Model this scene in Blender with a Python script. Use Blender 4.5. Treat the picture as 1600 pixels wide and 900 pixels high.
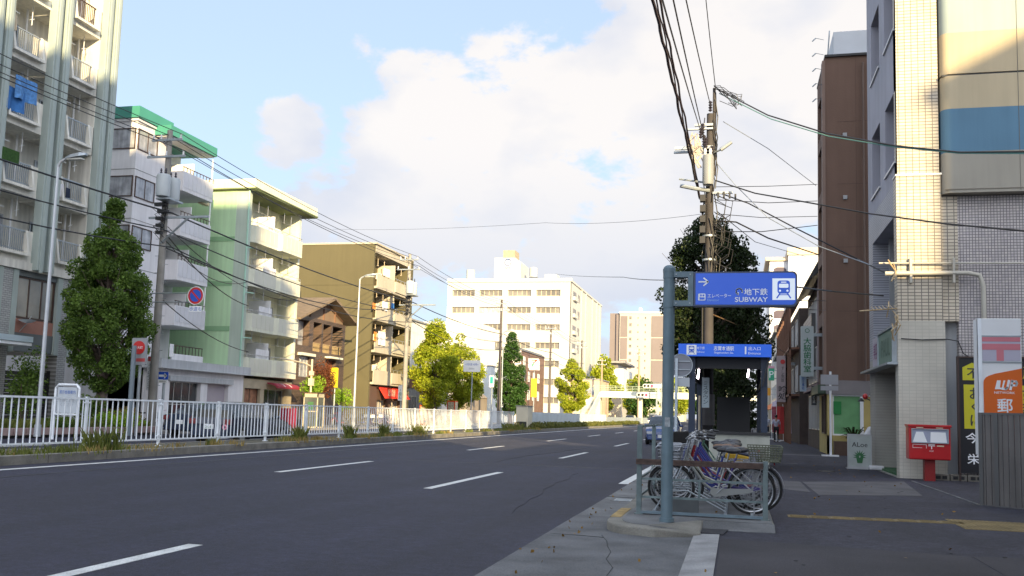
import bpy, math, random
import numpy as np
from mathutils import Vector, Matrix
random.seed(11); rng = np.random.default_rng(5)
R = math.radians
S = bpy.context.scene
for o in list(bpy.data.objects): bpy.data.objects.remove(o)
V = Vector

# ------------------------------------------------------------------ camera
FPX, PIT, YAW, ROL, CY = 1449.0, .09939, .23996, .02877, 500.3
EYE = V((0, 0, 1.42))
Fw = V((-math.sin(YAW)*math.cos(PIT), math.cos(YAW)*math.cos(PIT), math.sin(PIT)))
R0 = V((math.cos(YAW), math.sin(YAW), 0)); U0 = R0.cross(Fw)
Rt = R0*math.cos(ROL)+U0*math.sin(ROL); Up = -R0*math.sin(ROL)+U0*math.cos(ROL)
cam = bpy.data.cameras.new('camera'); cam.lens = FPX/1600*36; cam.sensor_width = 36
cam.shift_y = (CY-450)/1600; cam.clip_end = 5000; cam.clip_start = .05
co = bpy.data.objects.new('camera', cam); S.collection.objects.link(co)
m = Matrix((Rt, Up, -Fw)).transposed().to_4x4(); m.translation = EYE
co.matrix_world = m; S.camera = co

# ------------------------------------------------------------------ light, sky, exposure
SUN_EL, SUN_AZ = 15.0, 30.0            # azimuth measured from straight behind the camera (-Y) towards +X
sdir = V((math.sin(R(SUN_AZ))*math.cos(R(SUN_EL)), -math.cos(R(SUN_AZ))*math.cos(R(SUN_EL)), math.sin(R(SUN_EL))))
sl = bpy.data.lights.new('sun', 'SUN'); sl.energy = 2.7; sl.angle = R(.5); sl.color = (1, .77, .42)
so = bpy.data.objects.new('sun', sl); S.collection.objects.link(so)
so.rotation_euler = sdir.to_track_quat('Z', 'Y').to_euler()
S.view_settings.view_transform = 'Standard'; S.view_settings.look = 'None'
S.view_settings.gamma = 1; S.view_settings.use_curve_mapping = False
S.view_settings.exposure = 2.0
w = bpy.data.worlds.new('World'); S.world = w; w.use_nodes = True
nt = w.node_tree; nt.nodes.clear(); N = nt.nodes.new; L = nt.links.new
def wm(op, a, b=None, c=None, clamp=False):
    n = N('ShaderNodeMath'); n.operation = op; n.use_clamp = clamp
    for i, q in enumerate((a, b, c)):
        if q is None: continue
        if isinstance(q, (int, float)): n.inputs[i].default_value = q
        else: L(q, n.inputs[i])
    return n.outputs[0]
out = N('ShaderNodeOutputWorld'); bg = N('ShaderNodeBackground'); bg.inputs[1].default_value = .09
sky = N('ShaderNodeTexSky'); sky.sky_type = 'NISHITA'; sky.sun_disc = False
sky.sun_elevation = R(SUN_EL); sky.sun_rotation = R(180-SUN_AZ)
sky.air_density = 1.0; sky.dust_density = .6; sky.ozone_density = 1.6
tc = N('ShaderNodeTexCoord')
def pixdir(x, y): return (Fw+Rt*((x-800)/FPX)+Up*((CY-y)/FPX)).normalized()
nz = N('ShaderNodeTexNoise'); nz.inputs['Scale'].default_value = 7; nz.inputs['Detail'].default_value = 9
nz.inputs['Roughness'].default_value = .60; nz.inputs['Distortion'].default_value = .15
mp = N('ShaderNodeMapping'); mp.inputs['Scale'].default_value = (1, 1, 1.7); L(tc.outputs['Generated'], mp.inputs[0]); L(mp.outputs[0], nz.inputs['Vector'])
nz2 = N('ShaderNodeTexNoise'); nz2.inputs['Scale'].default_value = 5.5; nz2.inputs['Detail'].default_value = 8
L(mp.outputs[0], nz2.inputs['Vector'])
acc = None
# cloud banks: direction, angular radius, weight
for (px, py, rad, wt) in [(880, 310, 13, .85), (640, 370, 10, .75), (1040, 190, 10, .8), (480, 345, 7, .62), (1180, 330, 15, .85),
                          (448, 208, 3.4, 1.0), (690, 165, 4.5, .62), (760, 430, 13, .6), (1300, 60, 17, .9), (1500, 300, 20, .9), (250, 640, 9, .4),
                          (830, 150, 6, .55), (1150, 560, 16, .7)]:
    d = pixdir(px, py)
    vm = N('ShaderNodeVectorMath'); vm.operation = 'DOT_PRODUCT'; L(tc.outputs['Generated'], vm.inputs[0]); vm.inputs[1].default_value = d
    cr = math.cos(R(rad))
    b = wm('MULTIPLY', wm('DIVIDE', wm('SUBTRACT', vm.outputs['Value'], cr), 1-cr, clamp=True), wt)
    acc = b if acc is None else wm('MAXIMUM', acc, b)
# a scatter of clouds everywhere else in the sky too
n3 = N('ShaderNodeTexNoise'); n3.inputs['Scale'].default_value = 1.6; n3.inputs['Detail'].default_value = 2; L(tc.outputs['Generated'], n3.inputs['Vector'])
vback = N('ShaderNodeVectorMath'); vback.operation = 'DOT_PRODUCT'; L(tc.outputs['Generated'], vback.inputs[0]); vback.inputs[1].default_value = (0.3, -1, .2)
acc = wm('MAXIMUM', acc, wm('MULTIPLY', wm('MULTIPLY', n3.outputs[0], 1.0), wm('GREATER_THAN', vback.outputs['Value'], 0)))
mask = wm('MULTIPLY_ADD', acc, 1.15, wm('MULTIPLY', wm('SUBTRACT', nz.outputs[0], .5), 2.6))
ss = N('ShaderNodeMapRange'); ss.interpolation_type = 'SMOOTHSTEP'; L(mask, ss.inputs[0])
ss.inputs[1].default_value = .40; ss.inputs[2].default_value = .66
ccol = N('ShaderNodeMix'); ccol.data_type = 'RGBA'
cs = N('ShaderNodeMapRange'); L(nz2.outputs[0], cs.inputs[0]); cs.inputs[1].default_value = .27; cs.inputs[2].default_value = .53
sz_ = N('ShaderNodeSeparateXYZ'); L(tc.outputs['Generated'], sz_.inputs[0])
el = N('ShaderNodeMapRange'); el.interpolation_type = 'SMOOTHSTEP'; L(sz_.outputs['Z'], el.inputs[0]); el.inputs[1].default_value = .08; el.inputs[2].default_value = .30
L(wm('MULTIPLY', cs.outputs[0], wm('MULTIPLY_ADD', el.outputs[0], .8, .2)), ccol.inputs[0])
ccol.inputs[6].default_value = (1.98, 2.08, 2.38, 1); ccol.inputs[7].default_value = (2.85, 2.70, 2.58, 1)
hz = N('ShaderNodeMix'); hz.data_type = 'RGBA'   # pale veil in the clear sky
hz.inputs[0].default_value = .78; L(sky.outputs[0], hz.inputs[6])
hv = N('ShaderNodeMapRange'); L(sz_.outputs['Z'], hv.inputs[0]); hv.inputs[1].default_value = .0; hv.inputs[2].default_value = .28; hv.inputs[3].default_value = .93; hv.inputs[4].default_value = .78; L(hv.outputs[0], hz.inputs[0]); hz.inputs[7].default_value = (1.66, 2.02, 2.6, 1)
# sunward clouds and haze brightened (forward scattering), added as fill light for the walls
vs = N('ShaderNodeVectorMath'); vs.operation = 'DOT_PRODUCT'; L(tc.outputs['Generated'], vs.inputs[0]); vs.inputs[1].default_value = sdir
glow = wm('MULTIPLY_ADD', wm('POWER', wm('MAXIMUM', vs.outputs['Value'], 0.0), 1.5), 1.7, 1.0)
mix = N('ShaderNodeMix'); mix.data_type = 'RGBA'
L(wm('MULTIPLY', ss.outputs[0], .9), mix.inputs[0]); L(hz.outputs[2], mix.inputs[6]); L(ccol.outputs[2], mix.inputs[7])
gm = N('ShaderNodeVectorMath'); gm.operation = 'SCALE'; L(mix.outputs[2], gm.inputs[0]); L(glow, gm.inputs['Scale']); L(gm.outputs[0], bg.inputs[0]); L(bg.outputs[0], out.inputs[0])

# ------------------------------------------------------------------ helpers
def P(px, py, X=None, Y=None, Z=None):
    d = Fw+Rt*((px-800)/FPX)+Up*((CY-py)/FPX)
    t = (X/d.x) if X is not None else (Y/d.y) if Y is not None else (Z-EYE.z)/d.z
    return EYE+d*t
def lin(h):
    if not isinstance(h, str): return h
    h = h.lstrip('#'); v = [int(h[i:i+2], 16)/255 for i in (0, 2, 4)]
    return tuple(((x+.055)/1.055)**2.4 if x > .04045 else x/12.92 for x in v)
MATS = {}
def mat(name, col, rough=.75, var=.15, scale=1.2, streak=0, bump=0, bscale=60, metal=0, emit=0, spec=.5, coat=0, fine=0, alpha=None, stain=None):
    if name in MATS: return MATS[name]
    col = lin(col); m = bpy.data.materials.new(name); m.use_nodes = True; t = m.node_tree; b = t.nodes['Principled BSDF']
    b.inputs['Roughness'].default_value = rough; b.inputs['Metallic'].default_value = metal
    b.inputs['Specular IOR Level'].default_value = spec
    if coat: b.inputs['Coat Weight'].default_value = coat
    geo = t.nodes.new('ShaderNodeNewGeometry'); src = geo.outputs['Position']
    last = None
    def shade(fac_out, lo, hi, prev):
        mr = t.nodes.new('ShaderNodeMapRange'); t.links.new(fac_out, mr.inputs[0])
        mr.inputs[1].default_value = .3; mr.inputs[2].default_value = .7; mr.inputs[3].default_value = lo; mr.inputs[4].default_value = hi
        mx = t.nodes.new('ShaderNodeMix'); mx.data_type = 'RGBA'; mx.blend_type = 'MULTIPLY'; mx.inputs[0].default_value = 1
        if prev is None: mx.inputs[6].default_value = (*col, 1)
        else: t.links.new(prev, mx.inputs[6])
        t.links.new(mr.outputs[0], mx.inputs[7]); return mx.outputs[2]
    if var:
        n = t.nodes.new('ShaderNodeTexNoise'); n.inputs['Scale'].default_value = scale; n.inputs['Detail'].default_value = 6
        t.links.new(src, n.inputs['Vector']); last = shade(n.outputs[0], 1-var, 1+var, last)
    if streak:
        mpn = t.nodes.new('ShaderNodeMapping'); mpn.inputs['Scale'].default_value = (3.5, 3.5, .22); t.links.new(src, mpn.inputs[0])
        n = t.nodes.new('ShaderNodeTexNoise'); n.inputs['Scale'].default_value = 1.5; n.inputs['Detail'].default_value = 5
        t.links.new(mpn.outputs[0], n.inputs['Vector']); last = shade(n.outputs[0], 1-streak, 1+streak*.4, last)
    if fine:
        n = t.nodes.new('ShaderNodeTexNoise'); n.inputs['Scale'].default_value = bscale*1.5; n.inputs['Detail'].default_value = 2
        t.links.new(src, n.inputs['Vector']); last = shade(n.outputs[0], 1-fine, 1+fine, last)
    if last is not None: t.links.new(last, b.inputs['Base Color'])
    else: b.inputs['Base Color'].default_value = (*col, 1)
    if bump:
        n = t.nodes.new('ShaderNodeTexNoise'); n.inputs['Scale'].default_value = bscale; n.inputs['Detail'].default_value = 4
        t.links.new(src, n.inputs['Vector']); bp = t.nodes.new('ShaderNodeBump'); bp.inputs['Strength'].default_value = bump; bp.inputs['Distance'].default_value = .01
        t.links.new(n.outputs[0], bp.inputs['Height']); t.links.new(bp.outputs[0], b.inputs['Normal'])
    if emit:
        b.inputs['Emission Color'].default_value = (*col, 1); b.inputs['Emission Strength'].default_value = emit
    MATS[name] = m; return m
def tile(name, c1, c2, cm, bw=.12, bh=.08, axis='x', mortar=.012, off=0.0, rough=.5, bump=.3, vary=.12):
    """brick or stacked tile; axis = world axis that runs along the wall"""
    if name in MATS: return MATS[name]
    m = bpy.data.materials.new(name); m.use_nodes = True; t = m.node_tree; b = t.nodes['Principled BSDF']; b.inputs['Roughness'].default_value = rough
    geo = t.nodes.new('ShaderNodeNewGeometry'); sp = t.nodes.new('ShaderNodeSeparateXYZ'); t.links.new(geo.outputs['Position'], sp.inputs[0])
    cb = t.nodes.new('ShaderNodeCombineXYZ'); t.links.new(sp.outputs['X' if axis == 'x' else 'Y'], cb.inputs[0]); t.links.new(sp.outputs['Z'], cb.inputs[1])
    br = t.nodes.new('ShaderNodeTexBrick'); t.links.new(cb.outputs[0], br.inputs['Vector'])
    br.offset = off; br.inputs['Scale'].default_value = 1; br.inputs['Brick Width'].default_value = bw; br.inputs['Row Height'].default_value = bh
    br.inputs['Mortar Size'].default_value = mortar; br.inputs['Mortar Smooth'].default_value = .1; br.inputs['Bias'].default_value = 0
    br.inputs['Color1'].default_value = (*lin(c1), 1); br.inputs['Color2'].default_value = (*lin(c2), 1); br.inputs['Mortar'].default_value = (*lin(cm), 1)
    n = t.nodes.new('ShaderNodeTexNoise'); n.inputs['Scale'].default_value = .8; n.inputs['Detail'].default_value = 6; t.links.new(geo.outputs['Position'], n.inputs['Vector'])
    mr = t.nodes.new('ShaderNodeMapRange'); t.links.new(n.outputs[0], mr.inputs[0]); mr.inputs[1].default_value = .3; mr.inputs[2].default_value = .7
    mr.inputs[3].default_value = 1-vary; mr.inputs[4].default_value = 1+vary
    mx = t.nodes.new('ShaderNodeMix'); mx.data_type = 'RGBA'; mx.blend_type = 'MULTIPLY'; mx.inputs[0].default_value = 1
    t.links.new(br.outputs[0], mx.inputs[6]); t.links.new(mr.outputs[0], mx.inputs[7]); t.links.new(mx.outputs[2], b.inputs['Base Color'])
    bp = t.nodes.new('ShaderNodeBump'); bp.inputs['Strength'].default_value = bump; bp.inputs['Distance'].default_value = .01; bp.invert = True
    t.links.new(br.outputs['Fac'], bp.inputs['Height']); t.links.new(bp.outputs[0], b.inputs['Normal'])
    MATS[name] = m; return m
def leafmat(name, dark, light, trans=.3):
    if name in MATS: return MATS[name]
    m = bpy.data.materials.new(name); m.use_nodes = True; t = m.node_tree; b = t.nodes['Principled BSDF']; o = t.nodes['Material Output']
    geo = t.nodes.new('ShaderNodeNewGeometry'); mx = t.nodes.new('ShaderNodeMix'); mx.data_type = 'RGBA'
    mx.inputs[6].default_value = (*lin(dark), 1); mx.inputs[7].default_value = (*lin(light), 1)
    n = t.nodes.new('ShaderNodeTexNoise'); n.inputs['Scale'].default_value = 1.3; t.links.new(geo.outputs['Position'], n.inputs['Vector'])
    ad = t.nodes.new('ShaderNodeMath'); ad.operation = 'MULTIPLY_ADD'; t.links.new(geo.outputs['Random Per Island'], ad.inputs[0]); ad.inputs[1].default_value = .55
    a2 = t.nodes.new('ShaderNodeMath'); a2.operation = 'MULTIPLY_ADD'; t.links.new(n.outputs[0], a2.inputs[0]); a2.inputs[1].default_value = 1.2; a2.inputs[2].default_value = -.38
    t.links.new(a2.outputs[0], ad.inputs[2]); ad.use_clamp = True; t.links.new(ad.outputs[0], mx.inputs[0])
    t.links.new(mx.outputs[2], b.inputs['Base Color']); b.inputs['Roughness'].default_value = .55; b.inputs['Specular IOR Level'].default_value = .3
    tr = t.nodes.new('ShaderNodeBsdfTranslucent'); t.links.new(mx.outputs[2], tr.inputs[0])
    ms = t.nodes.new('ShaderNodeMixShader'); ms.inputs[0].default_value = trans
    t.links.new(b.outputs[0], ms.inputs[1]); t.links.new(tr.outputs[0], ms.inputs[2]); t.links.new(ms.outputs[0], o.inputs[0])
    MATS[name] = m; return m

ORG = {}
def props(o, label=None, cat=None, group=None, kind=None):
    if label: o['label'] = label
    if cat: o['category'] = cat
    if group: o['group'] = group
    if kind: o['kind'] = kind
    return o
def thing(name, label, cat, loc=(0, 0, 0), group=None):
    o = bpy.data.objects.new(name, None); S.collection.objects.link(o); o.location = loc; o.empty_display_size = .3
    ORG[o] = V(loc); return props(o, label, cat, group)
class Face:
    def __init__(s, O, U, Nn): s.O, s.U, s.N = V(O), V(U), V(Nn)
    def p(s, u, z, d=0): return s.O+s.U*u+V((0, 0, z))+s.N*d
def FX(X, sgn=1): return Face((X, 0, 0), (0, 1, 0), (sgn, 0, 0))     # wall running along the street, u = Y
def FY(Y): return Face((0, Y, 0), (1, 0, 0), (0, -1, 0))             # wall across the street facing the camera, u = X
class MB:
    def __init__(s): s.v, s.f, s.mi, s.k = [], [], [], 0
    def poly(s, pts):
        n = len(s.v); s.v += [tuple(p) for p in pts]; s.f.append(tuple(range(n, n+len(pts)))); s.mi.append(s.k); return s
    def hexa(s, p):
        n = len(s.v); s.v += [tuple(q) for q in p]
        for a in ((0, 3, 2, 1), (4, 5, 6, 7), (0, 1, 5, 4), (1, 2, 6, 5), (2, 3, 7, 6), (3, 0, 4, 7)): s.f.append(tuple(n+i for i in a)); s.mi.append(s.k)
        return s
    def box(s, x0, x1, y0, y1, z0, z1):
        return s.hexa([(x0, y0, z0), (x1, y0, z0), (x1, y1, z0), (x0, y1, z0), (x0, y0, z1), (x1, y0, z1), (x1, y1, z1), (x0, y1, z1)])
    def fb(s, F, u0, u1, z0, z1, d0, d1):
        return s.hexa([F.p(u0, z0, d1), F.p(u1, z0, d1), F.p(u1, z0, d0), F.p(u0, z0, d0), F.p(u0, z1, d1), F.p(u1, z1, d1), F.p(u1, z1, d0), F.p(u0, z1, d0)])
    def fq(s, F, u0, u1, z0, z1, d): return s.poly([F.p(u0, z0, d), F.p(u1, z0, d), F.p(u1, z1, d), F.p(u0, z1, d)])
    def extr(s, pts, off):
        n = len(s.v); k = len(pts); off = V(off)
        s.v += [tuple(p) for p in pts]+[tuple(V(p)+off) for p in pts]
        s.f += [tuple(range(n, n+k))[::-1], tuple(range(n+k, n+2*k))]+[(n+i, n+(i+1) % k, n+k+(i+1) % k, n+k+i) for i in range(k)]
        s.mi += [s.k]*(k+2); return s
    def cyl(s, a, b, r0, r1=None, n=10, caps=True):
        a, b = V(a), V(b); r1 = r0 if r1 is None else r1; d = (b-a).normalized()
        x = d.cross(V((0, 0, 1)));
        if x.length < 1e-3: x = V((1, 0, 0))
        x.normalize(); y = d.cross(x); i0 = len(s.v)
        for c, r in ((a, r0), (b, r1)):
            for i in range(n):
                t = 2*math.pi*i/n; s.v.append(tuple(c+x*(r*math.cos(t))+y*(r*math.sin(t))))
        for i in range(n): s.f.append((i0+i, i0+(i+1) % n, i0+n+(i+1) % n, i0+n+i)); s.mi.append(s.k)
        if caps: s.f += [tuple(range(i0, i0+n))[::-1], tuple(range(i0+n, i0+2*n))]; s.mi += [s.k]*2
        return s
    def tube(s, pts, r, n=6):
        pts = [V(p) for p in pts]; i0 = len(s.v); k = len(pts); px = None
        for j, p in enumerate(pts):
            d = (pts[min(j+1, k-1)]-pts[max(j-1, 0)]).normalized()
            x = d.cross(V((0, 0, 1))) if px is None else px-d*px.dot(d)
            if x.length < 1e-3: x = d.cross(V((1, 0, 0)))
            x.normalize(); px = x; y = d.cross(x); rr = r[j] if isinstance(r, (list, tuple)) else r
            for i in range(n):
                t = 2*math.pi*i/n; s.v.append(tuple(p+x*(rr*math.cos(t))+y*(rr*math.sin(t))))
        for j in range(k-1):
            for i in range(n): a = i0+j*n; s.f.append((a+i, a+(i+1) % n, a+n+(i+1) % n, a+n+i)); s.mi.append(s.k)
        s.f += [tuple(range(i0, i0+n))[::-1], tuple(range(i0+(k-1)*n, i0+k*n))]; s.mi += [s.k]*2
        return s
    def torus(s, c, ax, R_, r, n=28, m_=6, a0=0, a1=2*math.pi):
        c = V(c); ax = V(ax).normalized(); x = ax.orthogonal().normalized() if abs(ax.y) < .9 else V((1, 0, 0)); y = ax.cross(x)
        full = abs(a1-a0-2*math.pi) < 1e-6; i0 = len(s.v); cnt = n if full else n+1
        for j in range(cnt):
            t = a0+(a1-a0)*j/n; e = x*math.cos(t)+y*math.sin(t)
            for i in range(m_):
                q = 2*math.pi*i/m_; s.v.append(tuple(c+e*(R_+r*math.cos(q))+ax*(r*math.sin(q))))
        for j in range(n):
            b = (j+1) % cnt
            for i in range(m_): s.f.append((i0+j*m_+i, i0+j*m_+(i+1) % m_, i0+b*m_+(i+1) % m_, i0+b*m_+i)); s.mi.append(s.k)
        return s
    def lathe(s, c, prof, n=16):
        i0 = len(s.v); c = V(c)
        for r, z in prof:
            for i in range(n): t = 2*math.pi*i/n; s.v.append((c.x+r*math.cos(t), c.y+r*math.sin(t), c.z+z))
        for j in range(len(prof)-1):
            for i in range(n): s.f.append((i0+j*n+i, i0+j*n+(i+1) % n, i0+(j+1)*n+(i+1) % n, i0+(j+1)*n+i)); s.mi.append(s.k)
        s.f += [tuple(range(i0, i0+n))[::-1], tuple(range(i0+(len(prof)-1)*n, i0+len(prof)*n))]; s.mi += [s.k]*2
        return s
    def ell(s, c, rx, ry, rz, n=12, k=8):
        prof = [(math.sin(math.pi*j/k), -math.cos(math.pi*j/k)) for j in range(k+1)]; i0 = len(s.v)
        for r, z in prof:
            for i in range(n): t = 2*math.pi*i/n; s.v.append((c[0]+rx*r*math.cos(t), c[1]+ry*r*math.sin(t), c[2]+rz*z))
        for j in range(k):
            for i in range(n): s.f.append((i0+j*n+i, i0+j*n+(i+1) % n, i0+(j+1)*n+(i+1) % n, i0+(j+1)*n+i)); s.mi.append(s.k)
        return s
    def wallq(s, F, u0, u1, z0, z1, holes, t=.2, d=0, top=True):
        """wall skin of thickness t with real openings (u0,u1,z0,z1)"""
        us = sorted({u0, u1, *[h[i] for h in holes for i in (0, 1)]}); zs = sorted({z0, z1, *[h[i] for h in holes for i in (2, 3)]})
        us = [q for q in us if u0 <= q <= u1]; zs = [q for q in zs if z0 <= q <= z1]
        for a, b in zip(us, us[1:]):
            for c, e in zip(zs, zs[1:]):
                if any(h[0]-1e-6 <= a and b <= h[1]+1e-6 and h[2]-1e-6 <= c and e <= h[3]+1e-6 for h in holes): continue
                s.fq(F, a, b, c, e, d)
        for h in holes:
            a, b, c, e = h
            s.poly([F.p(a, c, d), F.p(a, e, d), F.p(a, e, d-t), F.p(a, c, d-t)]); s.poly([F.p(b, c, d), F.p(b, e, d), F.p(b, e, d-t), F.p(b, c, d-t)])
            s.poly([F.p(a, c, d), F.p(b, c, d), F.p(b, c, d-t), F.p(a, c, d-t)]); s.poly([F.p(a, e, d), F.p(b, e, d), F.p(b, e, d-t), F.p(a, e, d-t)])
        a, b, c, e = u0, u1, z0, z1
        s.poly([F.p(a, c, d), F.p(a, e, d), F.p(a, e, d-t), F.p(a, c, d-t)]); s.poly([F.p(b, c, d), F.p(b, e, d), F.p(b, e, d-t), F.p(b, c, d-t)])
        if top: s.poly([F.p(a, e, d), F.p(b, e, d), F.p(b, e, d-t), F.p(a, e, d-t)])
        s.poly([F.p(a, c, d), F.p(b, c, d), F.p(b, c, d-t), F.p(a, c, d-t)])
        return s
    def build(s, name, mats, parent=None, smooth=False, bevel=0, org=None, **kw):
        me = bpy.data.meshes.new(name)
        root = parent
        while root is not None and root not in ORG: root = root.parent
        if parent is not None: o0 = ORG[root]
        elif org is not None: o0 = V(org)
        else:
            a = np.array(s.v); o0 = V(((a[:, 0].min()+a[:, 0].max())/2, (a[:, 1].min()+a[:, 1].max())/2, a[:, 2].min()))
        me.from_pydata([(p[0]-o0.x, p[1]-o0.y, p[2]-o0.z) for p in s.v], [], s.f)
        for mm in (mats if isinstance(mats, (list, tuple)) else [mats]): me.materials.append(mm)
        if any(s.mi): me.polygons.foreach_set('material_index', s.mi)
        if smooth: me.polygons.foreach_set('use_smooth', [True]*len(s.f)); 
        me.update(); o = bpy.data.objects.new(name, me); S.collection.objects.link(o)
        if parent is not None: o.parent = parent
        else: o.location = o0; ORG[o] = o0
        if bevel:
            bv = o.modifiers.new('bevel', 'BEVEL'); bv.width = bevel; bv.segments = 2; bv.limit_method = 'ANGLE'
        if smooth:
            try: me.set_sharp_from_angle(angle=R(40))
            except Exception: pass
        return props(o, **kw)
def parts(name, mt, parent, F, boxes):
    for q in boxes: b = MB(); b.fb(F, *q); b.build(name, mt, parent)
def st(name, mb, mats, **k): return mb.build(name, mats, org=(0, 0, 0), kind='structure', **k)
def copy_tree(o, parent=None):
    c = o.copy(); S.collection.objects.link(c); c.parent = parent
    for ch in o.children: copy_tree(ch, c)
    return c
def place(root, x, y, z, rz=0, rx=0, ry=0):
    root.location = (x, y, z); root.rotation_euler = (rx, ry, rz); return root
def text(body, F, u, z, h, m_, parent, d=.004, w=None, name='lettering', bold=0.0, vert=False, th=.003, stretch=True):
    """lettering centred on (u, z) of a face, height h (whole block), as its own mesh"""
    cu = bpy.data.curves.new('t', 'FONT'); cu.body = '\n'.join(body) if vert else body
    cu.align_x = 'CENTER'; cu.align_y = 'CENTER'; cu.resolution_u = 3; cu.offset = bold
    if vert: cu.space_line = .95
    o = bpy.data.objects.new('t', cu); S.collection.objects.link(o)
    dg = bpy.context.evaluated_depsgraph_get(); dg.update()
    me = bpy.data.meshes.new_from_object(o.evaluated_get(dg)); bpy.data.objects.remove(o)
    a = np.array([v.co[:] for v in me.vertices]) if len(me.vertices) else np.zeros((1, 3))
    mn, mxx = a.min(0), a.max(0); c = (mn+mxx)/2; sy = h/max(mxx[1]-mn[1], 1e-3); sx = sy if w is None else w/max(mxx[0]-mn[0], 1e-3)
    root = parent
    while root not in ORG: root = root.parent
    for v in me.vertices:
        q = F.p(u+(v.co.x-c[0])*sx, z+(v.co.y-c[1])*sy, d)-ORG[root]; v.co = q
    me.materials.clear(); me.materials.append(m_); ob = bpy.data.objects.new(name, me); S.collection.objects.link(ob); ob.parent = parent
    return ob
def shapes(F, polys, m_, parent, name='emblem', d=.004):
    b = MB()
    for q in polys: b.poly([F.p(u, z, d) for u, z in q])
    return b.build(name, m_, parent)
def stroke(pts, wd):
    """thick polyline as quads in (u,z)"""
    r = []
    for (a, b), (c, e) in zip(pts, pts[1:]):
        dx, dz = c-a, e-b; l = math.hypot(dx, dz) or 1; nx, nz = -dz/l*wd/2, dx/l*wd/2
        ex, ez = dx/l*wd*.25, dz/l*wd*.25
        r.append([(a+nx-ex, b+nz-ez), (a-nx-ex, b-nz-ez), (c-nx+ex, e-nz+ez), (c+nx+ex, e+nz+ez)])
    return r
def arc(cx, cz, r, a0, a1, n=16): return [(cx+r*math.cos(R(a0+(a1-a0)*i/n)), cz+r*math.sin(R(a0+(a1-a0)*i/n))) for i in range(n+1)]
def rrect(u0, u1, z0, z1, r, n=5):
    return arc(u1-r, z1-r, r, 0, 90, n)+arc(u0+r, z1-r, r, 90, 180, n)+arc(u0+r, z0+r, r, 180, 270, n)+arc(u1-r, z0+r, r, 270, 360, n)
def slab(b, F, outline, d0, d1): return b.extr([F.p(u, z, d0) for u, z in outline], F.N*(d1-d0))

# ------------------------------------------------------------------ materials
asphalt = mat('asphalt', (.0175, .018, .036), .78, .12, .25, bump=.6, bscale=60, fine=.6)
def lanes(m):
    # wheel-polished bands and long worn patches along the driving direction
    t = m.node_tree; b = t.nodes['Principled BSDF']; src = b.inputs['Base Color'].links[0].from_socket; geo = t.nodes.new('ShaderNodeNewGeometry')
    for sc, lo, hi, s in (((1.1, .035, 1), .80, 1.22, 1.0), ((.16, .12, 1), .85, 1.15, 1.0), ((7, 7, 7), .72, 1.28, 1.0), ((26, 20, 20), .7, 1.35, 1.0), ((1.6, 1.1, 1), .86, 1.16, 1.0)):
        mp_ = t.nodes.new('ShaderNodeMapping'); mp_.inputs['Scale'].default_value = sc; t.links.new(geo.outputs['Position'], mp_.inputs[0]); n = t.nodes.new('ShaderNodeTexNoise'); n.inputs['Scale'].default_value = s; n.inputs['Detail'].default_value = 5; t.links.new(mp_.outputs[0], n.inputs['Vector'])
        mr = t.nodes.new('ShaderNodeMapRange'); t.links.new(n.outputs[0], mr.inputs[0]); mr.inputs[1].default_value = .32; mr.inputs[2].default_value = .68; mr.inputs[3].default_value = lo; mr.inputs[4].default_value = hi
        mx = t.nodes.new('ShaderNodeMix'); mx.data_type = 'RGBA'; mx.blend_type = 'MULTIPLY'; mx.inputs[0].default_value = 1; t.links.new(src, mx.inputs[6]); t.links.new(mr.outputs[0], mx.inputs[7]); src = mx.outputs[2]
    # pale aggregate grains
    v = t.nodes.new('ShaderNodeTexVoronoi'); v.inputs['Scale'].default_value = 38; t.links.new(geo.outputs['Position'], v.inputs['Vector']); mr = t.nodes.new('ShaderNodeMapRange'); t.links.new(v.outputs['Distance'], mr.inputs[0]); mr.inputs[1].default_value = .12; mr.inputs[2].default_value = .26; mr.inputs[3].default_value = 1; mr.inputs[4].default_value = 0
    vc = t.nodes.new('ShaderNodeSeparateColor'); t.links.new(v.outputs['Color'], vc.inputs[0]); gt = t.nodes.new('ShaderNodeMath'); gt.operation = 'GREATER_THAN'; t.links.new(vc.outputs[0], gt.inputs[0]); gt.inputs[1].default_value = .6
    ml = t.nodes.new('ShaderNodeMath'); ml.operation = 'MULTIPLY'; t.links.new(mr.outputs[0], ml.inputs[0]); t.links.new(gt.outputs[0], ml.inputs[1]); m2 = t.nodes.new('ShaderNodeMath'); m2.operation = 'MULTIPLY'; t.links.new(ml.outputs[0], m2.inputs[0]); m2.inputs[1].default_value = .55
    mx = t.nodes.new('ShaderNodeMix'); mx.data_type = 'RGBA'; t.links.new(m2.outputs[0], mx.inputs[0]); t.links.new(src, mx.inputs[6]); mx.inputs[7].default_value = (.10, .10, .125, 1); t.links.new(mx.outputs[2], b.inputs['Base Color'])
lanes(asphalt)
asphalt2 = mat('asphalt_pavement', (.029, .028, .042), .82, .15, .6, bump=.5, bscale=70, fine=.4); lanes(asphalt2)
darkasph = mat('asphalt_patch', (.035, .034, .04), .85, .15, 2, bump=.4, bscale=70, fine=.3)
conc = mat('concrete', (.15, .153, .157), .85, .35, 1.6, bump=.4, bscale=50, fine=.3)
concl = mat('concrete_light', (.27, .27, .275), .85, .28, 2.5, bump=.2, bscale=50, fine=.2)
kerbm = mat('kerb_concrete', (.20, .19, .165), .85, .3, 2.2, bump=.4, bscale=50, fine=.2)
paint = mat('road_paint', (.62, .63, .62), .7, .18, 5, fine=.2, bscale=40)
yellowtile = mat('tactile_yellow', (.22, .165, .075), .75, .3, 3, fine=.25, bscale=50)
whitew = mat('white_wall', (.74, .72, .66), .7, .08, .7, streak=.12)
grayw = mat('grey_wall', (.46, .48, .5), .8, .1, .6, streak=.15)
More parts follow.
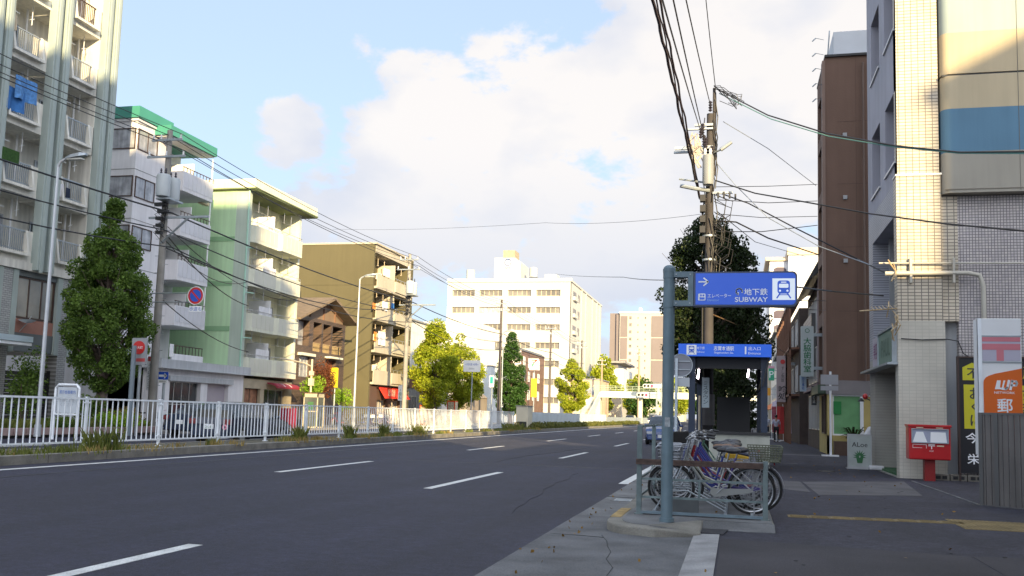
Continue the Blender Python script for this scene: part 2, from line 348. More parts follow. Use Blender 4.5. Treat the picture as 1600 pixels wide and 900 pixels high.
ivory = mat('ivory_wall', (.74, .72, .65), .75, .1, .8, streak=.18)
dkglass = mat('dark_glass', (.035, .04, .045), .08, .4, .5, spec=.8)
curtain = mat('curtained_glass', (.36, .37, .40), .18, .35, 1.8, streak=.35, spec=.7)
brownfr = mat('brown_frame', (.07, .04, .03), .5, .1)
alu = mat('aluminium', (.45, .46, .47), .35, .1, metal=.6)
galv = mat('galvanised_steel', (.36, .40, .43), .45, .15, 3, metal=.5)
whitepaint = mat('white_paint_metal', (.82, .86, .90), .4, .08, 3)
black = mat('black_paint', (.018, .018, .02), .4, .1)
rubber = mat('tyre_rubber', (.02, .02, .02), .8, .1)
chrome = mat('chrome', (.40, .41, .43), .32, .2, 6, metal=.85)
white = mat('white_board', (.78, .79, .80), .5, .04)
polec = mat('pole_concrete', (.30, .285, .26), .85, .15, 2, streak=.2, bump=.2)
wirem = mat('cable_sheath', (.02, .02, .022), .5, 0)
bark = mat('bark', (.10, .075, .055), .9, .3, 6, bump=.8, bscale=25)
red = mat('red_paint', (.50, .02, .02), .35, .08, coat=.2)
blue = mat('blue_sign', (.015, .085, .50), .4, .03)

def win(F, u0, u1, z0, z1, parent, frm, glass, d=0, n=2, fw=.05, dep=.06, rows=1, name='window', pane='pane'):
    b = MB(); b.fb(F, u0, u1, z0, z0+fw, d, d+dep); b.fb(F, u0, u1, z1-fw, z1, d, d+dep)
    b.fb(F, u0, u0+fw, z0+fw, z1-fw, d, d+dep); b.fb(F, u1-fw, u1, z0+fw, z1-fw, d, d+dep)
    for i in range(1, n): u = u0+(u1-u0)*i/n; b.fb(F, u-fw*.4, u+fw*.4, z0+fw, z1-fw, d, d+dep*.8)
    for i in range(1, rows): z = z0+(z1-z0)*i/rows; b.fb(F, u0+fw, u1-fw, z-fw*.4, z+fw*.4, d, d+dep*.7)
    f = b.build(name, frm, parent); p = MB(); p.fq(F, u0+fw*.5, u1-fw*.5, z0+fw*.5, z1-fw*.5, d+dep*.35); p.build(pane, glass, f); return f

# ------------------------------------------------------------------ ground, roads, pavements
b = MB(); b.box(-900, 900, -300, 1500, -.4, -.06); st('ground', b, mat('earth', (.16, .155, .14), .95, .2, .1))
b = MB(); b.box(-15.15, -2.2, -60, 900, -.05, 0); st('road', b, asphalt)
b = MB(); b.box(-25.4, -17.0, -60, 900, -.05, -.01); st('road', b, asphalt)
b = MB(); b.box(-15.2, 40, 146, 160, -.05, .004); st('road', b, asphalt)
b = MB(); b.box(-60, -25.4, 41, 43.2, -.05, .085); st('side_street', b, asphalt2)
b = MB(); b.box(-46, -25.4, -60, 900, -.05, .07); b.box(-25.6, -25.4, -60, 900, .07, .12); st('pavement', b, mat('paving_left', (.26, .24, .22), .85, .2, 1.5, fine=.15))
# the right-hand gutter and the dropped apron by the side street
b = MB(); b.box(-2.2, -1.6, 13.2, 900, -.05, .006); st('gutter', b, conc)
b = MB(); b.extr([(-2.2, -60, -.05), (-2.2, 13.2, -.05), (-1.0, 13.2, -.05), (-.5, 11.5, -.05), (-.5, -60, -.05)], (0, 0, .06)); st('apron', b, mat('apron_concrete', (.115, .118, .125), .85, .35, 1.6, bump=.4, bscale=50, fine=.3))
b = MB()
b.tube([(-2.15, 11.0, .008), (-1.75, 10.95, .012), (-1.5, 10.9, .012)], .004, 4)
b.tube([(-1.55, 11.1, .012), (-1.42, 10.6, .012), (-1.36, 10.2, .012), (-1.27, 9.8, .012), (-1.25, 9.3, .012), (-1.12, 8.8, .012), (-1.1, 7.2, .012)], .0035, 4)
b.tube([(-2.2, 16.4, .008), (-1.6, 16.35, .008)], .006, 4); b.tube([(-2.2, 20.4, .008), (-1.6, 20.35, .008)], .006, 4)
st('pavement_cracks', b, mat('crack_dark', (.03, .03, .03), .9, 0))
b = MB(); b.hexa([(-.5, -60, -.05), (-.2, -60, -.05), (-.2, 11.7, -.05), (-.5, 11.7, -.05), (-.5, -60, .016), (-.2, -60, .036), (-.2, 11.7, .05), (-.5, 11.7, .03)]); st('apron_edge_strip', b, concl)
b = MB(); b.box(-.2, 4.0, -60, 900, -.05, .04); b.box(4.0, 60, -60, 25.7, -.05, .04); b.box(4, 60, 31.6, 41.9, -.05, .038); b.box(-1.45, -.2, 17.6, 900, -.05, .10); st('pavement', b, asphalt2)
b = MB()
for pts in ([(1.5, 18.6), (3.5, 19.6), (3.9, 24.2), (1.45, 22.4)], [(-.2, 39.6), (4, 39.6), (4, 40.4), (-.2, 40.4)], [(.5, 20.2), (1.4, 19.2), (1.4, 22.4), (.5, 22.9)]):
    b.extr([(x, y, .03) for x, y in pts], (0, 0, .014))
b.extr([(1.1, 31.4, .03), (1.9, 31.4, .03), (1.9, 31.8, .03), (1.1, 31.8, .03)], (0, 0, .014)); st('pavement_patch', b, mat('patch_grey', (.085, .082, .088), .85, .28, 1.2, fine=.3))
b = MB(); b.extr([(-.18, -5, .03), (2.4, -5, .03), (2.4, 10.9, .03), (-.18, 11.2, .03)], (0, 0, .013)); b.extr([(2.43, -5, .03), (9, -5, .03), (9, 12.6, .03), (2.43, 10.9, .03)], (0, 0, .0135)); st('pavement_patch', b, mat('patch_dark', (.040, .037, .044), .85, .3, .8, bump=.4, bscale=70, fine=.4))
b = MB(); b.extr([(-.5, 11.62, .02), (-.16, 11.5, .02), (-.08, 12.2, .02), (-.42, 12.2, .02)], (0, 0, .036)); st('pavement_patch', b, darkasph)
b = MB()
x = .72
while x < 2.95: b.box(x, x+.292, 14.12+(x-.72)*.12, 14.42+(x-.72)*.12, .03, .047); x += .3
for i in range(5):
    for j in range(3): b.box(2.98+i*.3, 3.272+i*.3, 13.75+j*.42, 14.16+j*.42, .03, .047)
st('tactile_paving', b, yellowtile)
# raised kerb island that carries the bicycles
isl = [(-1.6, 17.6), (-1.6, 12.0)]+[(-1.6+.42*(1-math.cos(R(t))), 12.0-.72*math.sin(R(t))) for t in range(15, 91, 15)]+[(-.95, 11.2), (-.42, 11.45), (-.42, 12.3), (.46, 12.3), (.46, 17.6)]
inn = [(-1.42, 17.6), (-1.42, 12.1)]+[(-1.42+.3*(1-math.cos(R(t))), 12.1-.6*math.sin(R(t))) for t in range(15, 91, 15)]+[(-.9, 11.42), (-.5, 11.6), (-.5, 12.32), (.44, 12.32), (.44, 17.6)]
b = MB(); b.extr([(x, y, -.04) for x, y in isl], (0, 0, .155)); b.v = [(x, y, (.112 if x < -.9 else .05) if z > .1 and y < 11.6 and x > -1.0 else z) for x, y, z in b.v]; o = st('kerb', b, kerbm, bevel=.02)
b = MB(); b.extr([(x, y, .0) for x, y in inn], (0, 0, .121)); b.v = [(x, y, (.117 if x < -.85 else .057) if z > .1 and y < 11.7 and x > -.95 else z) for x, y, z in b.v]; st('island_paving', b, conc)
b = MB(); b.hexa([(-.42, 11.95, .03), (.46, 12.0, .03), (.46, 12.31, .03), (-.42, 12.31, .03), (-.42, 11.95, .046), (.46, 12.0, .046), (.46, 12.31, .117), (-.42, 12.31, .117)]); st('island_ramp', b, conc)
b = MB(); b.box(-1.6, -1.42, 17.6, 900, -.04, .13); st('kerb', b, kerbm, bevel=.015)
b = MB(); b.extr([(-1.598, 12.2, .08), (-1.598, 13.4, .08), (-1.46, 13.4, .08), (-1.46, 12.2, .08)], (0, 0, .039)); st('kerb_yellow_paint', b, mat('worn_yellow', (.36, .25, .10), .85, .35, 6, fine=.3))
# median
b = MB(); b.box(-17.05, -15.2, -60, 130, -.05, .16); o = st('median', b, mat('median_soil', (.13, .12, .085), .95, .3, 1.4, bump=.5, bscale=20))
b = MB()
y = -20
while y < 130: b.box(-15.22, -15.02, y+.01, y+1.99, -.04, .2); b.box(-15.62, -15.225, y+.01, y+1.99, -.04, .175); b.box(-17.2, -17.0, y+.01, y+1.99, -.04, .19); y += 2
st('kerb', b, kerbm, bevel=.012)
b = MB(); b.box(-17.05, -15.2, 130, 900, -.05, .16); st('median', b, conc)
# lane markings
b = MB()
for y in (3.2, 16.3, 29.8, 43.6, 57.5, 72, 86, 100, 114, 128): xo = .22 if y < 10 else .06 if y < 20 else 0; b.box(-5.62+xo, -5.46+xo, y, y+5.35, -.01, .004)
for y in (4, 18.5, 33.2, 48, 61.8, 76, 90, 104, 118, 132): b.box(-9.72, -9.56, y, y+5.3, -.01, .004)
b.box(-14.3, -14.12, -60, 146, -.01, .004); b.box(-2.42, -2.22, 19.7, 146, -.01, .0045)
for i in range(9): b.box(-14+i*1.3, -13.5+i*1.3, 160.5, 164, -.01, .008)
for y in range(6, 140, 14): b.box(-21.2, -21.05, y, y+5.3, -.02, -.006)
st('lane_marking', b, paint)

# wear on the carriageway and pavement: cracks, sealed joints, manholes, fallen leaves
g = random.Random(21); b = MB()
def wander(x, y, dx, dy, n, w_): 
    pts = [(x, y, .003)]
    for i in range(n): x += dx+g.uniform(-.09, .09); y += dy+g.uniform(-.12, .12); pts.append((x, y, .003))
    b.tube(pts, w_, 4)
for args in ((-3.1, 13, -.05, .7, 14, .003), (-6.7, 26, .02, .9, 16, .004)): wander(*args)
st('road_cracks', b, mat('crack_dark', (.008, .008, .01), .9, 0))
b = MB(); b.box(-15.1, -2.25, 25.06, 25.12, -.01, .0025); b.box(-12.9, -12.84, -20, 120, -.01, .0025); st('road_joint', b, mat('bitumen_seal', (.012, .012, .014), .5, .1))
def manhole(x, y, z, r, lb, col=(.06, .055, .055)):
    t = thing('manhole_cover', lb, 'manhole cover', (x, y, z)); mm_ = mat('cast_iron_%d' % int(col[0]*1000), col, .55, .2, 8, metal=.4)
    b = MB(); b.cyl((x, y, z-.02), (x, y, z+.004), r, n=28); b.build('cover', mm_, t); b = MB(); b.torus((x, y, z+.004), (0, 0, 1), r*.97, .012, 28, 4); b.torus((x, y, z+.004), (0, 0, 1), r*.62, .008, 24, 4); b.build('ring', mm_, t)
    b = MB()
    for q in range(-3, 4): w_ = math.sqrt(max(r*r*.8-(q*r*.24)**2, 0)); b.box(x-w_, x+w_, y+q*r*.24-.012, y+q*r*.24+.012, z+.004, z+.009)
    b.build('rib', mm_, t)
manhole(2.4, 27.5, .04, .28, 'round cover in the pavement left of the post box', (.09, .085, .08))
b = MB(); b.box(-2.05, -1.68, 15.6, 16.1, -.01, .012); st('drain_surround', b, conc); b = MB(); b.box(-2.0, -1.98, 15.65, 16.05, .0, .016); b.box(-1.74, -1.72, 15.65, 16.05, .0, .016)
for q in range(10): b.box(-1.98, -1.74, 15.66+q*.04, 15.68+q*.04, .0, .016)
st('drain_grate', b, galv)
g2 = np.random.default_rng(12); n = 170; xs = np.concatenate([g2.normal(-1.95, .12, 80), g2.uniform(-1.3, 4, 90)]); ys = np.concatenate([g2.uniform(6, 34, 80), g2.uniform(7, 34, 90)]); zs_ = np.where(xs > -.2, .05, np.where(xs > -1.6, .13, .02)); zs_ = np.where((xs > -1.6) & (xs < -.3) & (ys < 11.2), .02, zs_); LITTER = np.stack([xs, ys, zs_], 1)
b = MB()
for q in range(46): x, y = g.uniform(-.1, 3.9), g.uniform(6.5, 24); b.cyl((x, y, .052), (x, y, .0545+q*.00002), g.uniform(.012, .03), n=8)
st('gum_spots', b, mat('gum_dark', (.02, .02, .022), .7, 0))
b = MB()
for x0_, y0_ in ((.72, 14.12),):
    x = x0_
    while x < 2.95:
        for i in range(5):
            yb = y0_+(x-.72)*.12+.03+i*.06; b.box(x+.03, x+.26, yb, yb+.022, .047, .052)
        x += .3
for i in range(5):
    for j in range(3):
        for p_ in range(5):
            for q in range(6): cx, cy = 2.98+i*.3+.03+p_*.058, 13.75+j*.42+.035+q*.068; b.box(cx-.011, cx+.011, cy-.011, cy+.011, .047, .052)
st('tactile_bumps', b, yellowtile)
# weeds and hedge on the median
def grass(name, n, xr, yr, z, h, mt, label, seed=1, w_=.012, kind='stuff', cat='grass', spread=None):
    g = np.random.default_rng(seed); vs = []; fs = []
    for i in range(n):
        if spread: cx, cy, r = spread[g.integers(len(spread))]; x = cx+g.normal()*r*.6; y = cy+g.normal()*r
        else: x = g.uniform(*xr); y = g.uniform(*yr)
        hh = h*g.uniform(.4, 1.2); a = g.uniform(0, math.pi*2); lx, ly = math.cos(a), math.sin(a); t = g.uniform(0, .6)*hh; ww = w_*g.uniform(.6, 1.5)
        k = len(vs); vs += [(x-ly*ww, y+lx*ww, z), (x+ly*ww, y-lx*ww, z), (x+lx*t*.4+ly*ww*.7, y+ly*t*.4-lx*ww*.7, z+hh*.6), (x+lx*t, y+ly*t, z+hh), (x+lx*t*.4-ly*ww*.7, y+ly*t*.4+lx*ww*.7, z+hh*.6)]
        fs.append((k, k+1, k+2, k+3, k+4))
    mb = MB(); mb.v = vs; mb.f = fs; mb.mi = [0]*len(fs); return mb.build(name, mt, org=(0, 0, 0), label=label, cat=cat, kind=kind)
gg = leafmat('weed_green', '#4a5a24', '#8a8f48'); gy = leafmat('weed_dry', '#7a6a38', '#b9a266')
tuf = [(-15.7+random.uniform(-.3, .5), random.uniform(12, 70), random.uniform(.12, .5)) for _ in range(26)]+[(-15.5, 20.6, .5), (-15.6, 20.9, .4), (-15.7, 18.5, 1.2)]
grass('weeds', 2400, None, None, .15, .22, gg, 'green weeds sprouting under the white railing on the median', 3, .014, cat='weeds', spread=tuf)
tuf2 = [(-15.5+random.uniform(-.2, .5), random.uniform(16, 72), random.uniform(.15, .5)) for _ in range(26)]
grass('dry_grass', 1500, None, None, .15, .2, gy, 'dry straw-coloured grass along the median kerb', 4, .012, spread=tuf2)
tuf3 = [(-15.75, 31.8, .14), (-15.7, 36.3, .12), (-15.7, 40.2, .14), (-15.6, 44.5, .25), (-15.5, 66, .5), (-15.5, 63, .4), (-15.6, 20.5, .3)]
grass('tall_weeds', 1100, None, None, .15, .55, gg, 'taller spiky weeds in clumps along the median kerb', 14, .014, cat='weeds', spread=tuf3)
def blob_leaves(name, cs, n, size, mt, parent=None, seed=2, **k):
    """leaves scattered in ellipsoids cs = [(x,y,z,rx,ry,rz)]"""
    g = np.random.default_rng(seed); wts = np.array([c[3]*c[4]*c[5] for c in cs])**.7; wts /= wts.sum(); idx = g.choice(len(cs), n, p=wts)
    C = np.array(cs)[idx]; d = g.normal(size=(n, 3)); d /= np.linalg.norm(d, axis=1)[:, None]; r = g.uniform(.35, 1.03, n)**.55
    c = C[:, :3]+d*C[:, 3:]*r[:, None]; return leafquads(name, c, size, mt, parent, g, **k)
def leafquads(name, c, size, mt, parent, g, **k):
    n = len(c); a = g.normal(size=(n, 3)); a /= np.linalg.norm(a, axis=1)[:, None]; bb = g.normal(size=(n, 3)); bb = np.cross(a, bb); bb /= np.linalg.norm(bb, axis=1)[:, None]
    s = size*g.uniform(.6, 1.25, n)[:, None]; a = a*s*.5; bb = bb*s*.36
    vs = np.stack([c-a, c+bb-a*.1, c+a, c-bb-a*.1], 1).reshape(-1, 3)
    me = bpy.data.meshes.new(name); o0 = np.array(ORG[parent]) if parent is not None and parent in ORG else np.zeros(3)
    if parent is None: o0 = np.array([c[:, 0].mean(), c[:, 1].mean(), c[:, 2].min()])
    vs = vs-o0; me.vertices.add(4*n); me.vertices.foreach_set('co', vs.ravel()); me.loops.add(4*n); me.loops.foreach_set('vertex_index', np.arange(4*n))
    me.polygons.add(n); me.polygons.foreach_set('loop_start', np.arange(n)*4); me.polygons.foreach_set('loop_total', np.full(n, 4)); me.materials.append(mt); me.update(calc_edges=True)
    o = bpy.data.objects.new(name, me); S.collection.objects.link(o)
    if parent is not None: o.parent = parent
    else: o.location = o0; ORG[o] = V(o0)
    return props(o, **k)
lit = leafquads('fallen_leaves', LITTER, .055, leafmat('leaf_litter', '#5a4420', '#a07a34', .1), None, g2, label='scattered fallen leaves on the gutter and right pavement', cat='leaves', kind='stuff')
lit.data.update()
hg = leafmat('hedge_green', '#3d4a1e', '#7c7a3a', .2)
blob_leaves('hedge', [(-15.6+random.uniform(-.15, .15), y, .38, .42, .7, .3+random.uniform(-.06, .1)) for y in np.arange(72, 150, .9)], 22000, .13, hg, None, 3, label='low clipped hedge running along the far median beside the panels', cat='hedge')
shr = 0
for (x, y, r_, lb) in [(-15.75, 31.8, .28, 'small rounded weed clump beside the sixth railing post'), (-15.7, 36.3, .26, 'small bushy weed between two railing posts on the kerb'), (-15.7, 40.2, .3, 'small bushy green plant at the foot of the railing'), (-15.6, 44.5, .42, 'yellowish bushy weed where the median turns sunlit'), (-15.5, 66, .6, 'sunlit dry bush beside the concrete box on the median'), (-15.5, 63, .5, 'second sunlit dry bush left of the concrete box')]:
    blob_leaves('bush', [(x, y, .17+r_*.45, r_*.5, r_*.9, r_*.6), (x+.1, y+r_, .17+r_*.25, r_*.4, r_*.5, r_*.35), (x, y-r_*.8, .17+r_*.2, r_*.3, r_*.5, r_*.3)], 420, .055, gy if shr > 2 else gg, None, 20+shr, label=lb, cat='bush'); shr += 1

# ------------------------------------------------------------------ white railing on the median
RX = -16.4; sp = 3.17
fence = thing('guard_railing', 'long white metal railing with thin upright bars on the median', 'railing', (RX, 40, .16))
y0 = 20.9-sp*4
k = 0
while y0+k*sp < 70.5:
    y = y0+k*sp
    b = MB(); b.box(RX-.033, RX+.033, y-.033, y+.033, .14, 1.5); b.box(RX-.045, RX+.045, y-.045, y+.045, 1.5, 1.515); b.box(RX-.07, RX+.07, y-.07, y+.07, .14, .18)
    for z in (.45, 1.36): b.box(RX-.04, RX+.04, y-.09, y+.09, z-.015, z+.025)
    b.build('post', whitepaint, fence)
    if y+sp < 71.5:
        b = MB(); b.box(RX-.03, RX+.03, y+.05, y+sp-.05, 1.44, 1.49); b.box(RX-.025, RX+.025, y+.05, y+sp-.05, .33, .375)
        for i in range(14): u = y+.14+(sp-.28)*i/13; b.box(RX-.012, RX+.012, u-.0115, u+.0115, .37, 1.445)
        b.build('panel', whitepaint, fence)
    k += 1
t = thing('concrete_box', 'cream concrete box standing at the end of the white railing', 'concrete box', (-16.4, 72, .16))
b = MB(); b.box(-16.9, -15.95, 71.3, 73, .16, 1.95); b.build('body', mat('cream_concrete', (.62, .57, .44), .8, .1), t, bevel=.02); b = MB(); b.box(-16.8, -16.05, 71.27, 71.3, .25, .75); b.build('opening', black, t); b = MB(); b.box(-16.95, -15.9, 71.25, 73.05, 1.95, 2.0); b.build('cap', concl, t)
t = thing('site_hoarding', 'plain pale blue-grey panel wall on the median past the railing', 'hoarding', (-16.4, 96, .16))
for i in range(15):
    y = 73.2+i*3.07; b = MB(); b.box(-16.44, -16.36, y, y+3.03, .18, 1.52)
    for q in range(6): b.box(-16.36, -16.335, y+.2+q*.5, y+.32+q*.5, .2, 1.5)
    b.build('panel', mat('hoarding_blue_grey', (.50, .57, .62), .5, .08, 1), t)
t = thing('site_hoarding', 'darker grey lower panel wall further along the median', 'hoarding', (-16.4, 160, .16))
for i in range(13):
    y = 120+i*6.1; b = MB(); b.box(-16.44, -16.36, y, y+6.05, .18, 1.22)
    for q in range(10): b.box(-16.36, -16.33, y+.3+q*.6, y+.4+q*.6, .2, 1.2)
    b.build('panel', mat('hoarding_grey', (.26, .30, .34), .6, .1, 1), t)

# ------------------------------------------------------------------ LEFT 1: tall balcony block
colm = mat('green_grey_paint', (.36, .42, .40), .6, .08, .8, streak=.05)
piert = tile('pier_tile', (.42, .43, .42), (.34, .35, .35), (.2, .2, .2), .24, .09, 'y', .012, .5)
T = thing('apartment_block', 'tall cream apartment block with green-grey twin columns and barred balconies', 'building', (-30, 31, 0))
F = FX(-30); bays = [(27.9-3.42, 30.85-3.42), (27.95+.05, 30.5), (31.45, 33.93), (34.97, 37.28)]
body = MB(); body.box(-44, -31.4, 22, 38.2, 7.3, 25); body.box(-44, -30.2, 22, 36.4, 3.4, 7.25); body.box(-44, -33, 22, 36.2, 0, 3.4)
body.box(-31.4, -30, 37.65, 38.2, 7.3, 25); body.box(-31.4, -30, 37.25, 37.64, 7.3, 25); body.box(-31.4, -30.05, 38.18, 38.22, 7.3, 25)
body.build('wall', ivory, T)
b = MB(); b.box(-44.2, -29.5, 21.8, 38.4, 25, 25.6); b.build('roof', conc, T)
for u in (27.1, 27.75, 30.6, 31.15, 33.93, 34.56, 37.28, 37.86):
    b = MB(); b.fb(F, u, u+.4, 7.0, 25, -.05, .36); b.fb(F, u+.1, u+.3, 6.9, 25, .36, .40); b.build('column', colm, T, bevel=.02)
b = MB(); b.fb(F, 22, 38.3, 6.95, 7.3, -1.4, .1); b.build('slab', ivory, T)
stor = 2.87; bal_r = random.Random(4)
for s_ in range(7):
    z = 7.3+s_*stor
    for bi, (u0, u1) in enumerate(bays):
        b = MB(); b.fb(F, u0-.45, u1+.35, z, z+.16, -1.4, 0)                # slab
        m0, m1 = u0+.42, u1-.48
        b.fb(F, u0-.02, m0, z+.16, z+1.38, -.12, 0); b.fb(F, m1, u1+.02, z+.16, z+1.38, -.12, 0); b.fb(F, m0, m1, z+.16, z+.42, -.12, 0)
        # projecting tray and flared cheeks round the opening
        b.fb(F, m0-.12, m1+.12, z+.24, z+.36, 0, .26); b.extr([F.p(m0-.10, z+.36, .0), F.p(m0-.10, z+.36, .24), F.p(m0-.10, z+1.38, .06), F.p(m0-.10, z+1.38, .0)], F.U*.11)
        b.extr([F.p(m1, z+.36, .0), F.p(m1, z+.36, .24), F.p(m1, z+1.38, .06), F.p(m1, z+1.38, .0)], F.U*.11)
        bp = b.build('balcony', ivory, T)
        b = MB(); col = brownfr if (s_ == 4 and bi == 3) else galv
        b.fb(F, m0, m1, z+1.3, z+1.35, .0, .04); b.fb(F, m0, m1, z+.46, z+.5, .0, .03)
        n = int((m1-m0)/.11)
        for i in range(1, n): u = m0+(m1-m0)*i/n; b.fb(F, u-.012, u+.012, z+.42, z+1.3, .005, .03)
        b.build('railing', col, bp)
        G = Face((-31.4, 0, 0), (0, 1, 0), (1, 0, 0))
        win(G, u0+.25, u1-.3, z+.2, z+2.15, T, alu, dkglass if bal_r.random() < .5 else curtain, n=2, d=.0)
        if bal_r.random() < .6:
            b = MB(); qa = u1-1.0; b.fb(G, qa, qa+.7, z+.16, z+.72, .12, .4); au = b.build('air_conditioner', whitew, T); b = MB(); b.cyl(G.p(qa+.3, z+.44, .4), G.p(qa+.3, z+.44, .42), .2, n=14); b.build('fan_grille', galv, au)
        b = MB(); q = u0+.1
        b.fb(F, u0+.2+bal_r.random()*1.2, u0+.24+bal_r.random()*.01+1.2, z+2.3, z+2.34, -.7, -.66)
        for uu in (u0+.6, u1-.5): b.cyl(F.p(uu, z+2.87, -.5), F.p(uu, z+2.0, -.5), .02, n=5); b.cyl(F.p(uu-.14, z+2.2, -.5), F.p(uu+.14, z+2.34, -.5), .015, n=5)
        b.cyl(F.p(u1-.25, z+.1, -1.0), F.p(u1-.25, z+2.87, -1.0), .05, n=8)
        b.build('drying_pole_hanger', white, T)
# first upper floor with the wide windows, tiled piers
pinkb = mat('terracotta_band', (.42, .20, .15), .7, .1)
b = MB(); b.fb(F, 22, 36.4, 6.95-.25, 6.95, -.2, -.05); b.fb(F, 22, 36.4, 3.45, 4.25, -.2, -.06); b.build('band', mat('slate_band', (.15, .17, .175), .7, .15), T)
b = MB(); b.fb(F, 22, 36.4, 4.25, 4.85, -.2, -.1); b.build('band', pinkb, T)
for u in (28.9, 32.45, 36.0): b = MB(); b.fb(F, u, u+.55, 0, 6.93, -.6, .0); b.build('pier', piert, T); parts('pilaster', colm, T, F, [(u+.56, u+.85, 3.4, 6.93, -.2, .03), (u-.3, u-.01, 3.4, 6.93, -.2, .03)])
refl = mat('reflecting_glass', (.24, .21, .16), .1, .35, .7, spec=.8)
for (a, c) in ((24, 28.5), (29.8, 32.1), (33.35, 35.65)): win(F, a, c, 4.88, 6.68, T, brownfr, refl, d=-.16, n=3, fw=.07, rows=1)
t = thing('panel_gate', 'black slatted panel gate under the cream balcony block', 'gate', (-30, 34.5, .07))
b = MB()
for i in range(13): b.fb(F, 33.1, 35.9, .15+i*.19, .32+i*.19, -.35, -.31)
b.build('slats', black, t); b = MB(); b.fb(F, 33.05, 33.13, .07, 2.7, -.4, -.27); b.fb(F, 35.87, 35.95, .07, 2.7, -.4, -.27); b.build('posts', black, t)
t = thing('panel_gate', 'black slatted gate at the extreme left edge below the pale canopy', 'gate', (-30, 30.5, .07))
b = MB()
for i in range(13): b.fb(F, 29.5, 32.4, .15+i*.19, .32+i*.19, -.35, -.31)
b.build('slats', black, t)
t = thing('canopy', 'pale blue entrance canopy projecting at the left edge of the view', 'canopy', (-29, 31, 3.6))
b = MB(); b.fb(F, 28.2, 32.9, 3.62, 3.75, 0, 1.3); b.build('deck', whitepaint, t); b = MB(); b.fb(F, 28.2, 32.9, 3.76, 4.0, 0, 1.35); b.build('fascia', mat('pale_blue', (.45, .55, .6), .5, .08), t)
t = thing('satellite_dish', 'small white satellite dish outside the terracotta window band', 'dish', P(122, 540, X=-29.6)); c = ORG[t]
c = P(42, 505, X=-29.7); ORG[t] = c; t.location = c
b = MB(); b.lathe(c, [(.02, 0), (.2, .04), (.38, .14)], 14); o = b.build('dish_bowl', whitepaint, t, smooth=True); b = MB(); b.cyl(c-V((0, 0, .02)), c+V((-.35, 0, -.35)), .02); b.cyl(c, c+V((.2, 0, .3)), .015); b.build('mount', alu, t)
# laundry and gear on the balconies
def sheet(px, py, X, wu, h, mt, name, label, cat, group=None, sag=.06):
    c = P(px, py, X=X); b = MB(); n = 6
    for i in range(n):
        a0, a1 = i/n, (i+1)/n; d0 = sag*math.sin(a0*9); d1 = sag*math.sin(a1*9)
        b.hexa([(c.x+d0, c.y+wu*a0, c.z-h), (c.x+d1, c.y+wu*a1, c.z-h+.03), (c.x+d1-.03, c.y+wu*a1, c.z-h+.03), (c.x+d0-.03, c.y+wu*a0, c.z-h), (c.x+d0*.3, c.y+wu*a0, c.z), (c.x+d1*.3, c.y+wu*a1, c.z), (c.x+d1*.3-.03, c.y+wu*a1, c.z), (c.x+d0*.3-.03, c.y+wu*a0, c.z)])
    return b.build(name, mt, label=label, cat=cat, group=group)
clW = mat('cloth_white', (.7, .7, .72), .9, .08, 4); clB = mat('cloth_blue', (.04, .16, .42), .9, .2, 4); clN = mat('cloth_navy', (.02, .03, .06), .9, .2, 4); clO = mat('cloth_orange', (.6, .2, .04), .9, .1, 4); clC = mat('cloth_cream', (.6, .5, .36), .9, .1, 4)
sheet(1, 8, -29.85, .35, .85, clW, 'hung_towel', 'white towel hung high on the uppermost left balcony', 'towel')
sheet(16, 18, -29.85, .4, .7, clC, 'hung_shirt', 'cream shirt hanging beside the white towel on the top left balcony', 'shirt')
sheet(3, 128, -29.7, 1.3, 1.0, clB, 'balcony_netting', 'bright blue sheet draped over a balcony of the cream block', 'sheet', sag=.1)
sheet(26, 116, -29.6, 1.2, 1.0, mat('blue_net', (.08, .22, .48), .9, .3, 8), 'balcony_netting', 'blue net hanging off the corner right of the blue sheet', 'net', sag=.12)
sheet(4, 228, -29.6, .95, .55, mat('green_screen', (.03, .08, .015), .95, .3, 12, bump=.5), 'balcony_screen', 'dark green artificial hedge screen on a left edge balcony', 'screen', sag=.02)
sheet(104, 293, -29.85, .25, .45, clN, 'hung_garment', 'dark garment hanging on the balcony above the street tree', 'garment')
sheet(90, 285, -29.85, .4, .6, clW, 'hung_towel', 'white washing beside the dark garment above the street tree', 'towel')

# ------------------------------------------------------------------ LEFT 2: white block with green roof
T = thing('apartment_block', 'pale grey four storey block with bright green roof edge and corner windows', 'building', (-32.5, 48, 0))
F = FX(-32.5); Fs = FY(43.9); off = mat('offwhite_wall', (.72, .71, .73), .75, .08, .6, streak=.1)
body = MB(); body.box(-44, -32.5, 43.9, 47.0, 0, 17.15); body.box(-44, -33.9, 47.0, 50.2, 0, 17.15)
body.build('wall', off, T)
greenr = mat('green_fascia', (.055, .26, .20), .5, .06)
b = MB(); b.box(-44.1, -32.3, 43.7, 46.9, 17.15, 17.8); b.box(-44.1, -31.45, 45.45, 50.3, 16.67, 17.22); b.build('roof', greenr, T)
b = MB(); b.box(-44, -32.4, 43.8, 46.9, 17.0, 17.14); b.box(-32.48, -31.6, 45.6, 50.2, 16.6, 16.665); b.build('soffit', off, T)
b = MB()
for z in (14.3, 11.5, 8.8, 6.1): b.fb(Fs, -44, -32.49, z-.03, z, 0, .015); b.fb(F, 43.89, 47, z-.03, z, 0, .015)
b.build('joint', mat('joint_grey', (.25, .25, .25), .8, 0), T)
for z in (15.42, 12.72, 9.95, 7.2):
    win(F, 43.98, 45.75, z, z+1.18, T, brownfr, curtain, n=2); win(Fs, -34.25, -32.56, z, z+1.18, T, brownfr, curtain, n=1)
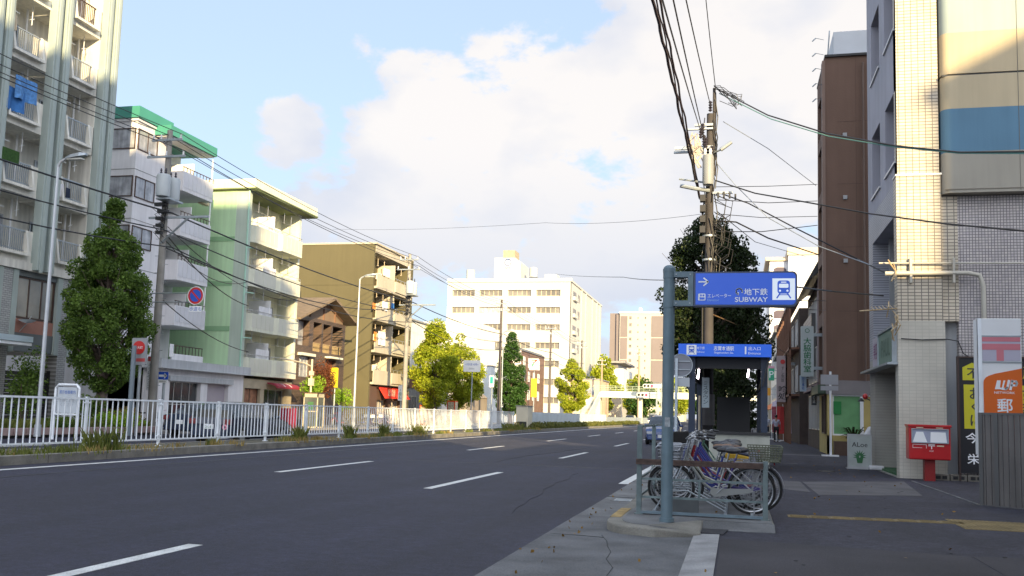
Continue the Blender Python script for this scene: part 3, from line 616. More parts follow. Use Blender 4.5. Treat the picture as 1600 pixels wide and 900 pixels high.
for i, z in enumerate((13.8, 11.15, 8.55, 5.9)):
    b = MB(); b.fb(F, 47.02, 50.2, z-.02, z+.14, -1.4, .98); b.fb(F, 47.02, 50.2, z+.14, z+1.15, .9, .98); b.fb(F, 50.12, 50.2, z+.14, z+1.15, -1.4, .9); b.fb(F, 47.02, 47.1, z+.14, z+1.15, 0, .9)
    bp = b.build('balcony', off, T)
    b = MB()
    for q in range(7): u = 47.08+q*.445; b.fb(F, u+.02, u+.41, z+.2, z+1.1, .98, 1.0)
    b.build('parapet_panel', mat('panel_lilac', (.62, .62, .66), .5, .05, 1), bp)
    b = MB(); b.fb(F, 47.05, 50.2, z+1.4, z+1.44, .9, .94)
    for q in range(10): u = 47.1+q*.34; b.fb(F, u, u+.03, z+1.15, z+1.4, .9, .93)
    b.build('railing', brownfr, bp)
    G = Face((-33.9, 0, 0), (0, 1, 0), (1, 0, 0))
    win(G, 47.2, 48.5, z+.2, z+2.1, T, alu, dkglass, n=2); win(G, 48.8, 50.1, z+.2, z+2.1, T, alu, curtain, n=2)
    b = MB(); b.cyl((-31.6, 50.12, z+1.1), (-31.6, 50.12, z+2.65), .045); b.build('downpipe', white, T)
    b = MB(); b.fb(F, 48.6, 48.66, z+.14, z+2.0, -1.38, .6); b.build('divider', white, T)
# top balcony level above shop
z = 3.75; b = MB(); b.fb(F, 47, 50.2, z, z+.5, .9, 1.0); b.build('parapet_panel', off, T); b = MB(); b.fb(F, 47.05, 50.2, z+.95, z+1.0, .9, .94)
for q in range(10): u = 47.1+q*.34; b.fb(F, u, u+.03, z+.5, z+.95, .9, .93)
b.build('railing', brownfr, T)
# ground floor shop pushing forward
F2 = FX(-29.9); b = MB(); b.wallq(F2, 43.6, 52.3, 0, 3.3, [(44.6, 47.6, .07, 2.6), (48.3, 50.6, .07, 2.6)], .3, 0); b.box(-33, -30.9, 43.62, 52.3, 0, 3.3); b.box(-33, -30, 52.1, 52.28, 0, 3.25); b.box(-33, -30, 43.62, 43.8, 0, 3.25); b.build('shop_wall', off, T)
b = MB(); b.fb(F2, 43.3, 52.6, 3.3, 3.75, -3, .3); b.fb(F2, 43.2, 52.7, 3.25, 3.3, -3, .45); b.fb(F2, 44.4, 50.9, 2.62, 2.9, .01, .15); b.build('canopy', grayw, T)
win(F2, 44.6, 47.6, .1, 2.6, T, alu, dkglass, d=-.28, n=4, rows=2, name='shop_window'); b = MB(); b.fb(F2, 48.3, 50.6, .1, 2.6, -.28, -.25)
b.build('shutter', mat('shutter_mauve', (.36, .32, .36), .6, .08, 1), T)
b = MB(); b.fb(F2, 45.6, 45.9, 2.25, 2.32, -.9, -.6); b.build('ceiling_light', mat('lamp_white', (1, .95, .85), .5, 0, emit=3), T)
sheet(266, 537, -31.45, .35, .75, clW, 'hung_towel', 'white towel hung over the lowest balcony rail of the green-roofed block', 'towel')
for (px, py, lb) in ((318, 320, 'air conditioner unit on the sunlit balcony under the green roof'),):
    c = P(px, py, X=-32.2); t = thing('air_conditioner', lb, 'air conditioner', c); b = MB(); b.box(c.x-.15, c.x+.15, c.y-.4, c.y+.4, c.z, c.z+.6); b.build('case', clC, t, bevel=.02); b = MB(); b.cyl((c.x+.15, c.y, c.z+.3), (c.x+.17, c.y, c.z+.3), .22, n=16); b.build('grille', galv, t)

# ------------------------------------------------------------------ LEFT 3: pastel green block
T = thing('apartment_block', 'pastel green apartment block with cream bowed balconies and overhanging flat roof', 'building', (-30.6, 56, 0))
gw = mat('pastel_green_wall', (.49, .70, .44), .8, .08, .5, streak=.10); gd = mat('pastel_green_band', (.27, .46, .26), .8, .06); crm = mat('cream_balcony', (.68, .69, .57), .8, .08, .8, streak=.12)
Fs = FY(52.0); F = FX(-30.6)
b = MB(); b.box(-44, -31.6, 52.4, 59.6, 0, 15.0); b.box(-44, -30.9, 52.02, 52.4, 0, 15.0); b.box(-31.6, -30.7, 59.3, 59.6, 0, 15.0); b.build('wall', crm, T)
b = MB(); b.box(-44, -30.9, 51.98, 52.02, 3.4, 15); b.build('side_wall', gw, T)
b = MB(); b.box(-30.9, -30.05, 52.0, 52.4, 0, 15); b.build('corner_wall', mat('grey_green_wall', (.48, .56, .48), .8, .06, .6, streak=.1), T)
b = MB()
for z in (3.3, 6.0, 8.85, 11.7): b.fb(Fs, -44, -30.9, z, z+.3, .02, .05)
b.build('band', gd, T)
b = MB(); b.box(-44, -29.5, 51.8, 60.6, 15.05, 15.65); b.build('roof', crm, T); b = MB(); b.box(-44, -29.5, 51.9, 60.6, 14.93, 15.05); b.box(-44.0, -29.45, 51.75, 60.65, 15.0, 15.08); b.build('roof_edge', mat('moss_green', (.16, .2, .09), .8, .1), T)
b = MB(); b.cyl((-30.0, 51.93, 2.6), (-30.0, 51.93, 14.9), .06, n=8)
for z in (11.7, 8.85, 6.0): b.cyl((-30.0, 51.93, z-.4), (-29.7, 52.6, z-.4), .04, n=6)
b.build('downpipe', mat('pipe_green', (.36, .58, .46), .5, .05), T)
plan = [(52.42, .1), (53.0, .62), (55.9, .62), (56.1, .85), (59.0, .85), (59.5, .2)]
for i, z in enumerate((11.78, 8.95, 6.12, 3.3)):
    b = MB(); b.extr([F.p(52.4, z, -1)]+[F.p(u, z, d) for u, d in plan]+[F.p(59.5, z, -1)], (0, 0, .18))
    for (u, d), (u2, d2) in zip(plan, plan[1:]):
        L_ = math.hypot(u2-u, d2-d); nx, nu = (u2-u)/L_, -(d2-d)/L_
        b.hexa([F.p(u, z+.18, d), F.p(u2, z+.18, d2), F.p(u2-nu*.08, z+.18, d2-nx*.08), F.p(u-nu*.08, z+.18, d-nx*.08), F.p(u, z+1.12, d), F.p(u2, z+1.12, d2), F.p(u2-nu*.08, z+1.12, d2-nx*.08), F.p(u-nu*.08, z+1.12, d-nx*.08)])
    bp = b.build('balcony', crm, T)
    b = MB()
    for q in range(5): u = 53.05+q*.58; b.fb(F, u+.02, u+.55, z+.22, z+1.08, .62, .632)
    for q in range(5): u = 56.15+q*.57; b.fb(F, u+.02, u+.54, z+.22, z+1.08, .85, .862)
    b.build('parapet_panel', mat('cream_panel', (.60, .60, .52), .7, .05, .8), bp)
    b = MB(); b.tube([F.p(u, z+1.32, d-.04) for u, d in plan], .02, 5)
    for u, d in plan[1:-1]: b.cyl(F.p(u, z+1.1, d-.04), F.p(u, z+1.32, d-.04), .018, n=5)
    b.build('railing', alu, bp)
    G = Face((-31.6, 0, 0), (0, 1, 0), (1, 0, 0))
    win(G, 53.0, 54.8, z+.2, z+2.1, T, alu, dkglass, n=2); win(G, 56.6, 58.6, z+.2, z+2.1, T, alu, curtain, n=2)
    b = MB(); b.fb(G, 55.0, 55.75, z+.2, z+.78, .1, .4); au = b.build('air_conditioner', whitew, T); b = MB(); b.cyl(G.p(55.3, z+.5, .4), G.p(55.3, z+.5, .42), .2, n=14); b.build('fan_grille', galv, au)
    b = MB(); b.fb(F, 55.4, 55.48, z+.18, z+2.2, -1, .55); b.build('divider', white, T)
    b = MB(); 
    for u in (53.7, 54.9, 57.2, 58.2): b.cyl(F.p(u, z+2.83, .3), F.p(u, z+2.1, .3), .02, n=5)
    b.cyl(F.p(53.4, z+2.15, .3), F.p(58.4, z+2.15, .3), .018, n=5); b.build('drying_pole_hanger', alu, T)
b = MB(); b.box(-31.58, -30.2, 59.32, 59.58, 3.3, 15); b.build('end_wall', crm, T)
for k_, (px, py, lb) in enumerate(((420, 352, 'white sheet drying on the topmost balcony of the pastel green block'), (412, 415, 'white sheet drying on the third floor of the pastel green block'), (405, 478, 'white sheet drying on the second floor of the pastel green block'), (400, 545, 'white sheet drying on the lowest balcony of the pastel green block'))):
    sheet(px, py, -30.1, 1.7, .95, clW, 'drying_sheet', lb, 'laundry', 'sheets drying on the pastel green block')
# its ground floor shop
F2 = FX(-30.3); shopw = mat('shop_beige', (.42, .36, .26), .8, .15, 1.5)
b = MB(); b.wallq(F2, 52.4, 59.6, 0, 3.1, [(53.2, 55.2, .5, 2.5), (55.7, 58.6, .1, 2.5)], .3); b.box(-31.5, -31, 52.4, 59.6, 0, 3.1); b.build('shop_wall', shopw, T)
win(F2, 53.2, 55.2, .5, 2.5, T, brownfr, mat('shop_poster', (.30, .14, .08), .6, .5, 3), d=-.25, n=2, name='shop_window'); win(F2, 55.7, 58.6, .1, 2.5, T, alu, dkglass, d=-.25, n=3, name='shop_window')
t = thing('shop_awning', 'curved dark red awning over the shop below the green block', 'awning', P(435, 605, X=-29.8)); b = MB()
aw = [(-30.2, 2.95), (-29.9, 2.93), (-29.6, 2.85), (-29.4, 2.7), (-29.4, 2.58), (-29.48, 2.58), (-29.65, 2.75), (-29.92, 2.83), (-30.2, 2.85)]
b.extr([(x, 55.9, z) for x, z in aw], (0, 3.2, 0)); b.build('cover', mat('awning_red', (.28, .025, .05), .7, .1, 3), t); b = MB()
for y in (56.9, 57.8): b.extr([(x+.012, y, z+.012) for x, z in aw[:4]]+[(x-.01, y, z-.02) for x, z in aw[:4]][::-1], (0, .06, 0))
b.build('stripe', white, t)

# ------------------------------------------------------------------ LEFT 4: brown tiled house
bt = tile('brown_tile', (.16, .10, .075), (.11, .075, .06), (.04, .035, .03), .28, .1, 'y', .02, .5, .5); bts = tile('brown_tile_side', (.16, .10, .075), (.11, .075, .06), (.04, .035, .03), .28, .1, 'x', .02, .5, .5)
T = thing('tiled_house', 'three storey dark brown tiled house with gabled roof and open veranda', 'building', (-31, 65, 0)); F = FX(-31)
b = MB(); b.wallq(F, 61, 69.8, 0, 8.1, [(61.4, 63.3, 5.9, 7.8), (64.0, 65.4, 5.6, 7.8), (65.7, 67.1, 5.6, 7.8), (67.4, 69.3, 5.6, 7.8), (61.9, 63.6, 2.5+1.1, 5.1), (66.4, 68.2, 3.2, 5.1)], .9)
b.build('wall', bt, T); b = MB(); b.box(-42, -31.9, 61, 69.8, 0, 8.1); b.box(-42, -31.0, 60.98, 61.0, 0, 8.1); b.build('inner_wall', bts, T)
roofm = mat('brown_roof', (.20, .15, .10), .7, .15, 3)
b = MB(); prof = [(60.2, 7.75), (66.0, 9.9), (70.5, 8.3), (70.5, 8.12), (66.0, 9.7), (60.2, 7.6)]; b.extr([(-42, u, z) for u, z in prof], (11.8, 0, 0)); b.build('roof', roofm, T)
b = MB(); b.extr([(-31.2, 61.2, 8.1), (-31.2, 66, 9.7), (-31.2, 69.7, 8.4), (-31.2, 69.7, 8.1)], (-.1, 0, 0)); b.build('gable', mat('gable_brown', (.24, .17, .12), .8, .1), T)
b = MB(); pz = [(63.6, 8.1, 9.0), (65.95, 8.1, 9.7), (68.0, 8.1, 9.0)]
for u, a, c in pz: b.fb(F, u, u+.1, a, c, -.2, -.1)
b.tube([F.p(63.6, 8.3, -.12), F.p(66, 9.55, -.12), F.p(69.5, 8.35, -.12)], .06, 4); b.build('gable_truss', mat('timber_orange', (.20, .11, .07), .7, .1), T)
for (a, c) in ((64.0, 65.4), (65.7, 67.1), (67.4, 69.3)):
    b = MB(); b.fb(F, a, c, 6.2, 6.25, -.1, -.05)
    for q in range(8): u = a+(c-a)*q/8; b.fb(F, u, u+.03, 5.6, 6.2, -.1, -.06)
    b.build('veranda_railing', mat('veranda_tan', (.40, .30, .16), .7, .1), T)
win(F, 61.4, 63.3, 5.9, 7.8, T, brownfr, curtain, d=-.5, n=2); win(F, 61.9, 63.6, 3.6, 5.1, T, alu, curtain, d=-.2, n=3); win(F, 66.4, 68.2, 3.2, 5.1, T, brownfr, mat('door_red_brown', (.22, .07, .03), .6, .2), d=-.3, n=2)
for u in (64.2, 65.9, 67.8): win(F, u, u+1.0, 5.9, 7.6, T, brownfr, curtain, d=-.85, n=1)
parts('window_hood', crm, T, F, [(61.6, 63.9, 5.15, 5.35, 0, .35), (66.2, 68.5, 5.2, 5.35, 0, .5)])

# ------------------------------------------------------------------ LEFT 5: olive block
T = thing('apartment_block', 'five storey olive brown block with one blank side wall and beige balconies', 'building', (-30.5, 78, 0)); F = FX(-30.5)
ol = mat('olive_render', (.105, .092, .048), .85, .08, .4, streak=.05); bgp = mat('beige_parapet', (.48, .43, .34), .8, .08, .7, streak=.1)
b = MB(); b.box(-42, -31.9, 74, 83.4, 0, 15.6); b.box(-31.9, -30.5, 74, 74.25, 0, 15.6); b.box(-31.9, -30.3, 82.9, 83.4, 0, 15.6); b.build('wall', ol, T)
b = MB(); b.box(-42, -30.3, 73.95, 83.4, 15.6, 15.75); b.build('roof', bgp, T); b = MB(); b.fb(F, 74.25, 82.9, 14.9, 15.6, -1.4, .05); b.build('eave', bgp, T)
b = MB(); b.fb(FY(74), -42, -30.5, 12.0, 12.04, 0, .01); b.build('joint', mat('joint_dark', (.07, .06, .03), .8, 0), T)
for i, z in enumerate((11.78, 9.0, 6.25, 3.5)):
    b = MB(); b.fb(F, 74.25, 82.9, z, z+.2, -1.4, .3); b.fb(F, 74.25, 78.3, z+.2, z+1.25, .22, .3); b.fb(F, 78.4, 82.9, z+.2, z+1.15, .22, .42); bp = b.build('balcony', bgp, T)
    b = MB(); b.fb(F, 74.4, 76, z+1.25, z+1.32, .2, .26)
    for u in (74.5, 75.2, 75.9, 79, 80, 81, 82): b.fb(F, u, u+.04, z+1.1, z+1.45, .24, .28)
    b.fb(F, 78.5, 82.8, z+1.42, z+1.46, .24, .28); b.build('railing', alu, bp)
    G = Face((-31.9, 0, 0), (0, 1, 0), (1, 0, 0)); win(G, 75, 77.6, z+.2, z+2.2, T, brownfr, dkglass, n=2); win(G, 79, 82, z+.2, z+2.2, T, brownfr, curtain, n=3)
    b = MB(); b.fb(G, 77.7, 78.25, z+1.3, z+1.85, .1, .45); au = b.build('air_conditioner', whitew, T); b = MB(); b.cyl(G.p(77.95, z+1.58, .45), G.p(77.95, z+1.58, .47), .19, n=14); b.build('fan_grille', galv, au)
    b = MB(); b.fb(F, 78.32, 78.4, z+.2, z+2.6, -1.4, .28); b.build('divider', bgp, T)
    if i < 4:
        for u in (75.4, 76.9, 79.6, 81.2): b = MB(); b.cyl(F.p(u, z+2.75, -.2), F.p(u, z+2.1, -.2), .025, n=5); b.cyl(F.p(u-.2, z+2.1, -.2), F.p(u+.2, z+2.2, -.2), .02, n=5); b.build('drying_pole_hanger', clC, T)
for (px, py, wu, h, mt, lb) in ((598, 470, 1.2, .8, clW, 'white bedding on the second balcony from the top of the olive block'), (585, 518, .5, .8, clO, 'orange cloth hanging on the olive block above the red awnings'), (592, 517, 1.6, 1.2, clW, 'large white sheet beside the orange cloth on the olive block'), (612, 473, .6, .5, clB, 'small blue laundry on the second balcony of the olive block'), (600, 418, 1.5, .7, clW, 'white bedding on the top balcony of the olive block'), (583, 473, .6, .5, clO, 'orange laundry left of the white bedding on the olive block')):
    sheet(px, py, -30.1, wu, h, mt, 'hung_laundry', lb, 'laundry')
b = MB(); F2 = FX(-30.5); b.wallq(F2, 74.3, 82.9, 0, 3.4, [(76, 78.3, .07, 2.2), (79.2, 81.8, .07, 2.2)], .4); b.build('shop_wall', mat('shop_dark', (.10, .06, .045), .7, .1), T)
for a, c in ((76, 78.3), (79.2, 81.8)): win(F2, a, c, .1, 2.2, T, clC, curtain, d=-.35, n=4, rows=2, name='shop_window')
rd = mat('shop_sign_red', (.60, .03, .015), .6, .15, 4)
for i, (a, c, lb) in enumerate(((76.0, 78.4, 'red slanted shop sign under the olive block, nearer of two'), (79.0, 82.0, 'red slanted shop sign under the olive block, farther of two'))):
    t = thing('shop_awning', lb, 'awning', (-30, a, 2.3)); b = MB(); b.extr([(-30.4, a, 3.3), (-30.3, a, 3.35), (-29.6, a, 2.35), (-29.75, a, 2.35)], (0, c-a, 0)); b.build('cover', rd, t)
    Fq = Face((-30.28+.02, 0, 3.35), (0, 1, 0), V((1, 0, .7)).normalized())
    text('炭火やきとり' if i else '居酒屋', FX(-29.55), (a+c)/2, 2.85, .6, clC, t, w=(c-a)*.7, d=-.05)
b = MB(); b.fb(F2, 75, 82, 3.42, 3.5, .42, .5); b.build('sign_rail', black, T)

# ------------------------------------------------------------------ LEFT 6..: smaller buildings beyond
T = thing('low_building', 'white plain building with brown lower storey behind the ginkgo pair', 'building', (-31.5, 90, 0)); F = FX(-31.5)
b = MB(); b.box(-42, -31.6, 84.5, 97, 3.9, 10.3); b.build('wall', whitew, T); b = MB(); b.box(-42, -31.5, 84.4, 97, 3.6, 5.4); b.build('eave', mat('brown_metal', (.16, .07, .045), .7, .1), T); b = MB(); b.box(-42, -31.6, 84.6, 96.8, 0, 3.6); b.build('shop_wall', concl, T)
b = MB(); b.box(-42.2, -31.4, 84.4, 97.1, 10.3, 10.45); b.build('roof', concl, T)
win(F, 86, 89, .2, 2.8, T, alu, dkglass, d=-.02, n=4, name='shop_window')
T = thing('low_building', 'small pale shop building with grey garage between the ginkgo and dark tree', 'building', (-32, 104, 0)); F = FX(-32)
b = MB(); b.box(-44, -32, 99, 113, 0, 8.2); b.build('wall', whitew, T); b = MB(); b.box(-44.2, -31.8, 98.9, 113.1, 8.2, 8.4); b.build('roof', conc, T)
b = MB(); b.box(-32, -30.3, 103, 112, 0, 3.1); b.extr([(-32, 103, 3.1), (-30.2, 103, 3.1), (-32, 103, 4.6)], (0, 9, 0)); b.build('garage', mat('garage_taupe', (.28, .24, .20), .8, .12), T)
for u in (100, 103.5, 107, 110): win(F, u, u+1.8, 5.2, 6.8, T, alu, curtain); 
for u in (-38, -35): win(FY(99), u, u+1.6, 5.2, 6.8, T, alu, dkglass)
T = thing('mid_building', 'pale blue-white building with smooth side wall right of the dark tree', 'building', (-31.5, 125, 0)); F = FX(-31.5)
lb = mat('pale_blue_wall', (.62, .68, .72), .7, .05, 1)
b = MB(); b.box(-42, -31.5, 118, 131, 0, 7.4); b.build('wall', lb, T); b = MB(); b.box(-45, -34.5, 121, 131, 7.4, 13.6); b.build('upper_wall', whitew, T); b = MB(); b.box(-42.1, -31.4, 117.9, 131.1, 7.4, 7.55); b.build('roof', concl, T)
for u in (-40, -37, -34): win(FY(118), u, u+1.5, 3.6, 5.2, T, alu, dkglass); 
for u in (120, 124, 128): win(F, u, u+1.8, 4.0, 5.8, T, brownfr, dkglass)
T = thing('brick_building', 'narrow brown brick building beneath the store sign and beside the far ginkgo', 'building', (-31, 140, 0)); F = FX(-31)
bk = tile('far_brick', (.24, .13, .09), (.19, .10, .075), (.14, .12, .1), .5, .2, 'y', .02, .5); bkx = tile('far_brick_x', (.24, .13, .09), (.19, .10, .075), (.14, .12, .1), .5, .2, 'x', .02, .5)
b = MB(); b.box(-40, -31, 133.04, 150, 0, 10.6); b.build('wall', bk, T); b = MB(); b.box(-40, -31, 133, 133.04, 0, 10.6); b.build('front_wall', mat('white_front', (.66, .64, .6), .7, .1), T); b = MB(); b.extr([(-40.2, 132.9, 10.6), (-30.8, 132.9, 10.6), (-31.5, 132.9, 11.1), (-39.5, 132.9, 11.1)], (0, 17.2, 0)); b.build('roof', conc, T)
for u in (134.5, 138, 141.5, 145):
    for z in (3.4, 6.2, 8.3): win(F, u, u+1.1, z, z+1.5, T, whitepaint, curtain, n=1, fw=.1)
for z in (3.4, 6.2): win(FY(133), -36, -33.5, z, z+1.6, T, alu, dkglass)
c = P(830, 640, Y=131)
def sign_on_pole(px, py, wpx, hpx, dist, label, cat, m_board, name='shop_sign', pole=True, px2=None, thick=.18):
    """sign panel centred on the pixel, wpx/hpx wide/high at depth Y=dist; returns (thing, face, u, z, w, h)"""
    a = P(px-wpx/2, py, Y=dist); b_ = P(px+wpx/2, py, Y=dist); t_ = P(px, py-hpx/2, Y=dist); l_ = P(px, py+hpx/2, Y=dist)
    u, z = (a.x+b_.x)/2, (t_.z+l_.z)/2; w_, h_ = b_.x-a.x, t_.z-l_.z
    t = thing(name, label, cat, (u, dist+.1, 0 if pole else z-h_/2)); F_ = FY(dist)
    b = MB(); slab(b, F_, rrect(u-w_/2, u+w_/2, z-h_/2, z+h_/2, min(w_, h_)*.08), -thick, 0); b.build('board', m_board, t)
    if pole: b = MB(); b.cyl((u, dist+thick+.07, .05), (u, dist+thick+.07, z+h_*.3), .06); b.build('pole', galv, t)
    return t, F_, u, z, w_, h_
orng = mat('orange_ink', (.75, .12, .02), .5, 0); green = mat('green_ink', (.02, .22, .10), .5, 0); dtext = mat('dark_ink', (.03, .03, .035), .6, 0); btext = mat('blue_ink', (.03, .12, .45), .5, 0); wtext = mat('white_ink', (.82, .84, .86), .5, 0)
gtext = mat('grey_ink', (.28, .30, .34), .6, 0); ylw = mat('yellow_board', (.78, .58, .02), .5, .06, 3); rtext = mat('red_ink', (.6, .03, .03), .5, 0)
t, F_, u, z, w_, h_ = sign_on_pole(834.5, 567, 15, 13, 131.5, 'white store sign with an orange and red seven on brick block', 'sign', white, 'store_sign')
shapes(F_, stroke([(u-w_*.28, z+h_*.33), (u+w_*.3, z+h_*.33)], h_*.14), orng, t); shapes(F_, stroke([(u+w_*.27, z+h_*.3), (u-w_*.08, z-h_*.02)], h_*.14), red, t); shapes(F_, stroke([(u-w_*.08, z-h_*.04), (u-w_*.16, z-h_*.4)], h_*.16), mat('green_stripe', (.0, .3, .12), .5, 0), t)
b = MB(); b.fb(F_, u-w_/2, u+w_/2, z-h_*.86, z-h_*.54, -.1, .02); b.build('lower_board', white, t)
for q in range(3): b = MB(); b.fb(F_, u-w_/2+.05, u+w_/2-.05, z-h_*.82+q*h_*.09, z-h_*.79+q*h_*.09, .02, .03); b.build('stripe', (orng, rtext, green)[q], t)
t, F_, u, z, w_, h_ = sign_on_pole(834, 606, 8.5, 29, 128, 'tall narrow yellow sign under the store sign', 'sign', ylw, 'vertical_sign'); text('パーキング', F_, u, z, h_*.8, rtext, t, vert=True)
t, F_, u, z, w_, h_ = sign_on_pole(737, 572, 26, 18, 82, 'wide white information sign on a pole in front of the ginkgo', 'sign', white, 'information_sign'); text('←名城公園 大曽根→', F_, u, z+h_*.15, h_*.2, btext, t, w=w_*.8); text('500m', F_, u, z-h_*.22, h_*.16, gtext, t)
t, F_, u, z, w_, h_ = sign_on_pole(768, 596, 7, 18, 99, 'small teal and white vertical sign beside the utility pole near dark tree', 'sign', white, 'vertical_sign'); b = MB(); b.fb(F_, u-w_*.35, u+w_*.35, z-h_*.2, z+h_*.4, 0, .01); b.build('emblem', mat('teal_ink', (.02, .3, .3), .5, 0), t)
t, F_, u, z, w_, h_ = sign_on_pole(802, 638, 12, 9, 112, 'blue and white parking lot board beside the foot of the dark tree', 'sign', mat('pale_blue_board', (.5, .68, .75), .5, .05), 'parking_sign'); text('P', F_, u-w_*.2, z, h_*.6, btext, t)
t, F_, u, z, w_, h_ = sign_on_pole(521.5, 590, 10.5, 31, 63.5, 'yellow vertical shop sign in front of the brown tiled house', 'sign', ylw, 'vertical_sign'); text('みその', F_, u, z, h_*.7, dtext, t, vert=True)
for q, (px, py, wq, hq, dd, lbl, tx, mt_) in enumerate(((625.5, 614, 7, 24, 72.5, 'white vertical sign with green mark strapped near the second utility pole', '1 歯科', green), (234, 583, 9, 53, 38.6, 'tall white vertical sign with a red top beside the first utility pole', 'のりばタクシー', dtext))):
    t, F_, u, z, w_, h_ = sign_on_pole(px, py, wq, hq, dd, lbl, 'sign', white, 'vertical_sign', thick=.1); text(tx.replace(' ', ''), F_, u, z-h_*.08, h_*.72, mt_, t, vert=True, w=w_*.6)
    if q: b = MB(); b.fb(F_, u-w_*.45, u+w_*.45, z+h_*.36, z+h_*.48, 0, .01); b.build('red_header', red, t)
# round red bus stop sign
t, F_, u, z, w_, h_ = sign_on_pole(217, 549, 23, 42, 32.8, 'bus stop sign with a red disc on a white board by the tree', 'bus stop sign', mat('board_dull', (.28, .29, .31), .5, .08), 'bus_stop_sign', thick=.08)
b = MB(); b.extr([F_.p(a, c, .003) for a, c in arc(u, z+h_*.14, w_*.4, 0, 360, 24)[:-1]], F_.N*.02); b.build('disc', red, t); text('新大町', F_, u, z+h_*.14, h_*.12, wtext, t, d=.03, w=w_*.55); b = MB(); b.fb(F_, u-w_*.45, u+w_*.45, z-h_*.38, z-h_*.26, 0, .01); b.build('red_band', mat('dull_red', (.4, .06, .06), .5, .05), t)
# one way sign
t, F_, u, z, w_, h_ = sign_on_pole(255, 587, 15, 12, 37.2, 'small blue one-way sign with white arrow beside the first utility pole', 'road sign', blue, 'one_way_sign', thick=.03)
shapes(F_, stroke([(u-w_*.4, z), (u+w_*.3, z)], h_*.28)+[[(u+w_*.12, z+h_*.4), (u+w_*.12, z-h_*.4), (u+w_*.44, z)]], wtext, t); b = MB(); b.fb(F_, u-w_*.45, u+w_*.45, z-h_*.95, z-h_*.55, -.03, 0); b.build('sub_plate', white, t); text('自転車を除く', F_, u, z-h_*.75, h_*.22, dtext, t, w=w_*.8)
# notice board
t = thing('notice_board', 'white framed notice board behind the near end of the railing', 'notice board', (-20, 24, 0)); dY = 27.0
a = P(85, 640, Y=dY); c = P(122, 640, Y=dY); zt = P(103, 601, Y=dY).z; F_ = FY(dY); ORG[t] = V(((a.x+c.x)/2, dY, .1)); t.location = ORG[t]
b = MB(); b.tube([(a.x, dY, .08), (a.x, dY, zt-.12), (a.x+.12, dY, zt), (c.x-.12, dY, zt), (c.x, dY, zt-.12), (c.x, dY, .08)], .045, 6); b.fb(F_, a.x, c.x, zt-1.02, zt-.97, -.03, .03); b.build('frame', whitepaint, t)
b = MB(); b.fb(F_, a.x+.08, c.x-.08, zt-.95, zt-.08, -.02, .0); b.build('board', mat('pale_board', (.5, .54, .58), .5, .08, 4), t); text('掲示板御案内', F_, (a.x+c.x)/2, zt-.25, .13, btext, t, w=(c.x-a.x)*.68); text('ご自由にお使い\nください', F_, (a.x+c.x)/2, zt-.6, .25, gtext, t)
# no parking sign on arms
t = thing('no_parking_sign', 'round blue and red no parking sign held out from the utility pole on arms', 'road sign', P(306, 462, Y=36.2)); c = ORG[t]; F_ = FY(36.2); r_ = .40
b = MB(); b.extr([F_.p(c.x+a, c.z+e, 0) for a, e in arc(0, 0, r_, 0, 360, 32)[:-1]], F_.N*.02); b.build('disc', red, t)
b = MB(); b.torus((c.x, 36.2-.02, c.z), (0, 1, 0), r_-.01, .018, 32); b.build('rim', white, t)
b = MB(); b.extr([F_.p(c.x+a, c.z+e, .022) for a, e in arc(0, 0, r_*.68, 0, 360, 32)[:-1]], F_.N*.006); b.build('blue_field', blue, t)
shapes(F_, stroke([(c.x-r_*.52, c.z+r_*.52), (c.x+r_*.52, c.z-r_*.52)], r_*.2), red, t, d=.032)
b = MB(); b.fb(F_, c.x-.28, c.x+.34, c.z-.72, c.z-.46, 0, .02); b.build('sub_plate', white, t); text('歩道も', F_, c.x+.03, c.z-.59, .2, btext, t, d=.024)
pX = P(240, 460, Y=36.6).x
b = MB(); b.cyl((pX, 36.4, c.z+.14), (c.x, 36.22, c.z+.12), .025); b.cyl((pX, 36.4, c.z-.26), (c.x, 36.22, c.z-.28), .025); b.build('arm', galv, t)

# ------------------------------------------------------------------ telephone company block
T = thing('office_building', 'large bright white office block with bands of windows and a logo on its rooftop penthouse', 'office building', (-47, 212, 0)); ow = mat('office_white', (.50, .50, .475), .7, .05, .3, streak=.08)
F = FY(190); cols_ = [(-59.9, -54.9), (-53.8, -48.8), (-47.6, -42.5), (-41.4, -36.2)]; rows = [29.1-3.05, 29.1-6.7, 29.1-10.35, 29.1-14.2, 29.1-18.0, 29.1-21.8, 29.1-25.6]
holes = [(a, c, z, z+1.35) for z in rows for a, c in cols_]
b = MB(); b.wallq(F, -61, -34, 0, 29.1, holes, .5); b.box(-61, -34.05, 190.6, 235, 0, 29.1); b.box(-34.05, -34, 190, 235, 0, 29.1); b.build('wall', ow, T)
gw2 = mat('office_glass', (.17, .16, .14), .3, .4, .4, spec=.6)
for a, c, z, z1 in holes: win(F, a, c, z, z1, T, clC, gw2 if (a, z) != (-53.8, rows[1]) else curtain, d=-.45, n=5, fw=.12)
F2 = FX(-34)
for z in rows: parts('side_window', gw2, T, F2, [(193, 197, z-.2, z+1.5, .0, .02), (199, 201.5, z-.2, z+1.5, 0, .02)]); parts('side_balcony', ow, T, F2, [(192.8, 197.1, z-.5, z+.3, .02, .5)])
parts('side_pilaster', mat('office_groove', (.45, .42, .38), .8, .05), T, F2, [(u, u+.35, 0, 29, 0, .35) for u in (203, 209, 219, 226, 231)])
b = MB(); b.box(-61.2, -33.8, 189.8, 235, 29.1, 29.5); b.box(-61.2, -33.8, 190.2, 190.5, 29.5, 29.9); b.build('roof', ow, T)
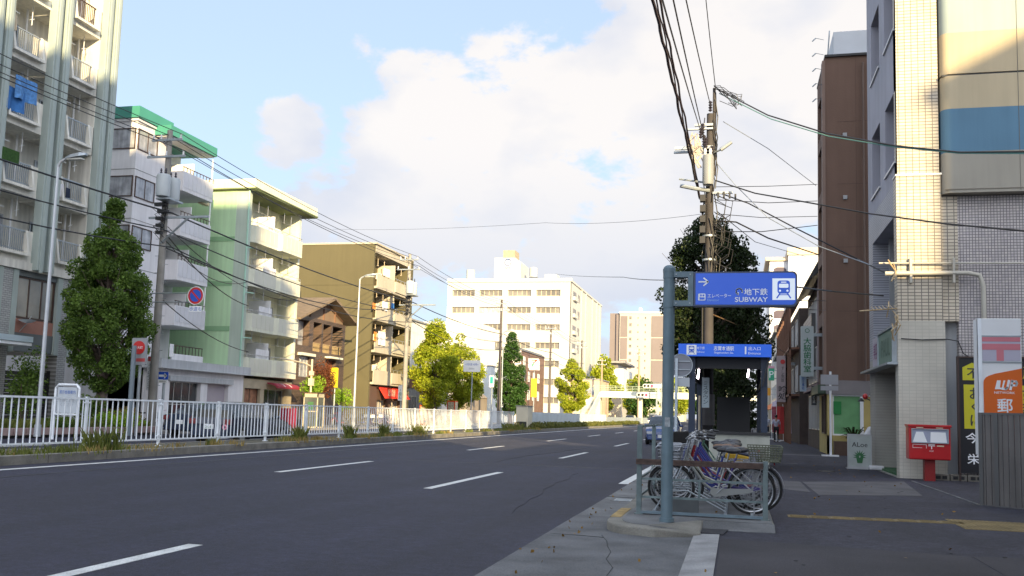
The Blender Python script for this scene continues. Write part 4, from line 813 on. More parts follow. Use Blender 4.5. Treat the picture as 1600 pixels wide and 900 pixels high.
pa = P(772, 438, Y=192); pb_ = P(804, 438, Y=192); b = MB(); b.box(pa.x, pb_.x, 192, 200, 29.5, 34.7); b.extr([(pb_.x, 192, 29.5), (pb_.x, 192, 34.7), (pb_.x+1.3, 192, 33.6), (pb_.x+1.3, 192, 29.5)], (0, 8, 0)); ph = b.build('penthouse', ow, T)
b = MB(); b.box(-49.6, -47, 193, 197, 34.7, 36.5); b.build('rooftop_box', mat('ochre_metal', (.36, .30, .2), .7, .2, 2), T)
Fp = FY(192); cx_ = P(793.5, 410, Y=192); shapes(Fp, stroke(arc(cx_.x, cx_.z, .72, 0, 360, 28), .14), btext, T, 'logo_ring'); shapes(Fp, stroke([(cx_.x-.55, cx_.z+.62), (cx_.x+.5, cx_.z+.62)], .14)+stroke([(cx_.x-.35, cx_.z+.25), (cx_.x-.2, cx_.z-.1), (cx_.x+.1, cx_.z-.15), (cx_.x+.3, cx_.z+.15), (cx_.x+.22, cx_.z+.6)], .14), btext, T, 'logo_mark')
text('NTT', Fp, cx_.x, cx_.z-1.25, .42, mat('tan_ink', (.25, .15, .08), .6, 0), T)
b = MB(); c = P(735, 438, Y=193); b.cyl((c.x, 193, 29.4), (c.x, 193, 32.2), .95, n=16); b.build('cooling_tower', ow, T)
b = MB(); c = P(833, 438, Y=193); b.cyl((c.x, 193, 30.6), (c.x, 193, 32.4), .85, n=14); b.ell((c.x, 193, 32.4), .85, .85, .35); b.build('water_tank', ow, T, smooth=True); b = MB()
for dx in (-.7, .7): b.cyl((c.x+dx, 193, 29.4), (c.x+dx, 193, 30.6), .07, n=5); b.cyl((c.x+dx, 194, 29.4), (c.x+dx, 194, 30.6), .07, n=5)
b.box(c.x-.9, c.x+.9, 192.3, 194, 30.5, 30.6); b.build('tank_stand', alu, T)
b = MB(); c = P(862, 438, Y=193); b.box(c.x-1.3, c.x+1.3, 192, 195, 29.5, 31.0); b.build('cooling_unit', ow, T); b = MB(); b.box(c.x-1.0, c.x+1.0, 191.97, 192, 29.8, 30.3); b.build('louvre', clC, T)
b = MB()
for px in (747, 754, 761, 767): c = P(px, 438, Y=194); b.box(c.x-.4, c.x+.4, 194, 195, 29.4, 30.5)
b.build('roof_units', clC, T)

# ------------------------------------------------------------------ far tower, footbridge, far backdrop
T = thing('apartment_tower', 'distant beige fourteen storey tower with taupe outer panels', 'tower', (-40, 380, 0)); F = FY(370); tb = mat('tower_beige', (.46, .42, .36), .8, .05, .2); tp = mat('tower_taupe', (.19, .16, .155), .8, .05, .2)
b = MB(); b.box(-46, -26, 370, 392, 0, 42.4); b.build('wall', tb, T); b = MB(); b.box(-50.2, -47.5, 372, 390, 0, 42.6); b.box(-47.5, -46, 371, 390, 0, 42.5); b.build('side_wing', tp, T)
parts('outer_panel', tp, T, F, [(a, c, z0, z1, 0, .25) for a, c in ((-45.6, -42.9), (-33.3, -28.5)) for z0, z1 in ((1, 12.1), (12.6, 23.6), (24.1, 32.5), (33.0, 41.3))])
for z in range(14): zz = 3+z*2.85; parts('window', gw2, T, F, [(-42.2, -41.2, zz, zz+1.2, 0, .1), (-38.9, -38.4, zz+.2, zz+.8, 0, .1), (-36, -35.5, zz+.1, zz+.9, 0, .1)])
b = MB(); b.box(-46.3, -25.8, 369.6, 392, 42.4, 43); b.box(-38.5, -37.5, 372, 374, 43, 44.8); b.build('roof', white, T)
T = thing('footbridge', 'white pedestrian bridge crossing the street in the distance with diagonal stairs', 'footbridge', (-10, 165, 0)); brm = mat('bridge_cream', (.62, .64, .56), .6, .06, 1)
b = MB(); b.box(-23.6, 8, 164.4, 166.9, 4.7, 4.95); b.box(-23.6, 8, 164.3, 164.42, 4.6, 5.75); b.box(-23.6, 8, 166.9, 167, 4.6, 5.75); b.build('deck', brm, T)
b = MB()
for z in (6.05, 6.35, 6.65): b.box(-25, 8, 164.3, 164.36, z-.03, z+.03)
for q in range(33): b.box(-25+q, -24.95+q, 164.3, 164.36, 5.7, 6.65)
b.build('railing', mat('railing_greenish', (.45, .52, .40), .5, .05), T)
b = MB(); b.extr([(-23.6, 164.2, 5.6), (-23.6, 164.2, 4.5), (-23.6, 152, -.1), (-23.6, 150, .1), (-23.6, 150, 1.2)], (-.2, 0, 0)); b.extr([(-26.0, 164.2, 5.6), (-26, 164.2, 4.5), (-26, 152, -.1), (-26, 150, .1), (-26, 150, 1.2)], (-.2, 0, 0))
for q in range(24): z = .2+q*.19; y = 151+q*.55; b.box(-26, -23.8, y, y+.56, z-.1, z)
b.build('stairs', brm, T)
for q in ((-24.5, -23.7, 164.5, 166.5, 0, 4.7), (-16.9, -16.3, 165, 166, 0, 4.7), (4.5, 5.2, 165, 166, 0, 4.7)): b = MB(); b.box(*q); b.build('pier', brm, T)
text('本町通 志賀', FY(164.3), -14.5, 5.2, .55, gtext, T)
def signal(px, py, Y, label, cyc=True):
    c = P(px, py, Y=Y); t = thing('traffic_light', label, 'traffic light', c); F_ = FY(Y)
    b = MB(); slab(b, F_, rrect(c.x-.95, c.x+.95, c.z-.35, c.z+.35, .3), -.2, 0); b.build('housing', brm, t)
    for q in range(3):
        x = c.x-.6+q*.6; b = MB(); b.extr([F_.p(a, e, .01) for a, e in arc(x, c.z, .22, 0, 360, 16)[:-1]], F_.N*.02)
        b.build('lens', mat('signal_red', (.9, .02, .07), .4, 0, emit=.35) if q == 2 else black, t)
    b = MB(); b.cyl((c.x, Y+.2, c.z), (c.x+2.2, Y+.25, c.z+.1), .05); b.cyl((c.x+2.2, Y+.25, .05), (c.x+2.2, Y+.25, c.z+.5), .1); b.build('pole', galv, t)
signal(1013, 603, 160, 'traffic light showing red above the footbridge railing'); signal(1004, 617, 150, 'lower traffic light showing red in front of the bridge deck')
t, F_, u, z, w_, h_ = sign_on_pole(1027, 603, 12, 6, 158, 'small white sign plate beside the far red traffic light', 'sign', white, 'sign_plate'); text('志賀本通', F_, u, z, h_*.5, btext, t)
T = thing('low_building', 'long low white building beyond the bridge beneath the beige tower', 'building', (-38, 245, 0)); F = FY(238); b = MB(); b.box(-52, -28.5, 238, 260, 6.5, 13.5); b.build('wall', whitew, T); b = MB(); b.box(-54, -28, 237.5, 261, 14.9, 15.4); b.build('roof', concl, T); b = MB(); b.box(-51, -30, 239, 259, 13.5, 14.9); b.build('window', gw2, T); b = MB(); b.box(-50, -29, 238.5, 259, 0, 6.5); b.build('ground_floor', tb, T)
T = thing('low_building', 'small cream shop building behind the footbridge stairs', 'building', (-30, 190, 0)); b = MB(); b.box(-33.5, -27, 186, 200, 0, 8.5); b.build('wall', mat('peach_wall', (.6, .46, .32), .8, .1, 1), T); 
for z in (2.5, 5.5): win(FY(186), -32.8, -28, z, z+1.5, T, alu, curtain, n=3)
b = MB(); b.box(-33.7, -26.8, 185.8, 200, 8.5, 8.7); b.build('roof', concl, T)
T = thing('low_building', 'far pale green-beige building low behind the signals', 'building', (-28, 330, 0)); b = MB(); b.box(-36, -18, 330, 345, 0, 13); b.build('wall', mat('pale_green_beige', (.48, .50, .38), .8, .08, .3), T); b = MB(); b.box(-36.3, -17.7, 329.7, 345, 13, 13.5); b.build('roof', conc, T)
parts('window', gw2, T, FY(330), [(-35+u*2.1, -33.9+u*2.1, z, z+1.3, 0, .05) for u in range(8) for z in (2, 5, 8, 10.6)])
for i, (x0, x1, y, h, mt, lb) in enumerate(((-70, -40, 300, 16, tb, 'distant beige block hidden mostly behind the white office block'), (8, 30, 300, 14, whitew, 'distant pale block at the right end of the street'), (-18, 4, 480, 20, tb, 'very distant beige block closing the end of the street'))):
    T = thing('distant_block', lb, 'building', (x0, y, 0)); b = MB(); b.box(x0, x1, y, y+20, 0, h); b.build('wall', mt, T); parts('window', gw2, T, FY(y), [(x0+.8+u*3, x0+2.4+u*3, 2+z*3, 3.4+z*3, 0, .05) for u in range(int((x1-x0)/3)) for z in range(int(h/3)-1)]); b = MB(); b.box(x0-.3, x1+.3, y-.3, y+20, h, h+.4); b.build('roof', conc, T)

# ------------------------------------------------------------------ trees
def tree(name, label, x, y, prof, nleaf, lsize, mt, trunk=(.2, .12), z0=0, nclump=60, rc=.5, seed=1, group=None, squash=(1, 1), trunk_m=None, tilt=0, solid=.35):
    """prof = [(z, radius)...]"""
    g = np.random.default_rng(seed); t = thing(name, label, 'tree', (x, y, z0), group); zs = [p[0] for p in prof]; rs = [p[1] for p in prof]
    zb, zt = zs[0], zs[-1]; b = MB(); r0, r1 = trunk; top = zb+(zt-zb)*.75
    pts = [(x+.04*math.sin(i*1.7+seed), y+.04*math.cos(i*2.1), z0+(top-z0)*i/8) for i in range(9)]; b.tube(pts, [r0*1.25]+[r0+(r1*.3-r0)*i/8 for i in range(1, 9)], 9)
    cl = []
    for i in range(nclump):
        for _ in range(20):
            z = g.uniform(zb, zt)
            if g.uniform() < np.interp(z, zs, rs)/max(rs)+.1: break
        rr = np.interp(z, zs, rs); a = g.uniform(0, 2*math.pi); q = rr*g.uniform(solid, 1)**.5*g.uniform(.86, 1.06); r_c = rc*g.uniform(.6, 1.25)
        q = max(q-r_c*.5, 0); cx, cy = x+math.cos(a)*q*squash[0], y+math.sin(a)*q*squash[1]; cl.append((cx, cy, z, r_c, r_c, r_c*.85))
        if i % 2 == 0:
            zz = max(zb-.3, z-q*.9-.2); b.tube([(x, y, zz), ((x+cx)/2, (y+cy)/2, (zz+z)/2+.05), (cx, cy, z)], [r1*.35, r1*.22, .012], 5)
    blob_leaves('crown', cl, nleaf, lsize, mt, t, seed+50)
    # a few long shoots standing clear of the crown
    for i in range(14):
        z = g.uniform(zb+(zt-zb)*.3, zt*.98); rr = np.interp(z, zs, rs); a = g.uniform(0, 6.28); b.tube([(x+math.cos(a)*rr*.7, y+math.sin(a)*rr*.7, z), (x+math.cos(a)*rr*1.02, y+math.sin(a)*rr*1.02, z+.5+rr*.1)], [.012, .006], 4)
    b.build('trunk', trunk_m or bark, t); return t
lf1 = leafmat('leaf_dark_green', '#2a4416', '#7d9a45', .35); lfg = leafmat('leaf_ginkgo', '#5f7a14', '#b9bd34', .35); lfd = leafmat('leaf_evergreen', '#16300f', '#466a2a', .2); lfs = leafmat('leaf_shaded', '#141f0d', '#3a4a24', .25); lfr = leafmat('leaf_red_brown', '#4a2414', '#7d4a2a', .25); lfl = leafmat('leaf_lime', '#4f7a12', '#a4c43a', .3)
tx, ty = P(160, 615, X=-26.3).x, P(160, 615, X=-26.3).y
tree('street_tree', 'tall dense dark green street tree right of the notice board', -26.3, ty, [(2.1, .7), (2.6, 1.5), (3.4, 1.8), (4.4, 2.05), (5.4, 2.0), (6.4, 1.8), (7.5, 1.45), (8.3, 1.1), (9.1, .65), (9.9, .2)], 62000, .11, lf1, (.26, .2), .07, 240, .40, 3, trunk_m=mat('bark_grey', (.16, .12, .10), .9, .3, 6, bump=.8, bscale=25))
for i, (px, X, prof, lb, sd) in enumerate(((678, -27.0, [(2.0, .8), (3, 2.0), (4.5, 2.6), (6, 2.3), (7.5, 1.5), (8.8, .9), (9.5, .2)], 'sunlit yellow-green ginkgo nearest the olive block', 5), (716, -27.2, [(2.0, .8), (3, 2.2), (4.8, 3.0), (6.5, 2.4), (8, 1.3), (8.9, .3)], 'broad sunlit ginkgo behind the white information sign', 8), (892, -27, [(2.0, 1.2), (3.2, 2.5), (5, 3.3), (7, 2.9), (8.6, 1.9), (9.8, .7), (10.6, .1)], 'bright yellow-green ginkgo in front of the white office block', 12))):
    q = P(px, 640, X=X); tree('ginkgo_tree', lb, X, q.y, prof, 26000 if i < 2 else 20000, .18 if i < 2 else .25, lfg, (.2, .15), .07, 90, .75, sd, group='ginkgos on the far pavement')
q = P(797, 640, X=-27); tree('evergreen_tree', 'dark pointed evergreen between the two sunlit ginkgo groups', -27, q.y, [(1.4, 1.0), (2.4, 2.0), (4.2, 2.4), (6, 1.95), (8, 1.3), (9.8, .6), (11.2, .1)], 24000, .2, lfd, (.25, .2), .07, 110, .7, 21)
q = P(978, 640, X=-30); tree('ginkgo_tree', 'yellow-green tree rising above the footbridge deck', -30, 212, [(3, 2), (5, 3.5), (8, 4.3), (11, 3.6), (13.5, 2), (15, .3)], 7000, .5, lfg, (.3, .2), 0, 60, 1.2, 31)
for i, (x, y, s_, mt, lb) in enumerate(((-19, 195, 1.0, lfd, 'dark tree framed beneath the left of the footbridge'), (-13, 205, 1.1, lfg, 'yellowish tree beneath the middle of the footbridge'), (-7, 215, 1.15, lfd, 'dark tree beneath the right of the footbridge'), (-23.5, 225, 1.2, lfg, 'sunlit tree behind the footbridge stairs'), (-3, 235, 1.3, lfd, 'dark green tree in the far gap beside the sign pole'))):
    tree('roadside_tree', lb, x, y, [(1.4*s_, 1.6), (3*s_, 3.4), (5.5*s_, 3.8), (7.5*s_, 2.6), (9*s_, .4)], 5000, .5, mt, (.25, .2), 0, 50, 1.1, 40+i)
# right pavement trees behind the subway entrance
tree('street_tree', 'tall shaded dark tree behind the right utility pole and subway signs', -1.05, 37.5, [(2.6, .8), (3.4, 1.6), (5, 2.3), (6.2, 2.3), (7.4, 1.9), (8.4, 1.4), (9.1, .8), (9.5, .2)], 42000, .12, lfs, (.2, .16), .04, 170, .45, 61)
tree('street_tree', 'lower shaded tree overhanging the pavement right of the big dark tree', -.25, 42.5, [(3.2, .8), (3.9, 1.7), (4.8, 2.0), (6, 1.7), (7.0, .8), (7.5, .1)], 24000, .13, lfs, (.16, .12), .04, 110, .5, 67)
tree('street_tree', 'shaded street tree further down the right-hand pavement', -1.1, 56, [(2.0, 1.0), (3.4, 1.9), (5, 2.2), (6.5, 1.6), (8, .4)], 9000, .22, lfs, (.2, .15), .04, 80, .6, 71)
# small plants on the left pavement
def bushy(lb, px, py, X, r, h, mt, name='shrub', n=1600, sz=.12, trunk=True):
    c = P(px, py, X=X); t = thing(name, lb, 'shrub', (X, c.y, .07)); b = MB(); zc = max(c.z, .07+h*.4)
    for q in range(6): b.tube([(X, c.y, .07), (X+random.uniform(-r, r)*.5, c.y+random.uniform(-r, r)*.5, zc)], [.03, .012], 5)
    b.build('stem', bark, t); cl = [(X+random.uniform(-.5, .5)*r, c.y+random.uniform(-.6, .6)*r, zc+random.uniform(-.5, .5)*h*.6, r*.55, r*.55, h*.35) for _ in range(9)]
    blob_leaves('foliage', cl, n, sz, mt, t, int(px)); return t
bushy('rusty red-brown shrub tree in front of the tiled house', 498, 592, -29.3, 1.2, 2.8, lfr, n=3500, sz=.12); bushy('bright lime green shrub below the rusty one by the phone booth', 489, 607, -28.6, 1.0, 1.8, lfl, n=2200, sz=.12)
bushy('small green shrub at the foot of the olive block corner', 537, 622, -29, .8, 1.6, lfl); bushy('bushy plant beside the notice board on the left pavement', 140, 640, -26.5, .8, 1.1, lf1, n=2200, sz=.1); bushy('leafy plant in front of the black gates at far left', 38, 600, -28.6, .9, 2.6, lf1, n=2600, sz=.12)
bushy('low green plants in the planting strip below the notice board', 95, 668, -25.5, .9, .7, lf1, n=1800, sz=.1); bushy('planting with yellow flowers behind the railing left of the street tree', 175, 660, -25.7, 1.3, .9, lfl, n=2400, sz=.09); bushy('dry yellowish shrub in the low bed right of the street tree', 200, 655, -25.8, .9, .9, gy, n=1500, sz=.09)

# ------------------------------------------------------------------ utility poles and lamps, left side
def upole(x, y, h, label, equip=0, z0=.07, r=.17, mt=None, group='utility poles along the far pavement', sc=1):
    t = thing('utility_pole', label, 'utility pole', (x, y, z0), group)
    b = MB(); b.cyl((x, y, z0), (x, y, h), r*1.15, r*.7, 14); b.build('pole', mt or polec, t, smooth=True)
    for z, wd in ((h-.5, 1.6), (h-1.3, 2.0)):
        b = MB(); b.box(x-wd/2, x+wd/2, y-.22, y-.14, z-.05, z+.05); ca = b.build('crossarm', galv, t); b = MB()
        for q in (-.45, 0 if z < h-1 else -.2, .45): b.lathe((x+q*wd, y-.18, z+.05), [(.05, 0), (.06, .04), (.03, .06), (.06, .1), (.03, .13), (.05, .18), (.02, .22)], 8)
        b.build('insulator', white, ca, smooth=True)
    for q in range(12): z = 2.2+q*.8; b = MB(); b.cyl((x+r*.6, y, z), (x+r+.18, y, z), .012, n=4); b.build('step_bolt', galv, t); b = MB(); b.cyl((x-r*.6, y, z+.4), (x-r-.18, y, z+.4), .012, n=4); b.build('step_bolt', galv, t)
    if equip:
        for q in range(equip):
            ex, ey = x+.42+q*.0, y-.1-q*.75; b = MB(); b.lathe((ex, ey, h-3.4), [(.02, 0), (.30, .03), (.32, .15), (.32, .95), (.28, 1.05), (.05, 1.1)], 16); tr = b.build('transformer', mat('transformer_grey', (.42, .46, .48), .5, .08), t, smooth=True)
            b = MB()
            for w_ in (-.15, .1): b.lathe((ex+w_, ey, h-2.3), [(.04, 0), (.06, .05), (.03, .1), (.05, .15), (.03, .25)], 8)
            b.build('bushing', mat('dark_ceramic', (.04, .035, .05), .4, 0), tr)
        b = MB(); b.box(x+.1, x+.8, y-.9, y+.2, h-3.5, h-3.42); b.build('bracket', galv, t)
        b = MB(); b.box(x, x+2.4, y-.2, y-.1, h-4.25, h-4.15); b.tube([(x, y-.15, h-5.4), (x+1.4, y-.15, h-4.2)], .05, 6); b.box(x-.7, x, y-.2, y-.12, h-4.25, h-4.15); b.build('side_arm', galv, t)
        g = random.Random(int(y)); b = MB()
        for q in range(9):
            z = h-4.8+g.random()*1.6; a = g.random()*6; b.tube([(x+.15, y-.2, z), (x+.4*math.cos(a), y-.3-.2*g.random(), z-.3), (x+.2, y-.25, z-.8)], .016, 5)
        for q in range(5): b.box(x-.32+g.random()*.3, x+.1+g.random()*.3, y-.42, y-.2, h-5.0+q*.33, h-4.85+q*.33)
        b.build('wiring_clutter', wirem, t)
    return t
LP = []
for px, X, ztop_px, eq, lb in ((237, -26, 205, 2, 'near left concrete utility pole with two transformers before the green-roofed block'), (631, -26, 397, 2, 'utility pole with transformers in front of the olive block'), (779, -26, 468, 0, 'dark utility pole left of the pointed evergreen'), (858, -26, 508, 0, 'thin utility pole between the brick building and the far ginkgo'), (907, -26, 532, 0, 'farthest small utility pole against the corner of the office block')):
    c = P(px, 638, X=X); zt = P(px+ (12 if px < 300 else 3), ztop_px, Y=c.y).z
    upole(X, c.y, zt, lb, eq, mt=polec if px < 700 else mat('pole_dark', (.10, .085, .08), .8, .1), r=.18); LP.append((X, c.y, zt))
# far poles beyond the bridge
for i, (px, X, zt_px, lb) in enumerate(((972, -26, 560, 'tan pole standing behind the footbridge stairs'), (1000, -18, 545, 'thin wooden-looking pole above the footbridge near the tower'))):
    y = P(px, 640, X=X).y if i == 0 else 185; upole(X if i == 0 else P(px, 640, Y=185).x, min(y, 182), P(px, zt_px, Y=min(y, 182)).z, lb, 0, z0=0, mt=mat('pole_tan', (.35, .27, .18), .8, .1), r=.22)
def lamp(x, y, h, label, arm=1.6, mt=mat('lamp_silver', (.50, .53, .56), .35, .08, 3, metal=.3)):
    t = thing('street_lamp', label, 'street lamp', (x, y, .07), 'street lamps along the far pavement'); b = MB(); b.cyl((x, y, .07), (x, y, h), .085, .045, 12); b.cyl((x, y, .07), (x, y, .5), .12, n=12); b.build('pole', mt, t, smooth=True)
    b = MB(); b.tube([(x, y, h-.1), (x+.1, y, h+.08), (x+.35, y, h+.2)], .05, 8); b.build('arm', mt, t)
    b = MB(); L_ = arm*.55; sec = [(0, .07, .05), (.3, .16, .09), (.75, .17, .10), (1, .07, .05)]; i0 = None; n = len(b.v)
    for q, hw, hh in sec:
        cx = x+.3+q*L_; cz = h+.18+q*.12
        b.v += [(cx, y-hw, cz-hh*.5), (cx, y+hw, cz-hh*.5), (cx, y+hw*.7, cz+hh), (cx, y-hw*.7, cz+hh)]
    for q in range(3):
        for e in range(4): b.f.append((n+q*4+e, n+q*4+(e+1) % 4, n+q*4+4+(e+1) % 4, n+q*4+4+e)); b.mi.append(0)
    b.f += [(n, n+1, n+2, n+3), (n+12, n+13, n+14, n+15)]; b.mi += [0, 0]; hd = b.build('lamp_head', galv, t); b = MB(); b.box(x+.42, x+.3+L_*.85, y-.1, y+.1, h+.12, h+.17); b.build('diffuser', mat('lamp_glass', (.55, .55, .5), .3, 0), hd); return t
c = P(61, 640, X=-24.6); lamp(-24.6, c.y, P(88, 256, Y=c.y).z, 'tall silver street lamp before the cream balcony block')
c = P(553, 640, X=-25); lamp(-25, c.y, P(563, 436, Y=c.y).z, 'white street lamp in front of the olive blank wall')
c = P(783, 640, X=-25.4); lamp(-25.4, c.y, P(784, 520, Y=c.y).z, 'slim pale lamp post just left of the pointed evergreen', mt=galv)
t = thing('sign_post', 'grey post standing beside the bus stop sign right of the tree', 'post', (-23.5, 34, .07)); c = P(203, 640, X=-23.5); ORG[t] = V((-23.5, c.y, .07)); t.location = ORG[t]; b = MB(); b.cyl((-23.5, c.y, .07), (-23.5, c.y, P(208, 540, Y=c.y).z), .10, .095, 12); b.build('pole', mat('post_dull_blue', (.16, .20, .23), .5, .1), t, smooth=True)
t = thing('sign_post', 'thin post with a long arm at the right end of the green block shop', 'post', (-28, 57, .07)); c = P(486, 600, X=-28.2); ORG[t] = V((-28.2, c.y, .07)); t.location = ORG[t]; z = P(486, 568, X=-28.2).z; b = MB(); b.cyl((-28.2, c.y, .07), (-28.2, c.y, z+.3), .07, n=8); b.build('pole', clC, t); b = MB(); b.tube([(-28.2, c.y, z-.2), (-28.4, c.y-.8, z), (-28.4, c.y-4.2, z+.1)], .045, 6); b.build('arm', clC, t); b = MB(); b.box(-28.35, -28.05, c.y-.15, c.y+.15, z-1.5, z-1.0); b.box(-28.33, -28.07, c.y-.13, c.y+.13, z-.8, z-.5); b.build('control_box', clC, t)

# ------------------------------------------------------------------ cables
def cable(pts, r, label, group, sag=0, n=12, mt=wirem, name='overhead_cable', cat='cable'):
    q = []
    for a, c in zip(pts, pts[1:]):
        a, c = V(a), V(c)
        for i in range(n): t_ = i/n; p = a.lerp(c, t_); p.z -= 4*sag*t_*(1-t_); q.append(p)
    q.append(V(pts[-1])); b = MB(); b.tube(q, r, 5); return b.build(name, mt, label=label, cat=cat, group=group)
gl = 'cables strung along the far pavement'
def ladder(dx, dz, r, sag, lb):
    pts = [(LP[0][0]+dx, 6, LP[0][2]+dz)]+[(x+dx, y-.18, z+dz) for x, y, z in LP]
    cable(pts, r, lb, gl, sag)
ladder(-.75, -.25, .018, .5, 'outer top wire of the far pavement line'); ladder(.0, -.25, .018, .55, 'middle top wire of the far pavement line'); ladder(.75, -.25, .018, .5, 'street-side top wire of the far pavement line')
ladder(.95, -1.05, .02, .6, 'second tier wire on the street side of the far pavement line')
ladder(.5, -4.0, .04, .35, 'thick dark cable below the transformers along the far pavement'); ladder(.2, -4.8, .03, .6, 'lower thinner cable below the thick one along the far pavement'); ladder(.6, -5.6, .03, .9, 'lowest sagging cable along the far pavement')
x0, y0, z0 = LP[0]
for i, (a, e, sg, r, lb) in enumerate((((x0+.2, y0, z0-5.0), P(388, 478, X=-29.9), .5, .03, 'cable drooping from the first left pole across the pastel green wall'), ((x0+.2, y0, z0-5.3), P(388, 440, X=-29.9), .8, .02, 'thin cable drooping onto the pastel green wall corner'), ((x0, y0, z0-7.9), P(388, 550, X=-29.9), .4, .025, 'low cable from the first left pole to the green block corner'), ((x0+.2, y0, z0-5.6), P(640, 480, X=-30), 1.2, .035, 'long cable passing the green block balconies towards the olive block'), ((x0+.2, y0, z0-4.6), P(463, 470, X=-29.2), .9, .02, 'service wire to the green block balcony ends'))):
    cable([a, e], r, lb, 'service wires from the first left pole', sg)
# wires from the right pole crossing the whole street
cable([P(1100, 334, Y=31), P(852, 348, Y=42), P(520, 358, Y=60)], .007, 'very thin wire crossing the sky above the olive block', 'wires spanning the street', .15)
cable([P(1090, 436, Y=31), P(974, 433, Y=60), P(868, 428, Y=120)], .02, 'short thin wire running from the right pole toward the office block', 'wires spanning the street', .1)
b = MB(); c = P(852, 348, Y=42); b.ell((c.x, 42, c.z), .05, .05, .05); 

# ------------------------------------------------------------------ right utility pole
PX, PY = -.93, 31.0
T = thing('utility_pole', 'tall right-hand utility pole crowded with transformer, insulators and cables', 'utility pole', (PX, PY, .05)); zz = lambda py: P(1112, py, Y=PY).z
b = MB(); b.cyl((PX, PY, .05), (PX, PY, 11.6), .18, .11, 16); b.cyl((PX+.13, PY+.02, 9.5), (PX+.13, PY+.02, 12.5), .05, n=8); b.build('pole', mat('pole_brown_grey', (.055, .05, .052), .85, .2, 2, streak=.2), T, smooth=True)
b = MB(); b.box(PX-1.15, PX+.1, PY-.2, PY-.12, zz(232)-.05, zz(232)+.05); b.box(PX-.5, PX+.1, PY-.2, PY-.12, zz(197)-.04, zz(197)+.04); b.box(PX-.75, PX+.1, PY-.2, PY-.12, zz(203)-.03, zz(203)+.03); b.box(PX-1.2, PX+.1, PY+.1, PY+.18, zz(236), zz(236)+.08)
b.box(PX+.1, PX+.75, PY-.2, PY-.12, zz(305), zz(305)+.07); b.tube([(PX-1.0, PY-.15, zz(280)), (PX, PY-.15, zz(288))], .035, 5); b.build('crossarm', galv, T)
for j, (px, py) in enumerate(((1095, 207), (1103, 222), (1110, 165), (1100, 168+50), (1112, 235), (1108, 250), (1098, 200))):
    c = P(px, py, Y=PY-.3); b = MB(); b.lathe((c.x, PY-.3, c.z-.2), [(.03, 0), (.07, .04), (.03, .08), (.07, .13), (.03, .17), (.07, .22), (.03, .26), (.07, .31), (.02, .36)], 9); b.build('insulator', mat('dark_ceramic', (.04, .035, .05), .4, 0), T, smooth=True)
c = P(1111, 292, Y=PY-.45); b = MB(); b.lathe((PX-.04, PY-.4, zz(295)), [(.03, 0), (.17, .04), (.185, .12), (.185, .95), (.16, 1.04), (.05, 1.08)], 18); tr = b.build('transformer', mat('transformer_pale', (.24, .255, .27), .5, .08), T, smooth=True); b = MB()
for q in (-.1, .07): b.lathe((PX-.04+q, PY-.4, zz(295)+1.03), [(.04, 0), (.06, .05), (.03, .09), (.06, .14), (.02, .25)], 8)
b.build('bushing', white, tr)
b = MB(); b.tube([(PX, PY-.15, zz(295)-.1), (PX-.5, PY-.3, zz(297)), (PX-.95, PY-.3, zz(292))], .07, 8); b.build('bracket', galv, T)
b = MB(); c = P(1143, 222, Y=PY-.3); a = P(1126, 234, Y=PY-.3); b.cyl((PX+.1, PY-.1, a.z-.05), a, .03); b.cyl(a, c, .07, .06, 8); lampb = b.build('lamp_arm', galv, T)
g = random.Random(5); b = MB(); ins = mat('cable_clutter_pale', (.5, .42, .34), .6, .2, 8)
for q in range(12):
    s0 = P(g.uniform(1080, 1092), g.uniform(205, 232), Y=PY-.3); b.tube([s0, s0+V((g.uniform(-.2, .2), 0, -.35)), s0+V((g.uniform(-.1, .3), 0, -.7))], .022, 5)
b.build('switch_cluster', ins, T); b = MB()
for q in range(26):
    z = g.uniform(zz(420), zz(165)); a = g.uniform(0, 6.28); b.tube([(PX+.18*math.cos(a), PY+.18*math.sin(a), z+.6), (PX+.26*math.cos(a+.6), PY+.26*math.sin(a+.6), z), (PX+.19*math.cos(a+.3), PY+.19*math.sin(a+.3), z-.7)], .018, 5)
for q in range(16):
    z = zz(300)-g.uniform(0, 2.4); dx = g.uniform(.3, .8); b.tube([(PX+.15, PY-.15, z), (PX+dx, PY-.2, z-.25), (PX+dx*.9, PY-.2, z-.7), (PX+.2, PY-.1, z-1.0)], .014, 5)
for q in range(5): zq = zz(310)-q*.35; b.box(PX-.3, PX-.12, PY-.34, PY-.1, zq-.16, zq+.06)
for q in range(4): c = P(1122+q*9, 306+g.uniform(-2, 2), Y=PY-.2); b.box(c.x-.03, c.x+.03, PY-.24, PY-.1, c.z-.08, c.z+.1)
b.tube([(PX-.2, PY-.1, .1), (PX-.2, PY-.1, 6)], .03, 6); b.build('wiring_clutter', wirem, T)
b = MB()
for z in (3.2, 5.6, 6.6, 7.4): b.cyl((PX, PY, z), (PX, PY, z+.06), .215, n=16)
b.build('steel_band', galv, T); b = MB(); b.cyl((PX, PY, 1.2), (PX, PY, 2.2), .212, .21, 16); b.build('advert_wrap', mat('wrap_grey', (.16, .15, .15), .8, .2), T)
b = MB()
for q in range(8): a = V((PX+.12, PY-.1, zz(140)+g.uniform(-.12, .12))); c_ = P(1122+g.uniform(8, 48), 143+g.uniform(0, 24), Y=PY-.6); e_ = P(1122+g.uniform(2, 30), 150+g.uniform(0, 14), Y=PY-.5); b.tube([a, a.lerp(c_, .35)+V((0, 0, g.uniform(-.3, .25))), a.lerp(c_, .7)+V((0, 0, g.uniform(-.3, .15))), c_, c_.lerp(e_, .5)+V((.1, 0, -.2)), e_], .011, 5)
b.build('top_wiring', wirem, T)
gr = 'cables meeting at the right utility pole'
